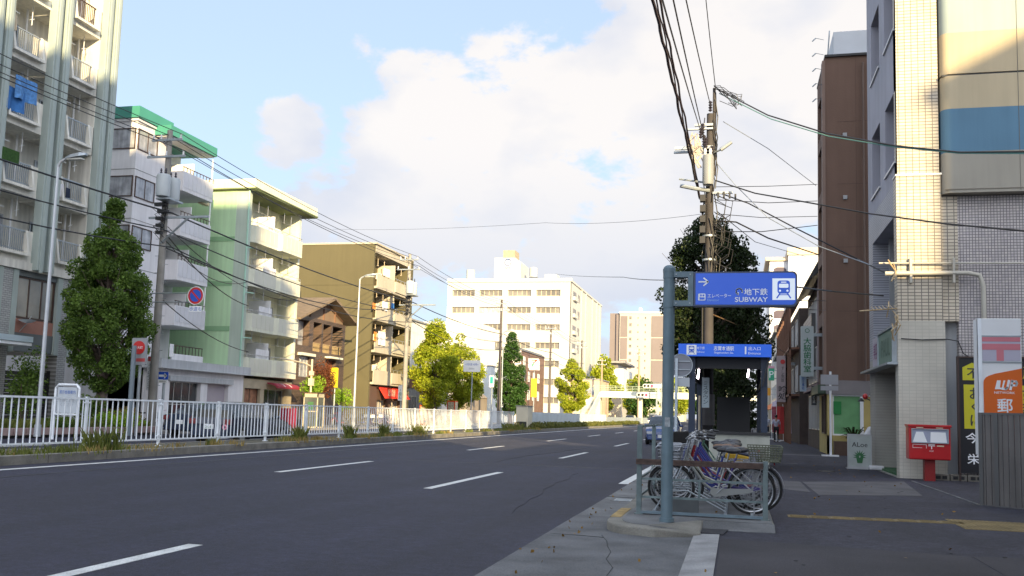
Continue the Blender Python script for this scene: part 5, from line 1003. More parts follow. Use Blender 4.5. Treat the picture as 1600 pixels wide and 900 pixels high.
main = [(1012, -60, -1.75), (1020, 0, -1.62), (1042, 90, -1.55), (1062, 175, -1.5), (1080, 250, -1.42), (1093, 310, -1.35)]
for i, (ox, lbb) in enumerate(((0, 'thickest dark cable bundle descending from top of frame to the right pole'), (13, 'second dark cable twisting beside the thickest bundle'), (7, 'third cable lashed along the dark bundle'))):
    pts = [P(px+ox*(1-j/5.5), py, X=X) for j, (px, py, X) in enumerate(main)]
    pts[0] = pts[1]+(pts[1]-pts[2])*1.0; pts.insert(0, pts[0]+(pts[1]-pts[2])*3)
    b = MB(); fine = []
    for a, c in zip(pts, pts[1:]):
        for q in range(10): fine.append(a.lerp(c, q/10)+V((.014*math.sin(len(fine)*.9+i*2)+g.uniform(-.008, .008), 0, .014*math.cos(len(fine)*.7+i*2)+g.uniform(-.01, .01))))
    fine.append(pts[-1]); fine.append(V((PX-.12, PY-.15, pts[-1].z-.75))); b.tube(fine, [.034, .026, .018][i], 6); b.build('overhead_cable', mat('cable_brownish', (.05, .035, .04), .6, .3, 20), label=lbb, cat='cable', group=gr)
for i, (px, ex, ey, lbb) in enumerate(((1035, 1095, 205, 'leftmost thin wire fanning down to the insulators'), (1052, 1102, 222, 'second thin wire fanning down to the insulators'), (1072, 1111, 168, 'third thin wire reaching the upper insulator'), (1103, 1118, 138, 'near-vertical thin wire ending at the pole tip'))):
    e = P(ex, ey, Y=PY-.3); s_ = P(px, 0, X=-.95 if i == 3 else -1.0); far = s_+(s_-e).normalized()*12; cable([far, s_, e], .014, lbb, gr, .05)
rt = [([(1122, 140, 31), (1200, 180, 29), (1290, 208, 27), (1400, 228, 24), (1500, 238, 22), (1680, 236, 19)], .022, 'double cable from the pole tip sweeping right past the tiled building', wirem), ([(1124, 146, 31), (1205, 186, 29), (1295, 213, 27), (1400, 230, 24), (1500, 239.5, 22), (1680, 240, 19)], .016, 'greenish cable running just under the double cable from the pole tip', mat('cable_teal', (.12, .3, .27), .5, 0)),
      ([(1118, 282, 31), (1180, 302, 30), (1260, 316, 28), (1360, 334, 26), (1480, 350, 23), (1680, 368, 19)], .022, 'dark cable from mid pole crossing below the striped wall', wirem), ([(1120, 300, 31), (1170, 318, 31), (1240, 355, 30), (1340, 405, 29), (1390, 430, 26)], .022, 'cable falling from the pole to the antenna pipes', wirem),
      ([(1120, 255, 31), (1150, 290, 30.5), (1200, 340, 30), (1280, 385, 28.5), (1360, 414, 27)], .014, 'lighter wire crossing the cable that falls to the pipes', galv), ([(1130, 190, 31), (1200, 232, 33), (1275, 290, 40)], .012, 'fine wire from the pole lamp to the brown building', galv),
      ([(1122, 345, 31), (1150, 347, 31), (1200, 372, 32), (1279, 398, 41)], .026, 'short thick cable to the middle of the brown building', wirem), ([(1118, 292, 31), (1200, 291, 35), (1277, 288, 41)], .012, 'fine level wire to the top of the brown building', wirem),
      ([(1118, 312, 31), (1200, 317, 35), (1277, 314, 41)], .014, 'fine level wire just below the first level wire', wirem), ([(1118, 334, 31), (1190, 340, 35), (1277, 338, 41)], .012, 'third fine level wire to the brown building', wirem), ([(1118, 362, 31), (1190, 362, 35), (1277, 352, 41)], .016, 'fourth level wire rising slightly to the brown building', wirem),
      ([(1110, 430, 31), (1190, 442, 26), (1300, 455, 22), (1380, 462, 26)], .02, 'cable passing behind the subway sign to the right', wirem), ([(1112, 460, 31), (1220, 470, 34), (1290, 470, 41)], .016, 'low cable under the subway sign to the brown building', wirem), ([(1110, 490, 31), (1170, 515, 40), (1240, 560, 60)], .02, 'orange-brown cable running down towards the pink sign', mat('cable_orange', (.25, .15, .07), .6, 0)),
      ([(1120, 330, 31), (1180, 378, 45), (1262, 402, 60)], .016, 'wire running down the pavement line past the treetop', wirem), ([(1200, 480, 30), (1290, 485, 41)], .01, 'faint wire over the white distant block', wirem)]
for pts, r, lbb, mm_ in rt:
    pp = [P(px, py, Y=Y) for px, py, Y in pts]
    if pts[-1][0] > 1600: pp.append(pp[-1]+(pp[-1]-pp[-2])*6)
    cable(pp, r, lbb, gr, .0, n=4, mt=mm_)

# ------------------------------------------------------------------ RIGHT 1: tiled corner building
T = thing('tiled_building', 'cream tiled corner building with deep street windows and a painted striped front', 'building', (8, 28.5, 0))
tA = tile('tile_front', (.60, .53, .42), (.50, .44, .34), (.16, .14, .12), .166, .088, 'x', .011, 0, .45, .4); tB = tile('tile_street', (.40, .41, .46), (.36, .37, .42), (.17, .17, .19), .13, .075, 'y', .01, 0, .5, .3)
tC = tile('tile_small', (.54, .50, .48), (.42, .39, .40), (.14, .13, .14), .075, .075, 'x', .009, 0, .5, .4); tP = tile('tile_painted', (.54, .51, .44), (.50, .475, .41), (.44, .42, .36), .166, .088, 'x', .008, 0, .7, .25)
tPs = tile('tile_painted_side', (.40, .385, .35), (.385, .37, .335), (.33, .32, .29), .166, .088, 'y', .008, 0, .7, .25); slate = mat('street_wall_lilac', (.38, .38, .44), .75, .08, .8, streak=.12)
F = FX(4.1, -1); Y0, Y1 = 25.8, 31.4
wh = []; 
for z in (8.42, 12.1, 15.8): wh += [(26.0, 27.75, z, z+1.95), (28.75, 30.45, z, z+1.95)]
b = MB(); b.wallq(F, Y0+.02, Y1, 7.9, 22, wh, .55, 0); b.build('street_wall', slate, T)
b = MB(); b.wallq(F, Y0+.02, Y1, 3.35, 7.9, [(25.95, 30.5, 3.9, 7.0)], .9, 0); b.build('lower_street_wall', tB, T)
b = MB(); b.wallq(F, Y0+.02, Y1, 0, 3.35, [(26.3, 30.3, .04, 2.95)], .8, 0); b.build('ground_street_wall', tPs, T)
for (a, c, z0, z1) in wh: win(F, a, c, z0+.5, z1, T, brownfr, dkglass, d=-.5, n=2); b = MB(); b.fb(F, a, c, z0, z0+.5, -.55, -.45); b.build('window_apron', tB, T); b = MB(); b.fb(F, a-.05, c+.05, z0-.06, z0, -.5, .05); b.build('sill', alu, T)
win(F, 26.2, 28.0, 4.1, 6.9, T, alu, dkglass, d=-.85, n=2); win(F, 28.4, 30.2, 4.1, 6.9, T, alu, dkglass, d=-.85, n=2); b = MB()
for u in (27.3, 28.6, 29.6): b.fb(F, u, u+.12, 3.9, 7, -.5, -.35)
b.build('mullion', alu, T)
b = MB(); b.fb(F, 26.31, 30.29, .04, 2.94, -.79, -.72); b.build('shutter', mat('plywood_brown', (.17, .10, .055), .8, .15, 2), T)
b = MB(); b.box(4.95, 16, Y0+.4, Y1, 0, 22); b.box(4.11, 16, Y1-.02, Y1+.0, 0, 22); b.build('core', grayw, T)
b = MB(); b.box(4.0, 16.1, Y0-.1, Y1+.1, 22, 22.4); b.build('roof', conc, T)
# front: pilaster, lower pilaster, painted base
b = MB(); b.box(4.1, 5.13, Y0, Y0+.42, 7.97, 22); b.build('pilaster', tA, T); b = MB(); b.box(4.06, 5.16, Y0-.04, Y0+.42, 4.1, 7.95); b.build('lower_pilaster', tA, T)
b = MB(); b.box(4.06, 5.2, Y0-.04, Y0+.42, 0, 4.1); b.build('painted_base', tP, T); b = MB(); b.box(4.04, 5.18, Y0-.06, Y0+.42, 7.95, 8.0); b.build('ledge', alu, T)
b = MB(); b.box(5.161, 5.56, Y0+.05, Y0+.42, 4.1, 7.4); b.build('tile_return', tA, T)
b = MB(); b.box(5.56, 16, Y0+.12, Y0+.42, 0, 7.4); b.build('front_tile_wall', tC, T)
bands = [(7.42, 8.5, (.34, .32, .27)), (8.5, 9.66, (.10, .21, .31)), (9.66, 10.55, (.50, .42, .28)), (10.6, 11.72, (.52, .43, .28)), (11.72, 22, (.31, .375, .37))]
nm = ['stone_band', 'blue_band', 'beige_band', 'beige_band_upper', 'pale_band']
for i, (z0, z1, cc) in enumerate(bands):
    b = MB(); r_ = .22; out_ = [(5.18, Y0+.4), (5.18, Y0-.0)]+[(5.18+r_*(1-math.cos(R(t))), Y0-.0-r_*math.sin(R(t))) for t in range(10, 91, 10)]+[(16, Y0-.22), (16, Y0+.4)]
    b.extr([(x, y, z0) for x, y in out_], (0, 0, z1-z0)); b.build('painted_band', mat('paint_'+nm[i], cc, .8, .06, .6, streak=.08, bump=.15, bscale=30), T, smooth=True)
b = MB(); b.box(5.2, 16, Y0-.19, Y0+.3, 10.55, 10.6); b.build('groove', black, T); b = MB(); b.box(5.22, 16, Y0-.235, Y0-.2, 7.5, 7.52); b.build('drip_edge', mat('stone_dark', (.2, .18, .15), .8, .1), T)
b = MB()
for x in (7.0, 9.1, 11.2): b.box(x, x+.012, Y0-.228, Y0-.2, 7.45, 22)
b.build('panel_seam', mat('seam_dark', (.16, .15, .13), .8, 0), T)
# conduit pipes on the front
b = MB(); yq = Y0-.12; zA = P(1500, 410, Y=yq).z; zB = P(1450, 427, Y=yq).z; xc = P(1537, 470, Y=yq).x
b.tube([(3.6, yq, zA), (6.6, yq, zA-.03), (8.5, yq, zA-.03)], .025, 6); b.tube([(3.75, yq, zB), (5.0, yq, zB), (xc-.35, yq, zB), (xc-.08, yq, zB-.06), (xc, yq, zB-.35), (xc, yq, 3.0)], .06, 10)
for px in (1423, 1490): x = P(px, 415, Y=yq).x; b.box(x-.03, x+.03, yq-.04, yq+.1, zB-.25, zA+.12)
b.build('conduit', mat('conduit_beige', (.46, .44, .38), .5, .1), T, smooth=True)
b = MB(); b.tube([P(1408, 529, Y=Y0-.08), P(1440, 531, Y=Y0-.08), P(1480, 530, Y=Y0-.08), P(1497, 533, Y=Y0-.08), P(1505, 552, Y=Y0-.08), P(1520, 562, Y=Y0-.08)], .015, 5); b.build('wire', wirem, T)
t = thing('aerial_antenna', 'rusty yellow aerial antenna projecting from the tiled corner', 'antenna', P(1400, 482, Y=25.5)); c = ORG[t]
rust = mat('antenna_tan', (.45, .34, .20), .6, .2, 8); b = MB(); a = P(1343, 486, Y=25.4); e = P(1402, 482, Y=25.5); b.cyl(a, e, .02)
b.build('boom', rust, t); b = MB(); g = random.Random(2)
for q in range(7): s0 = a.lerp(e, .35+q*.1); b.cyl(s0-V((0, .25, .02)), s0+V((0, .25, .12)), .012, n=4)
b.build('element', rust, t); b = MB()
for q in range(7): s0 = P(g.uniform(1388, 1404), g.uniform(470, 510), Y=25.4); b.tube([s0, s0+V((g.uniform(-.2, .2), -.1, -.15)), s0+V((g.uniform(-.1, .1), .1, -.4))], .016, 5)
b.build('mount', rust, t)
t = thing('cable_bracket', 'tangled cable bracket where wires meet the tiled corner', 'bracket', P(1392, 428, Y=25.6)); b = MB()
for q in range(7): s0 = P(g.uniform(1383, 1402), g.uniform(405, 440), Y=25.5); b.tube([s0, P(1400, 424, Y=25.6)], .018, 5)
b.build('mount', rust, t)
t = thing('shop_sign', 'pale green sign board above the recessed entrance of the tiled building', 'sign', (4.0, 28, 3.2)); b = MB(); b.fb(F, 26.0, 28.6, 3.05, 3.95, .02, .12); b.build('board', mat('sign_pale_green', (.16, .24, .19), .5, .1, 3), t); b = MB()
for (a, c, z0, z1) in ((25.95, 28.65, 3.95, 4.0), (25.95, 28.65, 3.0, 3.05), (25.95, 26.0, 3.05, 3.95), (28.6, 28.65, 3.05, 3.95)): b.fb(F, a, c, z0, z1, 0, .16)
b.build('frame', galv, t)
FM = Face((4.1, 0, 0), (0, -1, 0), (-1, 0, 0)); text('PAUL', FM, -27.3, 3.5, .5, mat('sign_ink_green', (.06, .12, .09), .5, 0), t, w=1.5, d=.125)
t = thing('shop_sign', 'white panel with purple lettering left of the pale green sign', 'sign', (4.0, 29.4, 3.2)); b = MB(); b.fb(F, 28.8, 30.0, 3.1, 3.95, .02, .1); b.build('board', mat('board_lilac_white', (.45, .42, .48), .5, .05), t); text('美容', FM, -29.4, 3.55, .5, mat('purple_ink', (.2, .03, .15), .5, 0), t, d=.11, vert=False, w=.7)
b = MB(); b.fb(F, 25.82, 31.3, 2.96, 3.02, .01, .3); b.build('sign_ledge', galv, T)
t = thing('framed_poster', 'small framed notice on the brown boards of the recessed entrance', 'poster', (4.8, 28, 1.7)); b = MB(); b.fb(F, 26.6, 27.7, 1.75, 2.35, -.71, -.68); b.build('board', white, t); b = MB(); b.fb(F, 26.7, 27.6, 1.83, 2.27, -.68, -.675); b.build('picture', mat('poster_grey', (.25, .27, .3), .5, .5, 8), t)
t = thing('banner', 'dirty yellow strip notice below the framed poster', 'notice', (4.8, 28.5, 1.4)); b = MB(); b.fb(F, 26.5, 29.2, 1.35, 1.6, -.71, -.69); b.build('board', mat('strip_yellow', (.32, .23, .07), .7, .3, 5), t)
b = MB(); b.box(4.15, 5.0, 26.0, 31.3, .03, .1); st('entrance_mat', b, mat('mat_green', (.04, .12, .05), .9, .2, 4))
for (x, y, z, lb) in ((5.45, 25.5, .04, 'concrete kerb blocks with holes under the tiled front'),):
    t = thing('concrete_blocks', lb, 'concrete blocks', (x, y, z)); b = MB()
    for q in range(3):
        x0_ = 4.78+q*.4; b.box(x0_, x0_+.38, 25.35, 25.55, .04, .2)
    b.build('block', mat('block_brown_grey', (.15, .14, .12), .9, .2, 6), t, bevel=.008)
    for q in range(3): b = MB(); x0_ = 4.78+q*.4; b.box(x0_+.06, x0_+.17, 25.344, 25.35, .08, .16); b.box(x0_+.21, x0_+.32, 25.344, 25.35, .08, .16); b.build('hole', black, t)
# yellow and black estate agent boards
def agent(x0, x1, lb, rows):
    y = 25.35; F_ = FY(y); t = thing('agency_board', lb, 'sign', (x0, y, .1)); zt = 3.12
    b = MB(); b.fb(F_, x0, x1, .25, zt, -.1, 0); b.build('board', mat('board_black', (.014, .014, .018), .45, .1), t); b = MB(); b.fb(F_, x0+.1, x1-.02, 1.35, 2.45, 0, .006); b.build('yellow_panel', mat('panel_yellow', (.52, .48, .02), .5, .05), t)
    b = MB(); b.fb(F_, x0-.04, x0, .05, zt+.04, -.12, .03); b.fb(F_, x0, x1, zt, zt+.04, -.12, .03); b.build('frame', mat('frame_brown', (.05, .03, .025), .5, .1), t); return t, F_
t, F_ = agent(5.42, 7.3, 'black and yellow property agency board behind the postal sign', None)
b = MB(); b.extr([F_.p(u, z, .0) for u, z in [(5.50, 2.56), (6.0, 2.56), (6.0, 2.88), (5.72, 3.0), (5.50, 2.88)]], F_.N*.008); b.build('house_shape', mat('panel_yellow', (.52, .48, .02), .5, .05), t)
text('不', F_, 5.74, 2.73, .26, dtext, t, d=.012, bold=.01); text('動産', F_, 6.85, 2.78, .34, mat('panel_yellow', (.5, .5, .02)), t, d=.012); text('お\nく\nに', F_, 5.80, 1.9, .95, dtext, t, d=.01, bold=.01); text('す\nま\nい', F_, 6.95, 1.9, .95, dtext, t, d=.01, bold=.01)
text('今津', F_, 5.85, 1.12, .26, wtext, t, d=.006, w=.62, bold=.012); text('栄店', F_, 5.88, .60, .26, wtext, t, d=.006, w=.62, bold=.012)
# ------------------------------------------------------------------ post office sign, grey fence, post box
jy = 18.3; F_ = FY(jy); t = thing('postal_sign', 'tall white and orange post office pillar sign standing behind the grey fence', 'sign', (4.6, jy, .04)); x0, x1 = 4.235, 4.955
b = MB(); b.fb(F_, x0, x1, .9, 3.37, -.32, 0); b.build('cabinet', white, t, bevel=.01); b = MB(); b.box(x0-.0, x0+.06, jy-.03, jy+.05, .04, 3.37); b.box(x0+.3, x0+.5, jy+.05, jy+.2, .04, .9); b.build('pole', whitepaint, t)
pk = mat('postal_pink', (.62, .20, .24), .5, .05); b = MB(); b.fb(F_, x0+.07, x1-.02, 2.60, 3.03, 0, .006); b.build('panel', mat('panel_lilac_white', (.48, .46, .56), .5, .04), t)
b = MB(); b.fb(F_, x0+.07, x1-.02, 2.95, 3.03, .006, .01); b.fb(F_, x0+.07, x1-.02, 2.80, 2.91, .006, .01); b.fb(F_, 4.54, 4.66, 2.60, 2.80, .006, .01); b.build('postal_mark', pk, t)
b = MB(); b.fb(F_, x0, x1, 3.035, 3.06, 0, .012); b.fb(F_, x0, x1, 2.565, 2.59, 0, .012); b.fb(F_, x0, x0+.02, 2.59, 3.035, 0, .012); b.build('trim', galv, t)
ora = mat('postal_orange', (.68, .13, .012), .45, .04); pts = [(x0+.08, .92), (x0+.08, 2.20)]+[(x0+.08+.14*(1-math.cos(R(a))), 2.20+.14*math.sin(R(a))) for a in (20, 45, 70)]+[(x0+.28, 2.37), (x0+.5, 2.42), (x1-.005, 2.47), (x1-.005, .92)]
b = MB(); b.extr([F_.p(u, z, .001) for u, z in pts], F_.N*.005); b.build('orange_panel', ora, t)
shapes(F_, [[(4.50, 2.09), (4.635, 2.09), (4.675, 2.25), (4.54, 2.25)]], wtext, t, d=.008); shapes(F_, [[(4.585, 2.12), (4.615, 2.12), (4.645, 2.25), (4.60, 2.25)]], ora, t, d=.0085)
shapes(F_, stroke([(4.735, 2.25), (4.705, 2.12), (4.68, 2.095), (4.62, 2.10)], .04)+stroke([(4.755, 2.09), (4.79, 2.25)], .04)+stroke([(4.78, 2.235), (4.85, 2.235), (4.865, 2.20), (4.85, 2.165), (4.77, 2.165)], .035), wtext, t, d=.0095)
text('NETWORK', F_, 4.66, 2.03, .042, wtext, t, d=.008, bold=.01, w=.34); text('郵', F_, 4.66, 1.80, .25, wtext, t, d=.008, bold=.012); text('便', F_, 4.66, 1.48, .25, wtext, t, d=.008, bold=.012); text('局', F_, 4.66, 1.16, .25, wtext, t, d=.008, bold=.012)
t = thing('grey_fence', 'dark grey corrugated fence at the right edge of the pavement', 'fence', (4.8, 17.5, .04)); b = MB(); a0, a1 = V((4.17, 18.0, 0)), V((6.3, 16.2, 0)); dd = (a1-a0).normalized(); nn = V((-dd.y, dd.x, 0))*-1; Fg = Face(a0, dd, V((dd.y, -dd.x, 0)))
for q in range(28): b.fb(Fg, q*.1, q*.1+.085, .06, 1.62, -.03, 0)
b.build('panel', mat('fence_grey_brown', (.135, .125, .12), .7, .12, 2, streak=.3), t); b = MB()
for q in (0, .27, 2.5): b.fb(Fg, q-.02, q+.05, .04, 1.66, -.08, .02)
b.fb(Fg, 0, 2.8, 1.62, 1.66, -.05, .01); b.fb(Fg, 0, 2.8, -.06, .06, -.09, .03); b.build('frame', mat('fence_frame', (.10, .10, .10), .6, .1), t)
b = MB(); b.box(4.12, 4.15, 18.0, 24.5, .04, .055); st('pavement_edge', b, conc)
t = thing('post_box', 'red Japanese post box on a red pedestal against the tiled building', 'post box', (4.62, 25.0, .04)); y = 25.0; F_ = FY(y-.25); x0, x1 = 4.12, 5.08; prd = mat('post_red', (.42, .012, .015), .35, .08, 3, coat=.3)
b = MB(); b.box(x0, x1, y-.25, y+.2, .56, 1.42); b.build('box', prd, t, bevel=.03); b = MB(); b.box(x0-.02, x1+.02, y-.28, y+.22, 1.36, 1.42); b.build('lid', prd, t, bevel=.01)
b = MB(); b.box(4.5, 4.74, y-.12, y+.12, .04, .56); b.build('pedestal', mat('post_red_dark', (.22, .01, .01), .5, .1), t)
b = MB(); 
for a, c in ((x0+.07, x0+.47), (x0+.49, x1-.06)): b.extr([F_.p(a, .98, .01), F_.p(c, .98, .01), F_.p(c, 1.02, .05), F_.p(c, 1.28, .05), F_.p(a, 1.28, .05), F_.p(a, 1.02, .05)], F_.N*.0)
b.v = []; b.f = []; b.mi = []
b.fb(F_, x0+.06, x1-.05, .965, .985, 0, .03); b.fb(F_, x0+.06, x1-.05, 1.30, 1.32, 0, .03); b.fb(F_, x0+.06, x0+.08, .985, 1.30, 0, .03); b.fb(F_, x1-.07, x1-.05, .985, 1.3, 0, .03); b.build('slot_frame', galv, t)
b = MB(); b.fb(F_, x0+.08, x1-.07, .985, 1.3, .001, .006); b.build('slot_panel', mat('slot_grey', (.30, .32, .42), .5, .1, 4), t)
b = MB(); b.extr([F_.p(u, z, .008) for u, z in [(x0+.09, .99), (x0+.42, .99), (x0+.33, 1.24), (x0+.17, 1.24)]], F_.N*.004); b.extr([F_.p(u, z, .008) for u, z in [(x0+.49, .99), (x1-.09, .99), (x1-.12, 1.24), (x0+.50, 1.24)]], F_.N*.004); b.build('flap', white, t)
b = MB()
for u in (x0+.17, x0+.62): b.fb(F_, u, u+.16, 1.335, 1.355, .03, .034)
b.fb(F_, x0+.64, x0+.8, .89, .92, .002, .006); b.build('label_plate', clC, t)
shapes(F_, stroke([(x0+.09, .93), (x0+.40, .93), (x0+.40, .84)], .008)+stroke([(x0+.09, .93), (x0+.09, .85), (x0+.30, .85)], .008), wtext, t)
shapes(F_, stroke([(x0+.45, .935), (x0+.59, .935)], .018)+stroke([(x0+.45, .905), (x0+.59, .905)], .018)+stroke([(x0+.52, .905), (x0+.52, .83)], .022), wtext, t, 'postal_mark'); text('POST', F_, x0+.52, .775, .03, wtext, t)

# ------------------------------------------------------------------ RIGHT 2: brown pencil building
T = thing('brown_building', 'slim tall brown building with white rooftop box and yellow ground floor', 'building', (5, 44, 0)); bw_ = mat('brown_render', (.155, .095, .07), .9, .07, .8, bump=.5, bscale=12, streak=.06)
F = FX(3.72, -1); fl = [3.4, 6.3, 9.1, 11.9, 14.6]
b = MB(); b.box(3.72+.5, 14, 42, 46, 3.2, 17.6); b.box(3.72, 4.22, 42, 42.35, 3.2, 17.6); b.box(3.72, 4.22, 45.6, 46, 3.2, 17.6)
for z in fl+[17.0]: b.box(3.72, 4.22, 42.35, 45.6, z-.55, z+.05 if z < 17 else 17.6)
b.build('wall', bw_, T); b = MB(); b.box(3.60, 3.72, 41.95, 42.5, 3.2, 17.4); b.build('edge_pilaster', mat('brown_light', (.22, .15, .12), .8, .08), T)
for z in fl: win(F, 42.4, 45.55, z+.05, z+2.25, T, alu, mat('teal_glass', (.10, .16, .17), .15, .3, .6, spec=.7), d=-.45, n=3)
b = MB()
for z in (6.2, 9.0, 11.8, 14.6): b.fb(FY(42), 4.23, 14, z-.012, z, 0, .006)
b.fb(FY(42), 5.0, 5.01, 3.2, 17.6, 0, .006); b.build('render_joint', mat('joint_brown', (.09, .055, .045), .9, 0), T)
b = MB(); b.cyl((5.3, 41.9, 3.2), (5.3, 41.9, 17.2), .05, n=8); b.build('rainwater_pipe', mat('pipe_brown', (.13, .085, .065), .6, .1), T)
for z in (8.3, 11.1, 13.9): b = MB(); b.fb(FY(42), 4.45, 4.62, z, z+.17, 0, .06); b.build('vent_cap', alu, T)
b = MB(); b.box(4.1, 14, 42.1, 46, 17.6, 18.75); b.build('rooftop_box', mat('roof_white', (.55, .58, .62), .6, .05), T); b = MB(); b.box(3.7, 14, 41.9, 46.1, 17.55, 17.65); b.build('coping', black, T)
b = MB(); g = random.Random(9)
for z in (18.5, 17.8, 17.1, 16.4, 15.7): c = V((3.7, 42.3, z)); b.cyl(c, c+V((-.35, -.1, .06)), .012, n=4); b.cyl(c+V((-.35, -.1, .06)), c+V((-.5, -.1, -.08)), .03, n=5)
b.cyl((3.7, 42.3, 15.5), (3.95, 42.3, 18.9), .03, n=5); b.build('rooftop_rods', galv, T)
F_ = FY(42.0); yw = mat('yellow_wall', (.46, .36, .13), .8, .12, 1.5); b = MB(); b.box(3.75, 3.95, 42.0, 46, .0, 3.2); b.box(3.95, 14, 42.4, 46, 0, 3.2); b.fb(F_, 3.75, 6.5, 0, .85, -.3, 0); b.build('ground_wall', yw, T)
b = MB(); b.fb(F_, 3.7, 8, 2.6, 3.2, -.3, .05); b.build('fascia', mat('fascia_grey', (.22, .2, .2), .7, .1), T)
w1 = win(F_, 3.95, 5.15, .85, 2.6, T, white, mat('glass_green', (.16, .36, .16), .3, .15, 2), d=-.1, n=1, name='shop_window', fw=.07); win(F_, 5.15, 6.5, .85, 2.6, T, white, yw, d=-.1, n=1, name='shop_window', fw=.07); b = MB(); b.fb(F_, 4.0, 4.32, 1.75, 2.3, -.05, -.03); b.build('green_notice', mat('notice_green', (.02, .22, .05), .5, .05), T)
win(F, 42.4, 43.8, .9, 2.6, T, brownfr, dkglass, d=.0, n=2); b = MB(); b.fb(F, 42.05, 45.9, 2.62, 3.0, .03, .35); b.build('street_sign_board', mat('sign_dark_green', (.05, .08, .05), .5, .1), T)
b = MB(); b.box(5.8, 14, 32.5, 41.9, .04, .06); st('car_park', b, asphalt2)
t = thing('planter', 'brown planter with a spiky cycad by the yellow ground floor', 'planter', (4.7, 41.3, .04)); b = MB(); b.box(3.95, 5.6, 41.0, 41.6, .04, .62); b.build('box', mat('planter_brown', (.09, .055, .04), .8, .15), t); b = MB(); g = np.random.default_rng(8)
for q in range(46):
    a = g.uniform(0, 6.28); e = g.uniform(.15, 1.2); L_ = g.uniform(.45, .75); p0 = V((4.75, 41.3, .7)); p1 = p0+V((math.cos(a)*L_*.6, math.sin(a)*L_*.5, L_*math.sin(e)*.9)); p2 = p1+V((math.cos(a)*L_*.5, math.sin(a)*L_*.4, -.1))
    s_ = V((-math.sin(a), math.cos(a), 0))*.05; b.poly([p0-s_*.3, p0+s_*.3, p1+s_, p1-s_]); b.poly([p1-s_, p1+s_, p2])
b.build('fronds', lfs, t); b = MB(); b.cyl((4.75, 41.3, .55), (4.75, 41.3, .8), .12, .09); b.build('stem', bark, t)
t = thing('sign_pole', 'white pole with two plates seen from behind by the yellow wall', 'sign post', (3.45, 38.2, .04)); c = P(1298, 713, Z=.04); x, y = c.x, c.y; ORG[t] = V((x, y, .04)); t.location = ORG[t]; zt = P(1290, 590, Y=y).z
b = MB(); b.cyl((x, y, .04), (x, y, zt+.25), .045, n=8); b.build('pole', white, t); F_ = FY(y-.06)
for z0, z1 in ((zt-.28, zt+.12), (zt-.52, zt-.34)): b = MB(); b.fb(F_, x-.38, x+.30, z0, z1, -.02, 0); b.build('plate', mat('plate_back', (.36, .36, .38), .5, .1), t)
b = MB(); b.box(x-.35, x+.3, y-.2, y+.1, .04, .1); b.build('base', white, t)
# street side A-board with leaf drawing
t = thing('a_board', 'white pavement sign lettered ALoe with a green plant drawing', 'pavement sign', (3.3, 30, .04)); c = P(1342, 733, Z=.04); y = c.y; F_ = FY(y); xa = P(1326, 733, Y=y).x; xb = P(1361, 733, Y=y).x; zt = P(1342, 680, Y=y).z; ORG[t] = V((c.x, y, .04)); t.location = ORG[t]; xm = (xa+xb)/2
b = MB(); b.fb(F_, xa, xb, .12, zt, -.04, 0); b.build('board', mat('board_greenish_white', (.42, .46, .44), .5, .08, 4), t); b = MB()
for a, c_, z0, z1 in ((xa-.03, xa, .08, zt+.03), (xb, xb+.03, .08, zt+.03), (xa, xb, zt, zt+.03), (xa, xb, .08, .12)): b.fb(F_, a, c_, z0, z1, -.05, .01)
b.fb(F_, xa-.05, xb+.05, .04, .08, -.3, .1); b.build('frame', alu, t); text('ALoe', F_, xm, zt-.28, .14, dtext, t, w=(xb-xa)*.7, d=.008)
b = MB(); lg = mat('drawing_green', (.04, .16, .06), .6, .1)
for q in range(9): a = R(90+(q-4)*26); r_ = .2; b.poly([F_.p(xm+math.cos(a)*r_*k_+math.sin(a)*w_, .42+math.sin(a)*r_*k_-math.cos(a)*w_, .008+q*.0004) for k_, w_ in ((.1, .035), (1, 0), (.1, -.035))])
b.poly([F_.p(xm-.1, .38, .012), F_.p(xm-.07, .22, .012), F_.p(xm+.07, .22, .012), F_.p(xm+.1, .38, .012)]); b.build('plant_drawing', lg, t)
t = thing('sand_bag', 'white wrapped weight lying at the foot of the lettered pavement sign', 'weight bag', (xb+.15, y-.1, .04)); b = MB(); b.box(xb-.08, xb+.34, y-.25, y-.02, .04, .17); b.build('bag', clW, t, bevel=.04)
t = thing('covered_stand', 'stack covered with a white sheet behind the lettered sign', 'stand', (4.0, 31.3, .04)); x = P(1372, 720, Y=31.8).x; b = MB(); b.box(x-.35, x+.25, 31.6, 32.1, .04, .75); b.build('box', mat('box_dark', (.06, .05, .04), .7, .2), t); b = MB(); b.extr([(x-.42, 31.55, .7), (x-.40, 31.55, 1.05), (x-.25, 31.55, 1.3), (x+.1, 31.55, 1.33), (x+.3, 31.55, 1.1), (x+.3, 31.55, .7)], (0, .6, 0)); b.build('cover', clW, t, bevel=.04)
t = thing('wall_lamp', 'small red lamp on a bracket against the yellow wall', 'lamp', P(1353, 622, Y=33)); c = ORG[t]; b = MB(); b.tube([c+V((.45, -.6, -.35)), c+V((.2, -.4, -.15)), c], .02, 5); b.build('bracket', black, t); b = MB(); b.ell(tuple(c+V((-.02, 0, .05))), .09, .09, .1); b.build('shade', red, t, smooth=True); b = MB(); b.lathe(c+V((-.15, 0, -.12)), [(.12, 0), (.02, .12)], 10); b.build('cone', black, t)

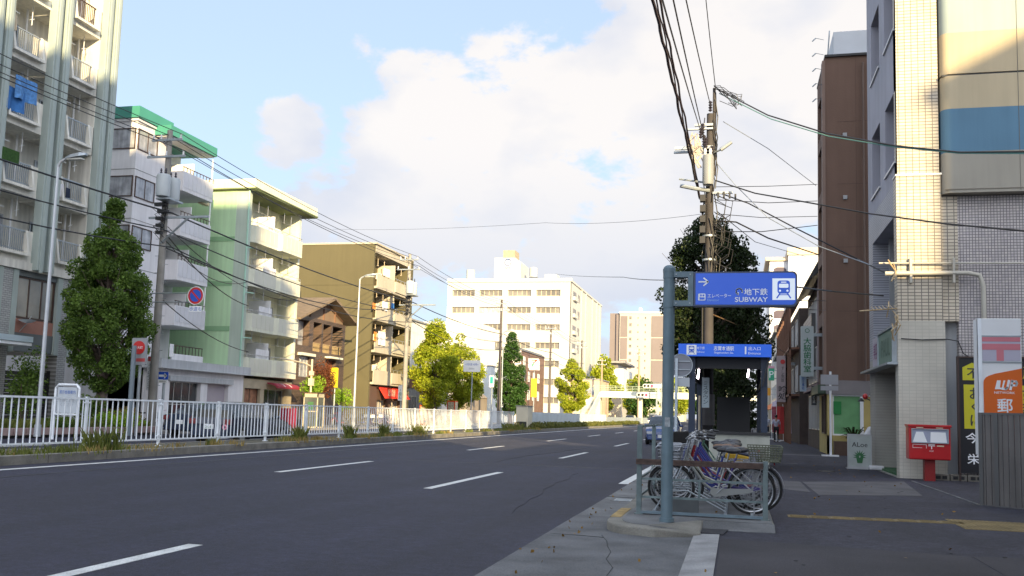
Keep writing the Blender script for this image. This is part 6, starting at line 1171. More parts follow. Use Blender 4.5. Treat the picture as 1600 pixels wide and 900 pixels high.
# ------------------------------------------------------------------ RIGHT 3..: dark row, white tower, signs
T = thing('dark_house', 'narrow dark timber house with overhanging eaves behind the vertical dental sign', 'building', (4, 50, 0)); dk = mat('dark_timber', (.05, .035, .03), .8, .2, 2); F = FX(3.75, -1); pat = tile('grey_tile_y', (.24, .22, .26), (.3, .28, .3), (.1, .1, .1), .2, .2, 'y', .02, 0); 
b = MB(); b.box(3.95, 14, 46.4, 56, 0, 8.4); b.build('wall', dk, T); b = MB(); b.box(3.7, 3.95, 50, 56, 4.0, 7.0); b.build('tiled_panel', pat, T); b = MB(); b.extr([(3.2, 46.3, 8.1), (3.95, 46.3, 9.5), (12, 46.3, 9.9), (12, 46.3, 8.9), (3.95, 46.3, 8.7)], (0, 10, 0)); b.build('roof', black, T)
for z in (1, 3.4, 5.9):
    for u in (47, 49, 51, 53): win(F, u, u+1.2, z, z+1.8, T, alu, dkglass, d=-.18, n=2)
b = MB(); b.box(3.75, 3.95, 46.4, 47.0, 3.3, 8.3); b.box(3.7, 3.95, 46.4, 56, 3.0, 3.25); b.build('trim', mat('trim_mauve', (.17, .12, .15), .7, .1), T)
T = thing('steel_frame_shop', 'dark brown open steel stair frame building behind the pink sign', 'building', (3.5, 66, 0)); F = FX(3.4, -1)
b = MB(); b.box(3.6, 12, 58, 76, 0, 8.2); b.build('wall', dk, T); b = MB()
for q in range(10): y = 58+q*2; b.box(3.0, 3.12, y, y+.12, 0, 8.6)
for z in (2.9, 5.7, 8.5): b.box(3.0, 3.6, 58, 76.1, z, z+.12)
for q in range(40): b.box(3.02, 3.06, 58+q*.45, 58.04+q*.45, 5.8, 6.8)
b.build('steel_frame', mat('steel_rust_brown', (.16, .075, .045), .7, .15), T)
for z in (3.2, 6):
    for u in (59, 63, 67, 71): win(F, u, u+2, z, z+1.6, T, alu, curtain, d=-.19, n=2)
for i, (x0, x1, y0, y1, h, mt, lb) in enumerate(((3.6, 13, 78, 92, 7, grayw, 'low grey shop far along the right pavement'), (3.8, 15, 94, 112, 10, whitew, 'plain white mid-height block far along the right pavement'), (3.6, 14, 114, 146, 8, bgp, 'low beige shop row end before the side road on the right'), (4.2, 18, 165, 186, 9, grayw, 'far grey low block at the end of the right pavement'))):
    T = thing('shop_building', lb, 'building', (x0, y0, 0)); b = MB(); b.box(x0, x1, y0, y1, 0, h); b.build('wall', mt, T); F = FX(x0, -1); b = MB(); b.box(x0-.3, x1, y0-.1, y1+.1, h, h+.3); b.build('roof', conc, T)
    u = y0+1
    while u < y1-3:
        win(F, u, u+2.2, .1, 2.5, T, alu, dkglass, n=3, name='shop_window')
        for z in np.arange(3.6, h-1.5, 2.9): win(F, u, u+2, float(z), float(z)+1.4, T, alu, curtain, n=2)
        u += 3.6
    b = MB(); b.fb(F, y0+.5, y1-.5, 2.6, 3.1, .02, .4); b.build('fascia_sign', (blue, orng, green, white)[i], T)
T = thing('white_tower', 'tall pale white apartment tower with dark arched balcony windows on its left', 'tower', (10, 190, 0)); F = FY(190); ww = mat('tower_white', (.66, .66, .68), .7, .05, .2)
a = P(1232, 500, Y=190).x; l = P(1203, 500, Y=190).x; r_ = P(1264, 500, Y=190).x
b = MB(); b.box(a, r_+14, 190, 212, 0, 34.2); b.box(l, a, 191.5, 212, 0, 33.2); b.build('wall', ww, T); b = MB(); b.box(l-.8, a+.3, 191, 212, 33.3, 34.0); b.box(a-.2, r_+14, 189.6, 212, 34.2, 35.6); b.build('roof', mat('roof_cream', (.62, .5, .36), .7, .05), T)
for z in range(11): z0 = 1.4+z*2.9; b = MB(); b.extr([FY(191.5).p(u, z_, .0) for u, z_ in [(l+.8, z0), (a-.3, z0), (a-.3, z0+1.2), (a-1.0, z0+1.6), (l+1.4, z0+1.6), (l+.8, z0+1.3)]], (0, -.08, 0)); b.build('balcony_opening', mat('opening_mauve', (.09, .07, .09), .7, .1), T)
b = MB(); b.extr([F.p(a+.1, 10, .02), F.p(a+3.2, 17, .02), F.p(a+3.2, 22, .02), F.p(a+.1, 14, .02)], (0, -.05, 0)); b.build('painted_stair_shadow', mat('stair_shadow_mauve', (.2, .17, .19), .7, .05), T)  # slanted dark patch: the stair's shadow painted onto the tower wall
b = MB(); b.extr([(a-.3, 189.5, 7.8), (a-.3, 189.5, 9.0), (r_+3, 189.5, 9.5), (r_+3, 189.5, 8.5)], (0, 6, 0)); b.build('canopy', mat('canopy_peach', (.6, .47, .36), .7, .05), T)
# projecting vertical signs on the right pavement
grn = mat('sign_letter_green', (.015, .18, .06), .5, 0)
def vsign(px, py, wpx, hpx, Y, lb, board, txt, ink, hfrac=.8, twid=.62, dz=0, name='projecting_sign', th=.22, arm=True, cat='sign'):
    t, F_, u, z, w_, h_ = sign_on_pole(px, py, wpx, hpx, Y, lb, cat, board, name, pole=False, thick=th)
    if txt: text(txt, F_, u, z+dz*h_, h_*hfrac, ink, t, vert=True, w=w_*twid, bold=.012)
    if arm: b = MB(); b.box(u+w_/2, u+w_/2+.5, Y+.05, Y+.12, z+h_*.3, z+h_*.36); b.box(u+w_/2, u+w_/2+.5, Y+.05, Y+.12, z-h_*.36, z-h_*.3); b.build('bracket', galv, t)
    return t, F_, u, z, w_, h_
t, F_, u, z, w_, h_ = vsign(1261.5, 549, 20, 79, 45.2, 'tall white vertical sign with five green characters on the dark house', mat('sign_pale', (.52, .58, .58), .5, .05, 2), '大脇歯科室', grn, .68, .62, -.07)
b = MB(); b.torus(tuple(F_.p(u, z+h_*.41, .01)), (0, 1, 0), w_*.16, .012, 16, 4); b.build('emblem', grn, t)
t, F_, u, z, w_, h_ = vsign(1255, 599, 10, 25, 45.8, 'small pale blue notice hanging just below the green lettered sign', mat('sign_pale_blue', (.45, .55, .66), .5, .05), 'お食事処', btext, .8, .4)
t, F_, u, z, w_, h_ = vsign(1223, 592, 19, 72, 62, 'tall pinkish fabric sign with a red crest and black brush characters', mat('sign_pink_grey', (.40, .33, .34), .8, .06, 1.5), '喰処', dtext, .3, .75, -.30)
b = MB(); b.extr([F_.p(a_, c_, .002) for a_, c_ in arc(u, z+h_*.37, w_*.2, 0, 360, 18)[:-1]], F_.N*.01); b.build('crest', red, t); text('すし魚飯', F_, u, z+h_*.10, h_*.34, dtext, t, vert=True, w=w_*.26)
t, F_, u, z, w_, h_ = vsign(1205.5, 585, 9, 19, 80, 'green and white parking style sign right of the entrance canopy', mat('sign_green', (.04, .36, .20), .5, .05), None, None); text('P', F_, u, z, h_*.55, wtext, t)
b = MB(); b.fb(F_, u-w_/2, u+w_/2, z+h_*.5, z+h_*.68, 0, .02); b.build('header', mat('pink_header', (.6, .3, .4), .5, .05), t)
vsign(1200, 612, 8, 12, 84, 'small orange yellow sign below the green parking sign', mat('sign_amber', (.70, .32, .02), .5, .05), None, None)
vsign(1272, 618, 8, 30, 45.5, 'dark vertical board with pale characters at the yellow wall corner', mat('board_dark', (.03, .035, .05), .5, .1), '理容の店', wtext, .8, .5)
vsign(1202, 560, 10, 14, 95, 'pale sign far behind the parking sign', white, None, None)
for i, (px, mt, lb) in enumerate(((1214, mat('banner_red', (.55, .05, .05), .8, .1), 'red banner flag leaning beside the distant walkers'), (1224, mat('banner_lilac', (.45, .42, .58), .8, .1), 'lilac-white banner flag next to the red one'), (1231, mat('banner_blue_grey', (.30, .34, .46), .8, .1), 'blue-grey banner flag against the brown frame'), (1206, mat('banner_maroon', (.30, .05, .09), .8, .1), 'maroon banner flag nearest the canopy column'))):
    y = 64+i*2; c = P(px, 678, Y=y); t = thing('banner_flag', lb, 'banner', (c.x, y, .04)); F_ = FY(y); zt = P(px, 635, Y=y).z; b = MB()
    for q in range(5): b.extr([F_.p(c.x+.04+.1*q, .55, .03*math.sin(q)), F_.p(c.x+.14+.1*q, .55, .03*math.sin(q+1)), F_.p(c.x+.09+.1*q, zt, .02*math.sin(q+1)), F_.p(c.x+.0+.1*q, zt, .02*math.sin(q))], (0, .015, 0))
    b.build('cloth', mt, t); b = MB(); b.cyl((c.x, y, .04), (c.x-.03, y, zt+.15), .018, n=5); b.box(c.x-.2, c.x+.2, y-.2, y+.2, .04, .1); b.build('pole', white, t)

# ------------------------------------------------------------------ subway entrance
T = thing('subway_entrance', 'dark canopy subway entrance with blue fascia and pale parapet behind the bicycles', 'subway entrance', (-.3, 27, .1)); ey = 25.0; F_ = FY(ey); x0, x1 = -1.53, .86
navy = mat('navy_column', (.014, .026, .055), .45, .1); dkm = mat('entrance_dark', (.022, .022, .025), .6, .1)
b = MB(); b.box(x0, x1, ey, ey+.06, 3.05, 3.38); b.box(x0, x0+.05, ey+.06, ey+6, 3.05, 3.38); b.box(x1-.05, x1, ey+.06, ey+6, 3.05, 3.38); fas = b.build('fascia', mat('fascia_blue', (.012, .09, .52), .4, .03, emit=.12), T)
b = MB(); b.box(x0, x1, ey+.06, ey+6, 3.1, 3.3); b.extr([(x0+.02, ey+.1, 3.1), (x0+.3, ey+.1, 2.5), (x0+.3, ey+6, 2.5), (x0+.02, ey+6, 3.1)], (.04, 0, 0)); b.extr([(x1-.02, ey+.1, 3.1), (x1-.2, ey+.1, 2.3), (x1-.2, ey+6, 2.3), (x1-.02, ey+6, 3.1)], (-.04, 0, 0)); b.box(x0+.2, x1-.2, ey+.4, ey+.5, 2.75, 3.1); b.build('canopy', dkm, T)
for x in (-1.27, .60):
    for y in (ey+.3, ey+5.4): b = MB(); b.box(x, x+.17, y, y+.17, .1, 3.1); b.build('column', navy, T)
b = MB(); b.box(-.72, .82, ey+.1, ey+.25, .1, 1.02); b.box(.70, .82, ey+.25, ey+5.5, .1, 1.02); b.box(-1.2, -1.08, ey+.5, ey+5.5, .1, 1.02); b.build('parapet', mat('parapet_cream', (.40, .41, .36), .8, .12, 2, streak=.15), T)
b = MB(); b.box(-.75, .85, ey+.05, ey+.3, 1.02, 1.09); b.box(.67, .85, ey+.3, ey+5.5, 1.02, 1.09); b.build('coping', black, T)
b = MB(); b.box(-.62, .38, ey+4.9, ey+5.3, .1, 2.1); b.build('rear_wall', dkm, T)
tq = thing('shrub', 'dark shrub mass seen through the subway entrance', 'shrub', (-.1, 34.5, .04)); b = MB()
for q in range(7): b.tube([(-.1, 34.5, .04), (-.1+(q-3)*.22, 34.5+(q%3-1)*.3, 1.9)], [.04, .012], 5)
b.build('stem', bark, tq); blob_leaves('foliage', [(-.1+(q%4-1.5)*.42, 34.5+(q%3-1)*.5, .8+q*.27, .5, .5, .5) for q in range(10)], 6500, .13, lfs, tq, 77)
for px, py in ((1092, 585), (1170, 583)):
    c = P(px, py, Y=ey+1.2); b = MB(); b.cyl((c.x-.03, ey+1.2, c.z-.12), (c.x, ey+1.2, c.z+.14), .025, n=6); b.build('fluorescent_tube', mat('tube_light', (1, .86, .9), .4, 0, emit=7), T); b = MB(); b.box(c.x-.02, c.x+.02, ey+1.23, ey+1.3, c.z-.15, 3.1); b.build('tube_holder', dkm, T)
def train(F_, cu, cz, s, par, d, fg=blue, bgm=wtext):
    """train pictogram, s = half size of the white square"""
    shapes(F_, [[(cu-s, cz-s), (cu+s, cz-s), (cu+s, cz+s), (cu-s, cz+s)]], bgm, par, 'pictogram_field', d)
    body_ = rrect(cu-s*.55, cu+s*.55, cz-s*.42, cz+s*.8, s*.25); shapes(F_, [body_], fg, par, 'train_body', d+.002)
    shapes(F_, [rrect(cu-s*.42, cu+s*.42, cz+s*.12, cz+s*.5, s*.1)], bgm, par, 'train_window', d+.004); shapes(F_, [rrect(cu-s*.24, cu+s*.24, cz+s*.6, cz+s*.69, s*.03)], bgm, par, 'train_display', d+.004)
    shapes(F_, [arc(cu-s*.33, cz-s*.15, s*.1, 0, 360, 12), arc(cu+s*.33, cz-s*.15, s*.1, 0, 360, 12)], bgm, par, 'train_lamps', d+.004)
    shapes(F_, stroke([(cu-s*.35, cz-s*.42), (cu-s*.6, cz-s*.82)], s*.12)+stroke([(cu+s*.35, cz-s*.42), (cu+s*.6, cz-s*.82)], s*.12)+stroke([(cu-s*.35, cz-s*.52), (cu+s*.35, cz-s*.52)], s*.07), fg, par, 'train_track', d+.0025)
pu = lambda px: P(px, 548, Y=ey).x
zc = 3.22
train(F_, pu(1080.5), zc, .13, T, .004)
text('地下鉄', F_, pu(1095), zc+.05, .075, wtext, T, w=.2, d=.004); text('Subway', F_, pu(1095), zc-.06, .05, wtext, T, w=.2, d=.004)
text('志賀本通駅', F_, pu(1131), zc+.045, .12, wtext, T, d=.004, w=.52, bold=.01); text('Shigahondori Sta.', F_, pu(1131), zc-.075, .065, wtext, T, d=.004, w=.50)
text('1', F_, pu(1165), zc, .2, wtext, T, d=.004, bold=.02); text('出入口', F_, pu(1179), zc+.05, .095, wtext, T, d=.004, w=.3); text('Entrance', F_, pu(1179), zc-.075, .06, wtext, T, d=.004, w=.31)
t = thing('vertical_sign', 'pale vertical sign with dark lettering seen beneath the canopy', 'sign', (-.7, 32, 1.6)); yv = 26.2; F_ = FY(yv); a = P(1097, 600, Y=yv); c = P(1108, 637, Y=yv); top_z = P(1102, 590, Y=yv).z
b = MB(); b.fb(F_, a.x, c.x, c.z, top_z, -.03, .0); b.build('board', mat('board_pale_blue', (.38, .46, .50), .5, .05), t); text('ミスタウン', F_, (a.x+c.x)/2, (c.z+top_z)/2, (top_z-c.z)*.75, dtext, t, vert=True, w=.13)
# big subway pole sign
sy = 11.9; F_ = FY(sy); T = thing('subway_sign_post', 'blue subway sign with train pictogram on a grey-green steel post beside the bicycle rack', 'sign post', (-.84, sy, .12)); pst = mat('post_blue_grey', (.13, .19, .225), .5, .12, 5, metal=.1, streak=.12); xp = -.855
b = MB(); b.cyl((xp, sy+.02, .12), (xp, sy+.02, 3.30), .073, n=24); b.ell((xp, sy+.02, 3.31), .078, .078, .055, 20, 8); b.cyl((xp, sy+.02, .12), (xp, sy+.02, .17), .09, n=24); b.cyl((xp, sy+.02, 3.27), (xp, sy+.02, 3.31), .082, n=24); b.build('post', pst, T, smooth=True)
b = MB(); b.box(xp+.06, -.55, sy-.04, sy+.08, 3.20, 3.27); b.box(xp+.06, -.55, sy-.04, sy+.08, 2.83, 2.90); b.box(-.615, -.55, sy-.04, sy+.08, 2.90, 3.20); b.cyl((xp, sy+.02, 3.19), (xp, sy+.02, 3.28), .079, n=24); b.cyl((xp, sy+.02, 2.81), (xp, sy+.02, 2.91), .079, n=24); b.build('bracket', pst, T)
sx0, sx1, sz0, sz1 = -.545, .715, 2.825, 3.265; ub = mat('sign_ultramarine', (.018, .085, .50), .35, .02, emit=.10)
def rr_right(x0_, x1_, z0_, z1_, r): return [(x0_, z0_)]+[(x1_-r+r*math.sin(R(t)), z0_+r-r*math.cos(R(t))) for t in range(0, 91, 15)]+[(x1_-r+r*math.cos(R(t)), z1_-r+r*math.sin(R(t))) for t in range(0, 91, 15)]+[(x0_, z1_)]
b = MB(); slab(b, F_, rr_right(sx0, sx1, sz0, sz1, .06), -.11, .035); b.build('cabinet', mat('cabinet_slate', (.04, .06, .12), .4, .08), T)
b = MB(); slab(b, F_, rr_right(sx0+.025, sx1-.02, sz0+.022, sz1-.02, .05), .036, .04); b.build('sign_face', ub, T)
U = lambda px: P(px, 452, Y=sy-.04).x
Z = lambda py: P(1165, py, Y=sy-.04).z
train(F_, U(1224.5), Z(452), .135, T, .042, ub, mat('sign_white_lit', (.72, .78, .84), .5, 0, emit=.10))
b = MB()
for x, z in ((xp+.09, 3.235), (-.59, 3.235), (xp+.09, 2.865), (-.59, 2.865)): b.cyl((x, sy-.048, z), (x, sy-.038, z), .009, n=6)
b.build('bolt', galv, T); b = MB(); b.extr([(xp-.03, sy-.056, 1.30), (xp+.035, sy-.056, 1.30), (xp+.035, sy-.056, 1.42), (xp-.03, sy-.056, 1.42)], (0, .003, 0)); b.build('sticker', mat('sticker_pale', (.3, .33, .35), .5, .4, 30), T)
d_ = .043; text('地下鉄', F_, U(1181), Z(456), .088, wtext, T, d=d_, w=.285, bold=.012); text('SUBWAY', F_, U(1174), Z(468), .062, wtext, T, d=d_, w=.40, bold=.012)
cu, cz = U(1155), Z(455.5); shapes(F_, stroke(arc(cu, cz, .038, -50, 250, 20)[2:], .016)+stroke([(cu-.012, cz-.042), (cu-.012, cz-.012)], .014), wtext, T, 'emblem', d_)
shapes(F_, stroke([(U(1092), Z(440)), (U(1106), Z(440))], .018)+stroke([(U(1099.5), Z(434)), (U(1106.5), Z(440)), (U(1099.5), Z(446))], .018), wtext, T, 'arrow', d_)
shapes(F_, [rrect(U(1091), U(1102.5), Z(469.5), Z(458.5), .012)], wtext, T, 'lift_icon', d_); shapes(F_, [[(U(1093), Z(468)), (U(1101), Z(468)), (U(1101), Z(464.5)), (U(1093), Z(464.5))], [(U(1094), Z(463)), (U(1096.5), Z(463)), (U(1096.5), Z(460)), (U(1094), Z(460))], [(U(1098), Z(463)), (U(1100.5), Z(463)), (U(1100.5), Z(460)), (U(1098), Z(460))]], ub, T, 'lift_icon_figures', d_+.002)
text('エレベーター', F_, U(1124), Z(462), .05, wtext, T, d=d_, w=.29, bold=.005); text('Elevator', F_, U(1114.5), Z(468.7), .03, mat('light_blue_ink', (.30, .48, .75), .5, 0), T, d=d_, w=.145)
# round sign seen from behind + its post, between post and entrance
t = thing('road_sign', 'round road sign seen from its grey back on a white post by the kerb', 'road sign', (-1.3, 20, .1)); yq = 20.5; c = P(1064, 571, Y=yq); b = MB(); F_ = FY(yq); b.extr([F_.p(c.x+a_, c.z+e, 0) for a_, e in arc(0, 0, .245, 0, 360, 28)[:-1]], F_.N*.012); b.build('disc', mat('sign_back_grey', (.20, .21, .24), .5, .08), t)
b = MB(); b.torus((c.x, yq-.006, c.z), (0, 1, 0), .245, .012, 28, 5); b.box(c.x-.2, c.x+.2, yq-.03, yq-.01, c.z+.08, c.z+.1); b.box(c.x-.2, c.x+.2, yq-.03, yq-.01, c.z-.1, c.z-.08); b.build('rim', galv, t)
xq = P(1057, 600, Y=yq).x; b = MB(); b.cyl((xq, yq-.06, .1), (xq, yq-.06, c.z+.15), .03, n=10); b.build('pole', mat('pole_pale_blue', (.5, .57, .62), .4, .08), t)
b = MB(); b.fb(F_, xq-.02, xq+.28, P(1064, 604, Y=yq).z, P(1064, 590, Y=yq).z, -.01, 0); b.build('sub_plate', mat('sign_back_pale', (.42, .45, .48), .5, .08), t)
t = thing('kerb_post', 'thin lit cream post beneath the canopy behind the handlebars', 'post', (-1.0, 29, .1)); c = P(1093, 640, Y=29); ORG[t] = V((c.x, 29, .1)); t.location = ORG[t]; b = MB(); b.cyl((c.x, 29, .1), (c.x, 29, 2.1), .035, n=8); b.build('pole', mat('post_cream', (.6, .5, .36), .5, .05), t)

# ------------------------------------------------------------------ cycle rack fence
rk = mat('rack_green_grey', (.16, .21, .215), .55, .2, 9, metal=.2, streak=.2); rust_ = mat('rusty_rail', (.085, .055, .045), .8, .35, 14, bump=.4, bscale=60)
T = thing('rack_fence', 'weathered grey-green steel fence with a rusty top rail enclosing the bicycles', 'fence', (-.45, 12.7, .12)); y = 12.7
for x in (-1.28, .36): b = MB(); b.box(x-.033, x+.033, y-.03, y+.03, .12, .88 if x > 0 else 1.3); b.box(x-.06, x+.06, y-.055, y+.055, .12, .132); b.build('post', rk, T, bevel=.004)
b = MB(); b.box(-1.32, .33, y-.075, y-.031, .82, .855); b.box(-1.32, .33, y-.072, y-.068, .78, .82); b.build('top_rail', rust_, T, bevel=.004)
b = MB(); b.box(-1.25, .33, y-.012, y+.012, .575, .605); b.box(-1.25, .33, y-.012, y+.012, .335, .365); b.build('mid_rail', rk, T)
b = MB(); b.box(-.50, -.47, y-.014, y+.010, .365, .575); b.build('upright', rk, T)
b = MB(); b.box(-1.25, .33, y-.05, y+.05, .135, .165); b.build('ground_channel', mat('channel_blue', (.14, .2, .24), .5, .15, 6), T)
for yy in (14.9, 17.2): b = MB(); b.box(-1.31, -1.25, yy-.03, yy+.03, .12, 1.3); b.build('post', rk, T, bevel=.004)
b = MB(); b.box(-1.295, -1.265, 12.73, 17.2, 1.27, 1.30); b.box(-1.295, -1.265, 12.73, 17.2, .58, .61); b.box(-1.295, -1.265, 12.73, 17.2, .34, .37); b.build('side_rail', rk, T)
T = thing('bicycle_rack', 'low slanted steel wheel rack on the ground under the parked bicycles', 'bicycle rack', (-.4, 14.5, .12)); b = MB()
for q in range(9): yy = 13.1+q*.45; b.tube([(-1.1, yy, .14), (-.95, yy, .42), (-.65, yy+.02, .42), (-.15, yy+.05, .16)], .013, 6)
for x in (-1.1, -.15, .2): b.box(x-.02, x+.02, 12.95, 16.9, .125, .155)
b.build('wheel_guide', galv, T); b = MB(); b.box(-.95, -.5, 12.9, 13.0, .125, .34); b.build('plate', mat('plate_grey', (.11, .12, .125), .7, .15, 6), T)

# ------------------------------------------------------------------ bicycles
def bike(label, col, basket=True, rear=None, bright=chrome, saddle=black, col2=None, hood=False):
    t = thing('bicycle', label, 'bicycle', (0, 0, 0), 'bicycles parked in the rack'); fm = col; fx, rx, wr = .56, -.52, .325
    for x, nm_ in ((fx, 'front_wheel'), (rx, 'rear_wheel')):
        b = MB(); b.torus((x, 0, wr), (0, 1, 0), wr-.018, .019, 36, 7); wl = b.build(nm_, rubber, t, smooth=True); b = MB(); b.torus((x, 0, wr), (0, 1, 0), wr-.042, .012, 36, 5); b.cyl((x, -.045, wr), (x, .045, wr), .022, n=8)
        for q in range(28): a = q*2*math.pi/28; e = a+(.5 if q % 2 else -.5); s_ = .03 if q % 4 < 2 else -.03; b.tube([(x+.02*math.cos(e), s_, wr+.02*math.sin(e)), (x+(wr-.05)*math.cos(a), 0, wr+(wr-.05)*math.sin(a))], .0014, 4)
        b.build('rim', bright, wl, smooth=False)
        b = MB(); a0, a1 = (R(5), R(200)) if x < 0 else (R(25), R(165)); n = 14
        for s_ in (0,):
            pts = [(x+(wr+.022)*math.cos(a0+(a1-a0)*i/n), wr+(wr+.022)*math.sin(a0+(a1-a0)*i/n)) for i in range(n+1)]
            for (xa, za), (xb, zb) in zip(pts, pts[1:]): b.hexa([(xa, -.026, za), (xb, -.026, zb), (xb, .026, zb), (xa, .026, za), (xa, -.02, za+.008*(1 if za > wr else 0)), (xb, -.02, zb+.008), (xb, .02, zb+.008), (xa, .02, za+.008)])
        b.build('mudguard', bright, t)
    b = MB(); hx, hz = .36, .72
    b.tube([(hx-.035, 0, hz+.16), (hx+.03, 0, hz-.06)], .021, 8); b.tube([(hx, 0, hz+.02), (.12, 0, .40), (-.06, 0, .27)], .019, 8); b.tube([(hx-.015, 0, hz+.10), (.12, 0, .50), (-.10, 0, .40)], .014, 8)
    b.tube([(-.06, 0, .27), (-.20, 0, .74)], .016, 8); b.build('frame', fm, t, smooth=True)
    b = MB()
    for s_ in (-.05, .05): b.tube([(-.07, s_*.4, .27), (rx, s_, wr)], .010, 6); b.tube([(-.17, s_*.5, .64), (rx, s_, wr)], .008, 6)
    b.build('stays', bright if col2 is None else fm, t)
    b = MB(); b.tube([(hx+.03, 0, hz-.06), (hx+.07, .0, hz-.10)], .02, 6)
    for s_ in (-.05, .05): b.tube([(hx+.05, s_, hz-.09), (fx-.08, s_, .46), (fx, s_, wr)], .011, 6)
    b.build('fork', bright, t); b = MB(); b.tube([(hx-.03, 0, hz+.15), (hx-.055, 0, hz+.26)], .013, 6); b.tube([(hx-.26, -.27, hz+.31), (hx-.12, -.25, hz+.33), (hx-.03, -.1, hz+.27), (hx-.055, 0, hz+.26), (hx-.03, .1, hz+.27), (hx-.12, .25, hz+.33), (hx-.26, .27, hz+.31)], .011, 7); hb = b.build('handlebar', bright, t)
    for s_ in (-1, 1): b = MB(); b.cyl((hx-.27, s_*.272, hz+.308), (hx-.15, s_*.255, hz+.327), .018, n=8); b.build('grip', black, hb); b = MB(); b.tube([(hx-.09, s_*.2, hz+.32), (hx-.16, s_*.22, hz+.28), (hx-.22, s_*.24, hz+.27)], .006, 4); b.build('brake_lever', bright, hb)
    b = MB(); b.tube([(-.20, 0, .72), (-.22, 0, .82)], .013, 6); b.build('seat_post', bright, t)
    b = MB(); b.ell((-.27, 0, .86), .115, .10, .045, 14, 8); b.ell((-.15, 0, .865), .10, .04, .035, 12, 8); b.build('saddle', saddle, t, smooth=True)
    b = MB(); b.box(-.72, -.30, -.07, -.06, .70, .712); b.box(-.72, -.30, .06, .07, .70, .712); 
    for q in range(6): b.box(-.72+q*.082, -.71+q*.082, -.06, .06, .70, .71)
    for s_ in (-.065, .065): b.tube([(-.68, s_, .70), (rx, s_, wr)], .006, 5); b.tube([(-.40, s_, .70), (-.2, s_*.3, .66)], .006, 5)
    b.build('rear_rack', bright, t)
    b = MB(); b.extr([(-.12, .062, .345), (.01, .062, .345), (.03, .062, .28), (-.03, .062, .225), (-.5, .062, .30), (-.55, .062, .325), (-.5, .062, .355)], (0, .012, 0)); b.build('chain_guard', fm, t)
    b = MB(); b.torus((-.06, -.06, .27), (0, 1, 0), .085, .008, 20, 4); b.tube([(-.06, -.075, .27), (.05, -.085, .16)], .01, 5); b.tube([(-.06, .075, .27), (-.17, .085, .38)], .01, 5); b.box(.01, .09, -.15, -.09, .145, .165); b.box(-.21, -.13, .09, .15, .375, .395); b.build('crank', bright, t)
    b = MB(); b.tube([(rx-.02, -.09, wr), (rx-.04, -.12, .02)], .008, 5); b.tube([(rx-.02, .09, wr), (rx-.04, .12, .02)], .008, 5); b.box(rx-.08, rx-.0, -.13, .13, .0, .015); b.build('stand', bright, t)
    b = MB(); b.cyl((-.72, 0, .685), (-.735, 0, .685), .025, n=8); b.build('reflector', red, t)
    if basket:
        b = MB(); x0, x1, z0, z1 = hx+.08, hx+.36, .66, .90
        for q in range(6): z = z0+(z1-z0)*q/5; e = .02*q/5; b.tube([(x0-e, -.15-e, z), (x1+e, -.15-e, z), (x1+e, .15+e, z), (x0-e, .15+e, z), (x0-e, -.15-e, z)], .004 if q < 5 else .007, 4)
        for q in range(9):
            f = q/8; b.tube([(x0+(x1-x0)*f, -.15, z0), (x0-.02+(x1-x0+.04)*f, -.17, z1)], .003, 4); b.tube([(x0+(x1-x0)*f, .15, z0), (x0-.02+(x1-x0+.04)*f, .17, z1)], .003, 4); b.tube([(x1, -.15+.3*f, z0), (x1+.02, -.17+.34*f, z1)], .003, 4); b.tube([(x0, -.15+.3*f, z0), (x0-.02, -.17+.34*f, z1)], .003, 4)
        for q in range(6): b.tube([(x0, -.15+.06*q, z0), (x1, -.15+.06*q, z0)], .003, 4)
        b.build('basket', bright, t); b = MB(); b.tube([(x1-.04, 0, .6), (x1+.03, 0, .62)], .03, 8); b.build('head_lamp', bright, t)
    if rear: 
        b = MB(); x0, x1, z0, z1 = -.80, -.40, .72, .92
        for q in range(7): z = z0+(z1-z0)*q/6; e = .035*q/6; b.tube([(x0-e, -.16-e, z), (x1+e, -.16-e, z), (x1+e, .16+e, z), (x0-e, .16+e, z), (x0-e, -.16-e, z)], .008, 4)
        for q in range(12):
            f = q/11; b.tube([(x0+(x1-x0)*f, -.16, z0), (x0-.035+(x1-x0+.07)*f, -.195, z1)], .007, 4); b.tube([(x0, -.16+.32*f, z0), (x0-.035, -.195+.39*f, z1)], .007, 4); b.tube([(x0+(x1-x0)*f, .16, z0), (x0-.035+(x1-x0+.07)*f, .195, z1)], .007, 4)
        b.box(x0, x1, -.16, .16, z0-.01, z0); b.build('rear_basket', mat('wicker_green_grey', (.13, .14, .10), .8, .2, 12), t)
    return t
silver = mat('bike_silver', (.42, .43, .42), .3, .06, metal=.7); purple = mat('bike_indigo', (.06, .04, .20), .35, .08, coat=.4); bluem = mat('bike_blue', (.03, .05, .26), .3, .1, coat=.5); redb = mat('bike_red', (.36, .03, .03), .35, .1, coat=.4); creamb = mat('bike_cream', (.45, .46, .32), .4, .06); blackb = mat('bike_black', (.02, .02, .025), .4, .1, coat=.3); alum = mat('bike_aluminium', (.5, .52, .55), .35, .05, metal=.8)
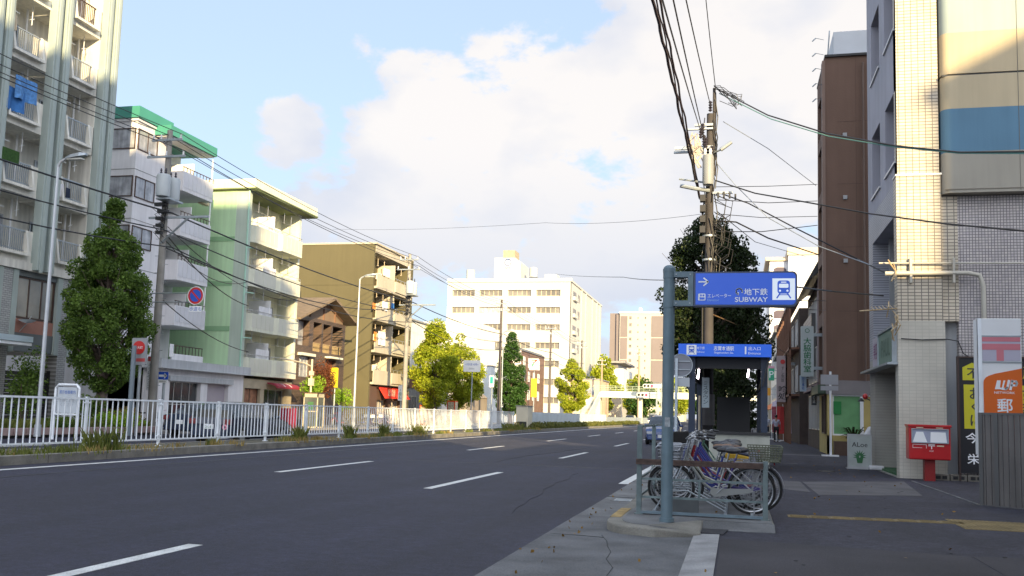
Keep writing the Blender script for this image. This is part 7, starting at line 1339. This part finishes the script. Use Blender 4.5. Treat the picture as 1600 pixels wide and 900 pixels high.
specs = [('silver bicycle nearest the rusty fence rail with a wire basket behind the post', silver, 13.25, -.33, True, None, blackb, 0), ('indigo framed bicycle with large green-grey rear wicker basket', purple, 13.72, -.22, True, True, blackb, .03), ('blue bicycle second behind the silver one', bluem, 14.15, -.40, True, None, blackb, -.03),
         ('red framed bicycle in the middle of the rack', redb, 14.55, -.30, False, None, mat('saddle_brown', (.10, .05, .03), .5, .1), .04), ('cream bicycle with a brown saddle towards the rear of the rack', creamb, 15.0, -.42, True, None, mat('saddle_tan', (.2, .11, .06), .5, .1), .02), ('aluminium bicycle last but one in the rack', alum, 15.5, -.36, True, None, blackb, -.04), ('black bicycle sixth from the fence in the rack', blackb, 16.1, -.45, True, None, blackb, .05), ('second blue bicycle, deeper in the rack than the black one', bluem, 16.6, -.30, True, None, blackb, .10), ('silver bicycle leaning at an angle near the back of the rack', silver, 17.2, -.5, True, None, blackb, -.12), ('dark purple bicycle turned slightly towards the road near the parapet', purple, 17.9, -.35, True, None, blackb, .2), ('green-grey bicycle farthest back beside the parapet', mat('bike_green', (.05, .12, .08), .4, .1), 18.8, -.3, True, None, blackb, -.15)]
for lb, c_, y, x, bs, rr, sd, rz in specs:
    t = bike(lb, c_, bs, rr, chrome, sd); place(t, x, y, .13, math.pi+rz, R(-3))
def blobbox(name, lb, cat, c, s, m_, bev=.03, rz=0):
    t = MB(); t.box(-s[0]/2, s[0]/2, -s[1]/2, s[1]/2, 0, s[2]); o = t.build(name, m_, label=lb, cat=cat, bevel=bev); o.location = c; o.rotation_euler = (0, 0, rz); 
    sd = o.modifiers.new('sub', 'SUBSURF'); sd.levels = sd.render_levels = 1; return o
t = thing('basket_bag', 'black fabric bag standing in a front basket below the handlebars', 'bag', (-.80, 14.4, .92)); b = MB(); b.extr([(-.98, 14.3, .85), (-1.0, 14.3, 1.20), (-.72, 14.3, 1.22), (-.70, 14.3, .85)], (0, .3, 0)); b.build('cover', mat('bag_black', (.015, .014, .014), .9, .2), t, bevel=.02)
t = thing('plastic_bag', 'crumpled clear grey plastic cover over the nearest front basket', 'plastic cover', (-.95, 13.2, .98)); b = MB(); g = random.Random(3)
n = 7; pts = [[V((-1.10+.36*i/n, 13.06+.34*j/n, .99+g.uniform(-.012, .035)+.06*math.sin(i*.9))) for j in range(n+1)] for i in range(n+1)]
for i in range(n):
    for j in range(n): b.poly([pts[i][j], pts[i+1][j], pts[i+1][j+1], pts[i][j+1]])
b.build('sheet', mat('plastic_grey', (.32, .34, .38), .25, .2, 8), t)
t = thing('child_seat_cover', 'yellow and navy folded rain cover on a rear carrier', 'rain cover', P(1154, 716, Y=14.4)); c = ORG[t]
b = MB(); b.extr([c+V((-.20, 0, .0)), c+V((-.19, 0, .07)), c+V((-.05, 0, .06)), c+V((.18, 0, .02)), c+V((.19, 0, -.10)), c+V((.05, 0, -.07)), c+V((-.1, 0, -.06))], (0, .2, 0)); b.build('cover', mat('cover_yellow', (.50, .30, .015), .6, .1), t, bevel=.015); b = MB(); b.tube([c+V((-.26, .05, .0)), c+V((-.05, .05, .085)), c+V((.2, .05, .04))], .025, 6); b.tube([c+V((-.3, .05, -.08)), c+V((0, .05, -.11)), c+V((.1, .05, -.11))], .035, 6); b.build('trim', mat('cover_navy', (.02, .03, .07), .6, .1), t)
t = thing('rear_basket_cover', 'pale grey cloth bag tucked between rear carrier and wicker basket', 'bag', P(1178, 716, Y=13.6)); c = ORG[t]; b = MB(); b.ell(tuple(c), .07, .08, .10, 10, 8); b.build('bag', mat('bag_lilac_grey', (.28, .28, .34), .7, .1), t, smooth=True)

# ------------------------------------------------------------------ vehicles
def car(label, col, L_=4.3, W=1.7, H=1.46, kind='hatch', cat='car', plate='26-48', parts=True):
    t = thing('parked_car' if 'park' in label else 'car', label, cat, (0, 0, 0)); h = L_/2
    if kind == 'hatch': stn = [(-h, .36, .70, .72, .80), (-h+.08, .30, .92, .95, .93), (-h+.30, .24, .96, 1.22, .96), (-h+.75, .22, .97, H-.03, .99), (-h+1.7, .2, .95, H, 1), (h-1.9, .2, .93, H-.05, 1), (h-1.45, .2, .93, 1.22, .99), (h-1.0, .2, .92, .95, .98), (h-.35, .24, .80, .82, .95), (h-.05, .3, .62, .64, .86), (h, .36, .5, .52, .78)]
    elif kind == 'van': stn = [(-h, .36, .8, .85, .9), (-h+.05, .3, 1.0, H-.15, .97), (-h+.3, .24, 1.02, H, 1), (0, .2, 1.02, H, 1), (h-1.0, .2, 1.0, H-.1, 1), (h-.5, .22, .98, 1.2, .98), (h-.1, .3, .85, .88, .93), (h, .36, .55, .6, .86)]
    else: stn = [(-h, .36, .70, .72, .80), (-h+.1, .28, .93, .95, .93), (-h+.7, .22, .97, 1.0, .98), (-h+1.25, .2, .96, H-.08, 1), (-h+1.9, .2, .94, H, 1), (h-1.95, .2, .92, H-.04, 1), (h-1.2, .2, .90, .93, .98), (h-.35, .24, .78, .8, .95), (h-.05, .3, .6, .62, .86), (h, .36, .5, .52, .78)]
    def sec(s):
        x, zb, zs, zr, wf = s; w = W/2*wf; gh = (zr-zs); tw = w-.28*min(gh/.5, 1)*.75
        return [(x, 0, zb), (x, w*.9, zb), (x, w, zb+.12), (x, w*1.0, (zb+zs)/2+.05), (x, w*.97, zs), (x, tw+.02, zr-.04), (x, tw*.8, zr), (x, 0, zr+.01)]
    S_ = [sec(s) for s in stn]; b = MB(); gl_ = MB()
    for i in range(len(S_)-1):
        for k in range(7):
            a, c = S_[i], S_[i+1]
            for sg in (1, -1):
                q = [(a[k][0], sg*a[k][1], a[k][2]), (c[k][0], sg*c[k][1], c[k][2]), (c[k+1][0], sg*c[k+1][1], c[k+1][2]), (a[k+1][0], sg*a[k+1][1], a[k+1][2])]
                if k == 4 and (stn[i][3]-stn[i][2] > .15 or stn[i+1][3]-stn[i+1][2] > .15): gl_.poly(q)
                elif k in (5, 6) and abs(stn[i][3]-stn[i+1][3]) > .12 and max(stn[i][3], stn[i+1][3]) > 1.15: gl_.poly(q)
                else: b.poly(q)
    for s in (S_[0], S_[-1]): b.poly([(p[0], p[1], p[2]) for p in s]+[(p[0], -p[1], p[2]) for p in s[::-1]])
    b.build('body', col, t, smooth=True); gl_.build('windows', dkglass, t, smooth=True)
    b = MB()
    for x in (-h+1.7, 0.05):
        for sg in (1, -1): b.tube([(x, sg*W/2*.99, .95), (x, sg*(W/2-.20), H-.05)], .025, 4)
    b.build('pillar', col, t)
    for x in (-h+.8, h-.85):
        for sg in (1, -1):
            b = MB(); y_ = sg*(W/2-.09); b.cyl((x, y_-.09, .31), (x, y_+.09, .31), .31, n=20); wh_ = b.build('wheel', rubber, t); b = MB(); b.cyl((x, y_+sg*.08, .31), (x, y_+sg*.1, .31), .19, n=14); b.build('rim', alu, wh_)
    for sg in (1, -1):
        b = MB(); b.box(-h-.01, -h+.12, sg*W*.40-.14, sg*W*.40+.14, .72, .90); b.build('tail_light', mat('tail_red', (.16, .008, .012), .2, 0, coat=.5), t); b = MB(); b.box(h-.12, h-.005, sg*W*.34-.16, sg*W*.34+.16, .56, .68); b.build('headlight', chrome, t); b = MB(); b.ell((h-1.5, sg*(W/2+.07), .98), .07, .1, .07, 8, 6); b.build('wing_mirror', col, t, smooth=True)
    b = MB(); b.box(-h-.02, -h-.0, -.17, .17, .55, .72); b.box(h, h+.02, -.17, .17, .36, .52); pl = b.build('number_plate', white, t); Fb = Face((-h-.02, 0, 0), (0, -1, 0), (-1, 0, 0))
    if parts: text(plate, Fb, 0, .62, .09, mat('plate_green', (.02, .15, .06), .5, 0), t, w=.28, d=.004)
    b = MB(); b.box(-h-.03, -h+.25, -W*.43, W*.43, .3, .5); b.box(h-.25, h+.01, -W*.40, W*.40, .26, .42); b.build('bumper', col, t, bevel=.02)
    return t
dkc = mat('car_black', (.016, .026, .055), .22, .1, coat=.7); bluec = mat('car_blue', (.03, .07, .22), .25, .1, coat=.7); whc = mat('car_white', (.72, .72, .72), .3, .04, coat=.5); silc = mat('car_silver', (.4, .42, .44), .3, .05, metal=.5, coat=.4); redc = mat('car_red', (.45, .03, .03), .3, .05, coat=.5)
t = car('black hatchback with pale plate seen through the railing beside the red bin', dkc, 4.7, 1.7, 1.52); place(t, -18.1, 31.85, 0, R(90))
b = MB(); b.torus((-2.37, -.62, .62), (1, 0, 0), .07, .03, 12, 5); b.build('rear_sticker', mat('sticker_pink', (.8, .3, .4), .5, .1), t)
t = car('dark car mostly hidden at the left behind the black hatchback', dkc, 4.3, 1.7, 1.45, 'sedan', parts=False); place(t, -22.8, 37.0, 0, R(90))
t = car('blue oncoming car partly hidden by the subway sign post', bluec, 4.2, 1.7, 1.5); place(t, -2.9-.85, 50, 0, R(-90))
for i, (px, X, col, kd, rz, lb) in enumerate(((838, -22, silc, 'hatch', 90, 'silver car roof showing above the blue-grey hoarding'), (915, -21, redc, 'sedan', 90, 'dark red car left of the footbridge stairs above the hoarding'), (931, -23.5, silc, 'hatch', 90, 'grey car beside the dark red one'), (985, -20, whc, 'hatch', 90, 'white-roofed car waiting under the footbridge'), (1022, -12.6, whc, 'van', -90, 'white van far down the street approaching'), (1012, -19, whc, 'sedan', 90, 'cream car at the junction under the signals'))):
    Y_ = P(px, 655, X=X).y; t = car(lb, col, 4.3, 1.7, 1.55 if kd != 'van' else 1.9, kd, parts=False, cat='van' if kd == 'van' else 'car'); place(t, X, Y_, 0, R(rz))

# ------------------------------------------------------------------ street furniture on the far pavement
t = thing('phone_booth', 'glass telephone booth with cream frame beside the red bin', 'telephone booth', (-27, 50, .07)); c = P(489, 660, X=-27.0); x, y = -27.0, c.y; ORG[t] = V((x, y, .07)); t.location = ORG[t]; cf = mat('booth_cream', (.50, .44, .32), .5, .1); h = 2.3
b = MB()
for dx in (-.5, .45):
    for dy in (-.5, .45): b.box(x+dx, x+dx+.06, y+dy, y+dy+.06, .07, h)
b.box(x-.5, x+.51, y-.5, y+.51, h-.25, h); b.box(x-.5, x+.51, y-.5, y+.51, .07, .15); b.box(x-.5, x+.51, y-.52, y-.5, 1.1, 1.16); b.build('frame', cf, t); b = MB(); b.box(x-.54, x+.55, y-.54, y+.55, h, h+.07); b.build('roof', brownfr, t)
gls = mat('booth_glass', (.10, .11, .10), .05, .3, 1, spec=.8); b = MB(); b.box(x-.46, x+.46, y-.48, y-.47, .15, h-.25); b.box(x+.47, x+.48, y-.46, y+.46, .15, h-.25); b.build('glass', gls, t); b = MB(); b.box(x-.2, x+.2, y-.49, y-.481, 1.25, 1.75); b.build('telephone', mat('phone_green', (.05, .14, .06), .5, .1), t)
t = thing('red_bin', 'bright red cabinet box standing on the pavement left of the phone booth', 'cabinet', (-26.5, 45, .07)); c = P(450, 660, X=-26.5); x, y = -26.5, c.y; ORG[t] = V((x, y, .07)); t.location = ORG[t]; b = MB(); b.box(x-.36, x+.36, y-.4, y+.4, .12, 1.3); b.build('body', mat('cabinet_red', (.36, .012, .04), .4, .08), t, bevel=.02)
b = MB()
for q in range(4): b.box(x-.30+q*.2, x-.28+q*.2, y-.406, y-.402, .2, 1.25)
b.box(x-.33, x+.33, y-.38, y+.4, .07, .12); b.build('seam', black, t)
def vend(px, py, X, col, lb, wd=1.0, h=1.85, face=0):
    c = P(px, 660, X=X); x, y = X, c.y; t = thing('vending_machine', lb, 'vending machine', (x, y, .07)); b = MB(); b.box(x-.4, x+.4, y-.5, y+.5, .07, h); b.build('cabinet', col, t, bevel=.02)
    b = MB(); b.box(x-.3, x+.32, y-.51, y-.5, .95, h-.12); b.box(x+.4, x+.41, y-.42, y+.42, .95, h-.12); b.build('display', mat('vend_display', (.45, .40, .30), .2, .5, 9), t); b = MB(); b.box(x-.3, x+.3, y-.512, y-.5, .3, .5); b.build('tray', black, t); return t
vend(706, 630, -26.8, mat('vend_red', (.62, .07, .01), .4, .05), 'orange-red vending machine right of the ginkgo trunk', h=2.4); vend(664, 640, -28, mat('vend_orange', (.6, .1, .02), .4, .05), 'low orange-red machine under the brown eave', h=1.9)
t = thing('display_board', 'dark framed glossy display board beneath the nearest ginkgo', 'display board', (-28, 80, .07)); c = P(674, 645, X=-27.8); y = c.y; F_ = FY(y); a = P(665, 617, Y=y); e = P(684, 617, Y=y); b = MB(); b.fb(F_, a.x, e.x, .6, a.z, -.08, 0); b.build('frame', black, t); b = MB(); b.fb(F_, a.x+.06, e.x-.06, .7, a.z-.08, 0, .01); b.build('panel', mat('panel_olive', (.28, .26, .06), .15, .5, 3), t); b = MB(); b.fb(F_, a.x, a.x+.06, .07, .6, -.06, -.01); b.fb(F_, e.x-.06, e.x, .07, .6, -.06, -.01); b.build('leg', black, t); ORG
# bicycles lined on the far pavement (seen as slivers through the railing)
pale = mat('bike_pale_pink', (.5, .36, .42), .4, .1, metal=.2)
proto = []
def farbike(lb, col, x, y, rz):
    t = thing('bicycle', lb, 'bicycle', (0, 0, 0), 'bicycles on the far pavement'); 
    for xx in (.54, -.52): b = MB(); b.torus((xx, 0, .33), (0, 1, 0), .31, .022, 20, 5); b.build('wheel', rubber, t)
    b = MB(); b.tube([(-.52, 0, .33), (-.06, 0, .28), (.36, 0, .72), (.54, 0, .33)], .02, 5); b.tube([(-.06, 0, .28), (-.2, 0, .8)], .018, 5); b.tube([(.36, 0, .72), (.33, 0, .95)], .018, 5); b.tube([(.15, -.25, 1.0), (.33, 0, .95), (.15, .25, 1.0)], .014, 5); b.build('frame', col, t)
    b = MB(); b.ell((-.24, 0, .86), .13, .09, .04, 8, 5); b.build('saddle', black, t); b = MB(); b.box(.42, .72, -.16, .16, .66, .9); b.build('basket', chrome, t); place(t, x, y, .07, rz)
fb_cols = [(pale, 'pinkish'), (alum, 'silver'), (redb, 'red'), (bluem, 'blue'), (creamb, 'cream'), (purple, 'violet')]
ix = 0
for px in (262, 225, 215, 570, 582, 594, 606, 618, 655, 664, 674, 684, 694, 540, 528):
    X = -26.6 if px < 300 else -27.4; y = P(px, 655, X=X).y; m_, nm_ = fb_cols[ix % 6]
    pos = {262: 'right of the first left pole', 225: 'against the bus stop board', 215: 'just right of the street tree trunk', 570: 'right of the white lamp post', 582: 'second right of the white lamp post', 594: 'before the blank olive wall end', 606: 'under the nearer red awning', 618: 'under the farther red awning', 655: 'left of the display board', 664: 'before the display board', 674: 'behind the display board legs', 684: 'right of the display board', 694: 'left of the orange-red machine', 540: 'left of the white lamp post', 528: 'below the yellow shop sign'}[px]
    farbike(f'{nm_} bicycle on the far pavement {pos}', m_, X, y, R(20+ix*17 % 50)+(0 if ix % 2 else math.pi)); ix += 1
# planting bed kerb and stone on the far pavement
t = thing('planting_bed', 'pinkish block edged planting bed below the notice board', 'planting bed', (-25.9, 27, .12)); b = MB()
for q in range(24):
    y = 22+q*.62; b.box(-25.3, -25.05, y, y+.58, .1, .36); b.box(-26.3, -26.05, y, y+.58, .1, .36)
b.build('edging', mat('edging_pink', (.34, .24, .22), .8, .15, 3), t, bevel=.01); b = MB(); b.box(-26.05, -25.3, 22, 36.8, .1, .28); b.build('soil', mat('bed_soil', (.08, .06, .04), .95, .3, 4), t)
grass('ground_cover', 5000, (-26.0, -25.35), (22, 36.5), .27, .4, gg, 'green ground cover in the pink edged bed', 9, .02)
t = thing('stone_bench', 'grey stone bench behind the railing at the left edge', 'bench', (-25.3, 22, .1)); c = P(32, 662, X=-22.8); y = c.y; ORG[t] = V((-25.9, y, .1)); b = MB(); b.box(-24.6, -24.1, y-.9, y+.9, .45, .6); b.build('seat', conc, t, bevel=.02); b = MB(); b.box(-24.55, -24.15, y-.7, y-.45, .1, .45); b.build('leg', conc, t); b = MB(); b.box(-24.55, -24.15, y+.45, y+.7, .1, .45); b.build('leg', conc, t)

# ------------------------------------------------------------------ people far down the right pavement
def person(lb, x, y, shirt, trou, hairc, step=.12, rz=0, z0=.04, s=1.0):
    t = thing('person', lb, 'person', (0, 0, 0)); skin = mat('skin', (.38, .23, .16), .6, .05)
    J = {'pel': (0, 0, .92), 'ch': (0, 0, 1.28), 'nk': (0, 0, 1.44), 'hd': (0, 0, 1.56), 'ht': (0, .0, 1.66), 'hl': (-.1, 0, .88), 'hr': (.1, 0, .88), 'kl': (-.11, .03+step*.6, .48), 'kr': (.11, .03-step*.4, .48), 'al': (-.11, step, .08), 'ar': (.11, -step*1.3, .1), 'fl': (-.11, step+.14, .03), 'fr': (.11, -step*1.3+.13, .04), 'sl': (-.18, 0, 1.38), 'sr': (.18, 0, 1.38), 'el': (-.24, -.04, 1.1), 'er': (.24, .02, 1.1), 'wl': (-.25, .05, .86), 'wr': (.26, .1, .86), 'pl': (-.25, .09, .77), 'pr': (.26, .14, .77)}
    rad = {'pel': .14, 'ch': .14, 'nk': .055, 'hd': .085, 'ht': .07, 'hl': .095, 'hr': .095, 'kl': .062, 'kr': .062, 'al': .042, 'ar': .042, 'fl': .035, 'fr': .035, 'sl': .065, 'sr': .065, 'el': .043, 'er': .043, 'wl': .03, 'wr': .03, 'pl': .035, 'pr': .035}
    E_ = [('pel', 'ch'), ('ch', 'nk'), ('nk', 'hd'), ('hd', 'ht'), ('pel', 'hl'), ('pel', 'hr'), ('hl', 'kl'), ('kl', 'al'), ('al', 'fl'), ('hr', 'kr'), ('kr', 'ar'), ('ar', 'fr'), ('ch', 'sl'), ('sl', 'el'), ('el', 'wl'), ('wl', 'pl'), ('ch', 'sr'), ('sr', 'er'), ('er', 'wr'), ('wr', 'pr')]
    def skinned(keys, name, mt, grow=1.0, parent=t, shift=0):
        ks = list(keys); me = bpy.data.meshes.new(name); me.from_pydata([J[k] for k in ks], [(ks.index(a), ks.index(c)) for a, c in E_ if a in ks and c in ks], []); o = bpy.data.objects.new(name, me); S.collection.objects.link(o)
        sk = o.modifiers.new('skin', 'SKIN'); 
        if not me.skin_vertices: me.skin_vertices.new() if hasattr(me.skin_vertices, 'new') else None
        for i, k in enumerate(ks): me.skin_vertices[0].data[i].radius = (rad[k]*grow, rad[k]*grow*.85)
        me.skin_vertices[0].data[0].use_root = True; sb = o.modifiers.new('s', 'SUBSURF'); sb.levels = sb.render_levels = 2; 
        dg = bpy.context.evaluated_depsgraph_get(); dg.update(); m2 = bpy.data.meshes.new_from_object(o.evaluated_get(dg)); bpy.data.objects.remove(o); m2.materials.clear(); m2.materials.append(mt); m2.polygons.foreach_set('use_smooth', [True]*len(m2.polygons)); o = bpy.data.objects.new(name, m2); S.collection.objects.link(o); o.parent = parent; return o
    skinned(J.keys(), 'body', skin); skinned(['ch', 'pel', 'sl', 'sr', 'el', 'er', 'hl', 'hr'], 'shirt', shirt, 1.14); skinned(['pel', 'hl', 'hr', 'kl', 'kr', 'al', 'ar'], 'trousers', trou, 1.16)
    b = MB(); b.ell((0, -.02, 1.645), .098, .11, .10, 12, 8); b.build('hair', hairc, t, smooth=True); b = MB(); b.ell((-.11, step+.07, .045), .055, .13, .045, 10, 6); b.build('shoe', black, t, smooth=True); b = MB(); b.ell((.11, -step*1.3+.06, .05), .055, .13, .045, 10, 6); b.build('shoe', black, t, smooth=True)
    place(t, x, y, z0, rz); t.scale = (s, s, s); return t
sh1 = mat('shirt_white', (.55, .57, .66), .9, .06); tr1 = mat('trousers_black', (.02, .02, .025), .9, .1); hr1 = mat('hair_black', (.015, .012, .01), .6, .1)
c = P(1197.5, 668, Y=60); person('walker in a pale blue-white shirt beside the right canopy column', c.x, 60, sh1, tr1, hr1, .14, 0); c = P(1209, 668, Y=66); person('walker in a white shirt and black trousers before the red banner', c.x, 62, mat('shirt_lilac', (.48, .48, .6), .9, .06), tr1, hr1, -.12, 0)
c = P(961, 655, Y=158); person('pedestrian in light clothes at the foot of the footbridge stairs', c.x, 158, clC, mat('trousers_grey', (.1, .1, .12), .9, .1), hr1, .1, R(90), .07)
for i, (px, y) in enumerate(((1172, 48), (1180, 52), (1163, 46))):
    c = P(px, 668, Y=y); t = bike(('dark bicycle parked behind the parapet on the pavement', 'grey bicycle further behind the entrance parapet', 'black bicycle directly behind the parapet coping')[i], (blackb, silver, blackb)[i], True); place(t, c.x, y, .04, R(70+i*15))

# ------------------------------------------------------------------ unseen blocks added right of and behind the viewer, sized to cast the shadows
def caster(lb, x0, x1, y0, y1, h, col):
    T = thing('shadow_block', lb, 'building', ((x0+x1)/2, (y0+y1)/2, 0)); b = MB(); b.box(x0, x1, y0, y1, 0, h); b.build('wall', col, T); b = MB(); b.box(x0-.2, x1+.2, y0-.2, y1+.2, h, h+.5); b.build('roof', conc, T)
    F1, F2_ = FX(x0, -1), Face((0, y1, 0), (1, 0, 0), (0, 1, 0)); 
    for z in np.arange(1.0, h-1.8, 3.6):
        for u in np.arange(max(y0+1, y1-24), y1-2.2, 4.0): parts('window', dkglass, T, F1, [(float(u), float(u)+2.2, float(z), float(z)+1.7, -.02, .04)])
        for u in np.arange(x0+1, x1-2.2, 4.0): parts('window', dkglass, T, F2_, [(float(u), float(u)+2.2, float(z), float(z)+1.7, -.02, .04)])
caster('unseen tall grey block added farthest behind the viewpoint on the right as shadow caster', 6, 12, -48, -19.1, 35.5, grayw); caster('unseen slightly lower grey shadow caster added in front of the tall one behind the viewpoint', 6, 12, -19, -14.5, 31.3, grayw)
caster('unseen mid-height beige shadow caster added just right of the grey blocks behind the viewpoint', 12.1, 17.5, -30, -11.7, 17.3, bgp); caster('unseen broad shadow caster added far to the right behind the viewpoint', 37.2, 60, -30, -10, 27.1, bgp); caster('unseen low post office block just outside the view on the right, shaped as a shadow caster', 7.5, 24, -11.5, 15, 8.0, concl)
